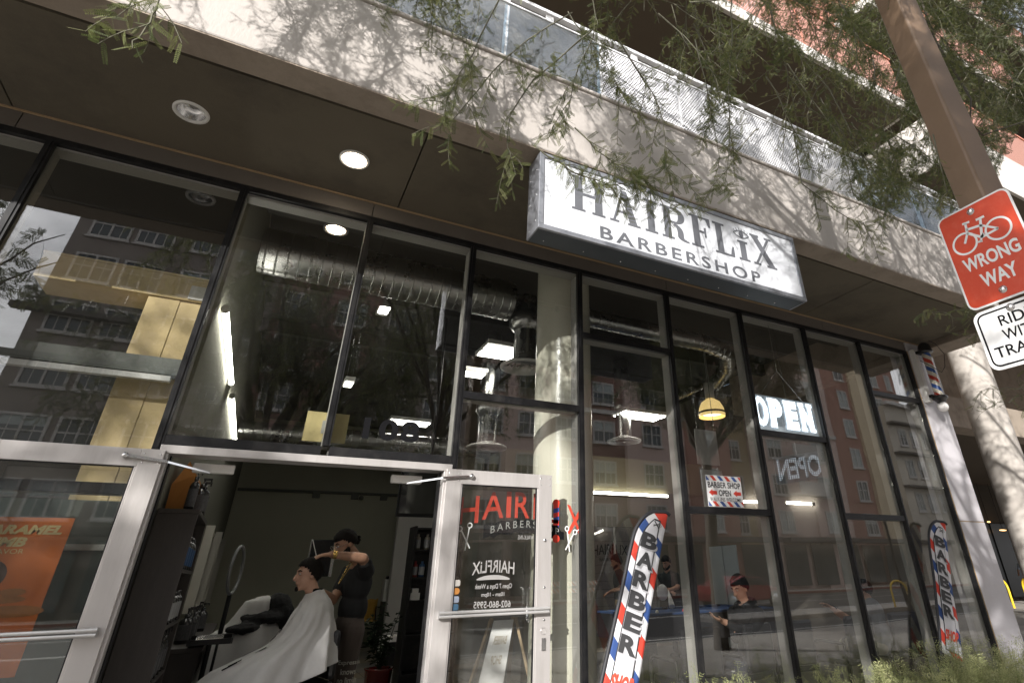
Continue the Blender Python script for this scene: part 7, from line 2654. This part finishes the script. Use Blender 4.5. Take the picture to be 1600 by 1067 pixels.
# ================================================================ shrubs along the foot of the glass
M_SHRUB = [mat('pale_shrub_leaf', (0.50, 0.50, 0.25), 0.6, var=0.2, trans=0.3), mat('green_shrub_leaf', (0.32, 0.35, 0.15), 0.6, var=0.2, trans=0.3)]
T_SHR = leaf_template(3, 0.055, 0.030, 0.0050)
def shrub(x, y, h, w, n, label, seed):
    t = thing('desert_shrub', label, 'shrub', (x, y, 0))
    fl = Foliage(seed)
    r = np.random.default_rng(seed)
    for k in range(n):
        a, q = r.uniform(0, 6.283), r.uniform(0, 1) ** 0.6
        b = V3(x + 0.25 * w * q * math.cos(a), y + 0.25 * w * q * math.sin(a), 0.0)
        d = unit(V3(math.cos(a) * q * 0.9, math.sin(a) * q * 0.9, 1.0))
        L = h * r.uniform(0.70, 1.30)
        pts = [b]
        for i in range(6):
            d = unit(d + r.normal(size=3) * 0.09 + V3(0, 0, 0.03))
            pts.append(pts[-1] + d * L / 6)
        fl.twig(pts, 0.0036, 0.0014, 0.020, spread=0.7, size=1.15, start=0.2)
    fl.build(t, M_SHRUB, M_SHRUB[1], T_SHR)
for i, (px, py, y, h, w, n, lab) in enumerate((
        (1095, 1052, 4.25, 0.66, 0.4, 26, 'feathery shrub at the foot of the glass right of the tall flag'),
        (1180, 1058, 4.2, 0.58, 0.4, 26, 'low feathery shrub under the seated man in the hoodie'),
        (1345, 1052, 4.2, 0.56, 0.5, 50, 'spiky pale shrub under the man with the watch'),
        (1425, 1045, 4.15, 0.52, 0.5, 60, 'pale shrub left of the far feather flag'),
        (1500, 1018, 4.2, 0.60, 0.6, 80, 'tallest pale shrub in front of the far feather flag'),
        (1560, 1025, 4.15, 0.56, 0.5, 60, 'pale shrub at the foot of the pale end wall'),
        (1605, 1005, 4.3, 0.68, 0.5, 60, 'darker shrub at the lower right corner by the end wall'))):
    q = P(px, 1060, y=y)
    shrub(q[0], y, P(px, py, y=y)[2], w, n, lab, 300 + i)
# ================================================================ across the street: seen in the glass
def win_mesh(w, h, fm, pm, name):
    m = MB()
    e = 0.12
    for (x0, x1, z0, z1) in ((-w / 2, w / 2, 0, e), (-w / 2, w / 2, h - e, h), (-w / 2, -w / 2 + e, e, h - e), (w / 2 - e, w / 2, e, h - e), (-0.05, 0.05, e, h - e)):
        m.box(x0, x1, 0.0, 0.10, z0, z1, 0)
    m.box(-w / 2 + e, w / 2 - e, 0.0, 0.07, h * 0.52, h * 0.52 + 0.07, 0)
    for x in (-w / 4, w / 4):
        m.box(x - 0.02, x + 0.02, 0.0, 0.05, e, h - e, 0)
    m.box(-w / 2 - 0.08, w / 2 + 0.08, 0.0, 0.16, -0.10, -0.001, 0)
    cut = {0: 0.0, 1: 1.0, 2: 0.5, 3: 0.3}[name]
    zc = h - e - (h - 2 * e) * cut
    if cut > 0:
        m.box(-w / 2 + e, w / 2 - e, 0.006, 0.022, zc, h - e, 2)
    if cut < 1:
        m.box(-w / 2 + e, w / 2 - e, 0.005, 0.02, e, zc - 0.001, 1)
    return m
BMATS = {
    'taupe': mat('taupe_render', (0.22, 0.19, 0.17), 0.9, var=0.18, scale=0.5, dirt=(0.10, 0.085, 0.075), dirt_amt=0.5, dirt_scale=0.35),
    'red': mat('brick_red_render', (0.20, 0.115, 0.095), 0.9, var=0.06, scale=0.3),
    'red_brightened': mat('red_brightened_render', (0.31, 0.165, 0.13), 0.9, var=0.08, scale=0.4),  # red render copied lighter; sunlit brightness put into the colour
    'beige': mat('beige_render', (0.55, 0.45, 0.31), 0.9, var=0.06, scale=0.3),
    'mauve': mat('mauve_render', (0.50, 0.38, 0.34), 0.9, var=0.06, scale=0.3),
    'grey': mat('grey_render', (0.46, 0.42, 0.36), 0.9, var=0.06, scale=0.3),
    'olive': mat('olive_render', (0.33, 0.26, 0.15), 0.9, var=0.06, scale=0.3)}
M_TRIMW = mat('cream_trim', (0.46, 0.44, 0.42), 0.8, var=0.05)
M_DARKCORN = mat('dark_cornice', (0.07, 0.06, 0.055), 0.8)
M_PANEB = mat('blind_behind_glass', (0.30, 0.34, 0.33), 0.12, spec=0.8, var=0.4, scale=0.5)
_wm = {}
_wr = random.Random(17)
def add_window(par, x, z, w, h, blind, yf):
    blind = _wr.choice((1, 1, 2, 3) if blind else (0, 0, 0, 3, 2))
    key = (w, h, blind)
    if key not in _wm:
        o = win_mesh(w, h, None, None, blind).build('window', [M_TRIMW, M_FARGL, M_PANEB], par, origin=(0, 0, 0))
        _wm[key] = o.data
    else:
        o = bpy.data.objects.new('window', _wm[key])
        COL.objects.link(o)
        o.parent = par
    o.location = (x - par.location.x, yf - par.location.y, z)
YB = -28.1
def block(label, bays, top, name='apartment_building', floors=(4.2, 7.25, 10.3, 13.35, 16.4, 19.4), roofcol='grey'):
    x0, x1 = bays[0][0], bays[-1][1]
    t = thing(name, label, 'building', ((x0 + x1) / 2, YB, 0))
    for (a, b, colr, proj, wins, tp) in bays:
        tp = tp or top
        MB().box(a, b, YB - 12, YB + proj, 0.0, tp).build('wall', BMATS[colr], t)
        MB().box(a - 0.15, b + 0.15, YB + proj, YB + proj + 0.45, tp - 0.32, tp + 0.1).build('cornice', M_TRIMW, t)
        if colr in ('red', 'mauve'):
            MB().box(a, b, YB + proj, YB + proj + 0.16, 12.62, 12.95).build('string_course', M_TRIMW, t)
        for (cx, w, h, bl) in wins:
            for k, z in enumerate(floors):
                if z + h < tp - 0.5:
                    add_window(t, cx, z, w, h, bl and (k % 2 == 0 or k > 2), YB + proj)
    return t
b1 = block('taupe apartment block across the street, mirrored in the left panes', [(-12.9, -7.7, 'taupe', 0.0, [(-11.25, 2.0, 1.75, 0), (-9.0, 1.9, 1.75, 0)], 22.4), (-7.7, -2.0, 'taupe', 0.3, [(-6.2, 1.9, 1.75, 0), (-3.6, 1.9, 1.75, 0)], 22.4), (-2.0, 4.5, 'red', 0.0, [(-0.6, 1.9, 1.75, 0), (2.6, 1.9, 1.75, 0)], 22.8), (4.5, 11.0, 'taupe', 0.3, [(6.0, 1.9, 1.75, 0), (9.0, 1.9, 1.75, 0)], 22.4)], 22.4)
for z in (11.75, 14.3):
    MB().box(-13.75, -7.6, YB + 0.001, YB + 0.55, z, z + 0.28).build('cornice', M_DARKCORN, b1)
b2 = block('mauve and red apartment block across the street, mirrored in the middle panes', [(11.0, 17.5, 'mauve', 0.3, [(12.8, 1.9, 1.75, 0), (15.8, 1.9, 1.75, 0)], 20.5), (17.5, 24.0, 'red', 0.0, [(19.0, 1.9, 1.75, 0), (22.2, 1.9, 1.75, 0)], 22.5), (24.0, 29.8, 'mauve', 0.4, [(26.5, 1.9, 1.75, 0)], 21.5), (29.8, 34.4, 'red_brightened', 0.6, [(31.85, 1.9, 1.75, 1)], 23.0), (34.4, 38.6, 'olive', -1.6, [(36.6, 1.9, 1.75, 0)], 23.0)], 22.0)
for z in (15.2,):
    MB().box(29.7, 34.5, YB + 0.6, YB + 0.82, z, z + 0.45).build('string_course', M_TRIMW, b2)
b3 = block('red and beige apartment block across the street, mirrored beside the end wall', [(38.6, 43.5, 'mauve', 0.5, [(40.0, 1.8, 1.75, 1)], 22.6), (43.5, 48.2, 'mauve', 0.7, [(45.5, 1.75, 1.85, 1)], 22.6), (48.2, 53.4, 'red_brightened', 0.0, [(51.9, 1.6, 1.9, 1)], 23.4), (53.4, 56.6, 'beige', 0.3, [], 22.8), (56.6, 62.0, 'red_brightened', 0.0, [(57.9, 1.2, 1.8, 1), (60.6, 1.2, 1.8, 1)], 23.0)], 23.0)
MB().box(56.65, 63.2, YB + 0.001, YB + 1.2, 0.0, 17.0).build('wall', BMATS['grey'], b3)
for z in (8.55, 11.85, 15.0):
    MB().box(56.6, 64.6, YB + 1.2, YB + 1.9, z, z + 0.22).build('cornice', M_DARKCORN, b3)
    for x in (58.6, 60.7, 62.8):
        add_window(b3, x, z - 2.2, 1.25, 1.75, 1, YB + 1.2)
MB().box(56.5, 64.7, YB + 1.2, YB + 1.8, 17.0, 17.35).build('cornice', M_TRIMW, b3)
# balconies on the mauve bays
for x0, x1, zz in ((40.8, 44.4, (7.2, 10.3, 13.4, 16.5)),):
    for z in zz:
        MB().box(x0, x1, YB + 0.71, YB + 1.9, z, z + 0.2).box(x0, x1, YB + 1.82, YB + 1.9, z + 0.2, z + 1.15).build('balcony', M_TRIMW, b3)
# shop fronts at street level: dark glass bands with pale piers
for t, xa, xb in ((b1, -13.0, 11.0), (b2, 11.4, 38.0), (b3, 38.9, 62.0)):
    x = xa
    while x < xb - 3:
        MB().box(x, x + 2.6, YB + 0.72, YB + 0.80, 0.3, 3.3).build('shop_window', M_FARGL, t)
        x += 3.25
    MB().box(xa, xb, YB + 0.72, YB + 1.6, 3.45, 3.8).build('shop_canopy', M_DARKCORN, t)
FARB = thing('apartment_building', 'pale block further along the street, mirrored at the right edge of the glass', 'building', (78, -30, 0))
MB().box(70, 86, -44, -30, 0, 15.5).build('wall', mat('pale_far_render', (0.55, 0.54, 0.52), 0.9), FARB)
for x in np.arange(71.5, 85, 2.6):
    for z in (4.0, 7.0, 10.0, 13.0):
        add_window(FARB, x, z, 1.25, 1.75, 1, -30.0)

# red car passing, mirrored behind the hoodie man
CAR = thing('parked_car', 'red car in the street, mirrored in the pane beside the man in the hoodie', 'car', (21.5, -14.2, -0.13))
cx, cy, gz = 21.5, -14.2, -0.13
prof = [(-2.25, 0.28), (2.25, 0.28), (2.28, 0.62), (1.95, 0.78), (1.15, 0.88), (0.55, 1.28), (-0.65, 1.33), (-1.55, 0.98), (-2.15, 0.92), (-2.28, 0.6)]
m = MB()
O = V3(cx, cy, gz)
m.prism([(p[0], p[1]) for p in prof], (O, V3(1, 0, 0), V3(0, 0, 1), V3(0, 1, 0)), -0.86, 0.86)
m.build('car_body', mat('red_car_paint', (0.30, 0.02, 0.025), 0.25, coat=0.8), CAR, bevel=0.07)
g = MB()
g.prism([(1.02, 0.90), (0.50, 1.24), (-0.60, 1.29), (-1.42, 0.98)], (O, V3(1, 0, 0), V3(0, 0, 1), V3(0, 1, 0)), 0.855, 0.868)
g.prism([(1.02, 0.90), (0.50, 1.24), (-0.60, 1.29), (-1.42, 0.98)], (O, V3(1, 0, 0), V3(0, 0, 1), V3(0, 1, 0)), -0.868, -0.855)
g.build('car_window', M_FARGL, CAR)
for x in (-1.38, 1.40):
    for s in (-1, 1):
        w = MB()
        w.lathe([(0.0, -0.10), (0.30, -0.10), (0.335, -0.06), (0.335, 0.06), (0.30, 0.10), (0.0, 0.10)], (cx + x, cy + s * 0.80, gz + 0.335), 24, (0, 1, 0))
        wo = w.build('wheel', mat('tyre_rubber', (0.02, 0.02, 0.02), 0.8), CAR)
        MB().lathe([(0.0, 0.105), (0.20, 0.104), (0.22, 0.09)], (cx + x, cy + s * 0.80, gz + 0.335), 20, (0, s, 0)).build('rim', M_CHROME, wo)

# striped barricades on the far side
for i, x in enumerate((16.6, 18.2, 19.6)):
    t = thing('barricade', ['leftmost striped barricade across the street', 'middle striped barricade across the street', 'rightmost striped barricade across the street'][i], 'barricade', (x, -25.4, 0))
    mb = MB()
    for z in (0.45, 0.85):
        mb.add([(x - 0.55, -25.38, z), (x + 0.55, -25.38, z), (x + 0.55, -25.38, z + 0.25), (x - 0.55, -25.38, z + 0.25)], [(3, 2, 1, 0)], uv=[(0, 0), (1.1, 0), (1.1, 0.25), (0, 0.25)])
        mb.box(x - 0.55, x + 0.55, -25.42, -25.385, z, z + 0.25, 0)
    mb.build('striped_board', stripe_mat('barricade_stripe', [(0.7, 0.68, 0.64), (0.6, 0.16, 0.04)], 0.3, 1.0), t)
    l_ = MB()
    for s in (-1, 1):
        l_.bar((x + s * 0.5, -25.2, 0.02), (x + s * 0.5, -25.4, 1.15), 0.05, 0.05)
    l_.build('leg', M_PAINTW, t)

# white A-board with a wooden stand, inside behind the lower right door pane
SBD = thing('sandwich_board', 'white sandwich board on tan legs inside, seen through the lower right door pane', 'sign', (2.66, 7.0, 0))
m = MB()
tl, tr_, bl, br_ = V3(2.62, 7.02, 0.92), V3(2.86, 7.02, 0.92), V3(2.36, 6.86, 0.10), V3(2.66, 6.86, 0.10)
nb = unit(np.cross(tr_ - tl, bl - tl))
m.add([tl, tr_, br_, bl] + [p + V3(0, 0.012, 0) for p in (tl, tr_, br_, bl)], [(0, 3, 2, 1), (4, 5, 6, 7), (0, 1, 5, 4), (1, 2, 6, 5), (2, 3, 7, 6), (3, 0, 4, 7)])
m.build('board', M_WHITE, SBD)
tx_ = MB()
for st_, v0_, w_ in (('BARBER', 0.18, 0.17), ('SHOP', 0.40, 0.13)):
    def bf(a, b, o, v0_=v0_, w_=w_):
        v = v0_ + (0.09 - b) / 0.9
        l_ = tl + (bl - tl) * v
        r2_ = tr_ + (br_ - tr_) * v
        return l_ + (r2_ - l_) * (0.5 + (w_ / 2 - a) / 0.27) + V3(0, -0.004, 0)
    put_text(tx_, st_, None, w=w_, h=0.09, bold=0.02, fn=bf)
tx_.build('board_lettering', mat('tan_board_ink', (0.45, 0.40, 0.32), 0.7), SBD)
for (p, q) in ((V3(2.90, 7.06, 0.94), V3(3.14, 6.90, 0.0)), (V3(2.60, 7.05, 0.94), V3(2.40, 7.36, 0.0)), (V3(2.86, 7.05, 0.94), V3(2.95, 7.36, 0.0))):
    MB().bar(p, q, 0.045, 0.03).build('leg', mat('tan_timber', (0.34, 0.25, 0.15), 0.7), SBD)

# yellow bicycle hoops on the walk at the far right
def hoop(x, y, label, rz=0.5):
    ca, sa = math.cos(rz), math.sin(rz)
    pts = [V3(x - 0.32 * ca, y - 0.32 * sa, 0.0)]
    for a in np.linspace(math.pi, 0, 13):
        pts.append(V3(x + 0.32 * math.cos(a) * ca, y + 0.32 * math.cos(a) * sa, 0.60 + 0.32 * math.sin(a)))
    pts.append(V3(x + 0.32 * ca, y + 0.32 * sa, 0.0))
    MB().tube(pts, 0.038, 10).build('bike_hoop', mat('yellow_paint', (0.75, 0.50, 0.02), 0.4), label=label, cat='bike rack', group='yellow bike hoops')
q = P(1577, 949, z=0.0)
hoop(q[0], q[1], 'yellow bike hoop just right of the pale end wall', 1.0)
hoop(q[0] + 2.6, q[1] + 0.4, 'yellow bike hoop at the right edge of the picture', 1.0)
q = P(1412, 948, z=0.0)
hoop(q[0], 9.4 - q[1], 'yellow bike hoop mirrored in the glass above the waiting chairs', 0.4)
sp = MB().tube([(q[0] + 0.6, 9.4 - q[1] - 0.2, 0.0), (q[0] + 0.5, 9.4 - q[1] - 0.25, 3.2)], 0.06, 10)
sp.build('signpost', M_BLACK, label='dark post beside the mirrored bike hoop', cat='post')
# something alive in the far passage: a person in pale blue at a counter, a plant and small lamps
pq = P(1601, 888, y=15.0)
stander(V3(pq[0], 15.0, 1.62), (-1, -0.3, -0.1), 'distant person in a pale blue shirt in the passage at the right edge', mat('pale_blue_shirt', (0.42, 0.52, 0.66), 0.9), M_SKIN2, M_JEAN, 1.0, (V3(pq[0] - 0.35, 14.9, 1.05), V3(pq[0] - 0.35, 15.15, 1.05)), 0.03, voxel=0.02, full=False)
for i, (px, py) in enumerate(((1545, 815), (1567, 828))):
    c = P(px, py, y=15.8)
    L_ = thing('passage_lamp', ['small orange lamp in the dark passage, nearer the column', 'longer dim lamp in the dark passage right of the small orange one'][i], 'lamp', tuple(c))
    MB().sphere(c, (0.12 + 0.2 * i, 0.05, 0.03), 10, 6).build('glow', emit_mat('passage_glow', (1.0, 0.55, 0.2), 2.5), L_)
    MB().tube([c, (c[0], c[1], 4.99)], 0.01, 5).build('lamp_rod', M_BLACK, L_)
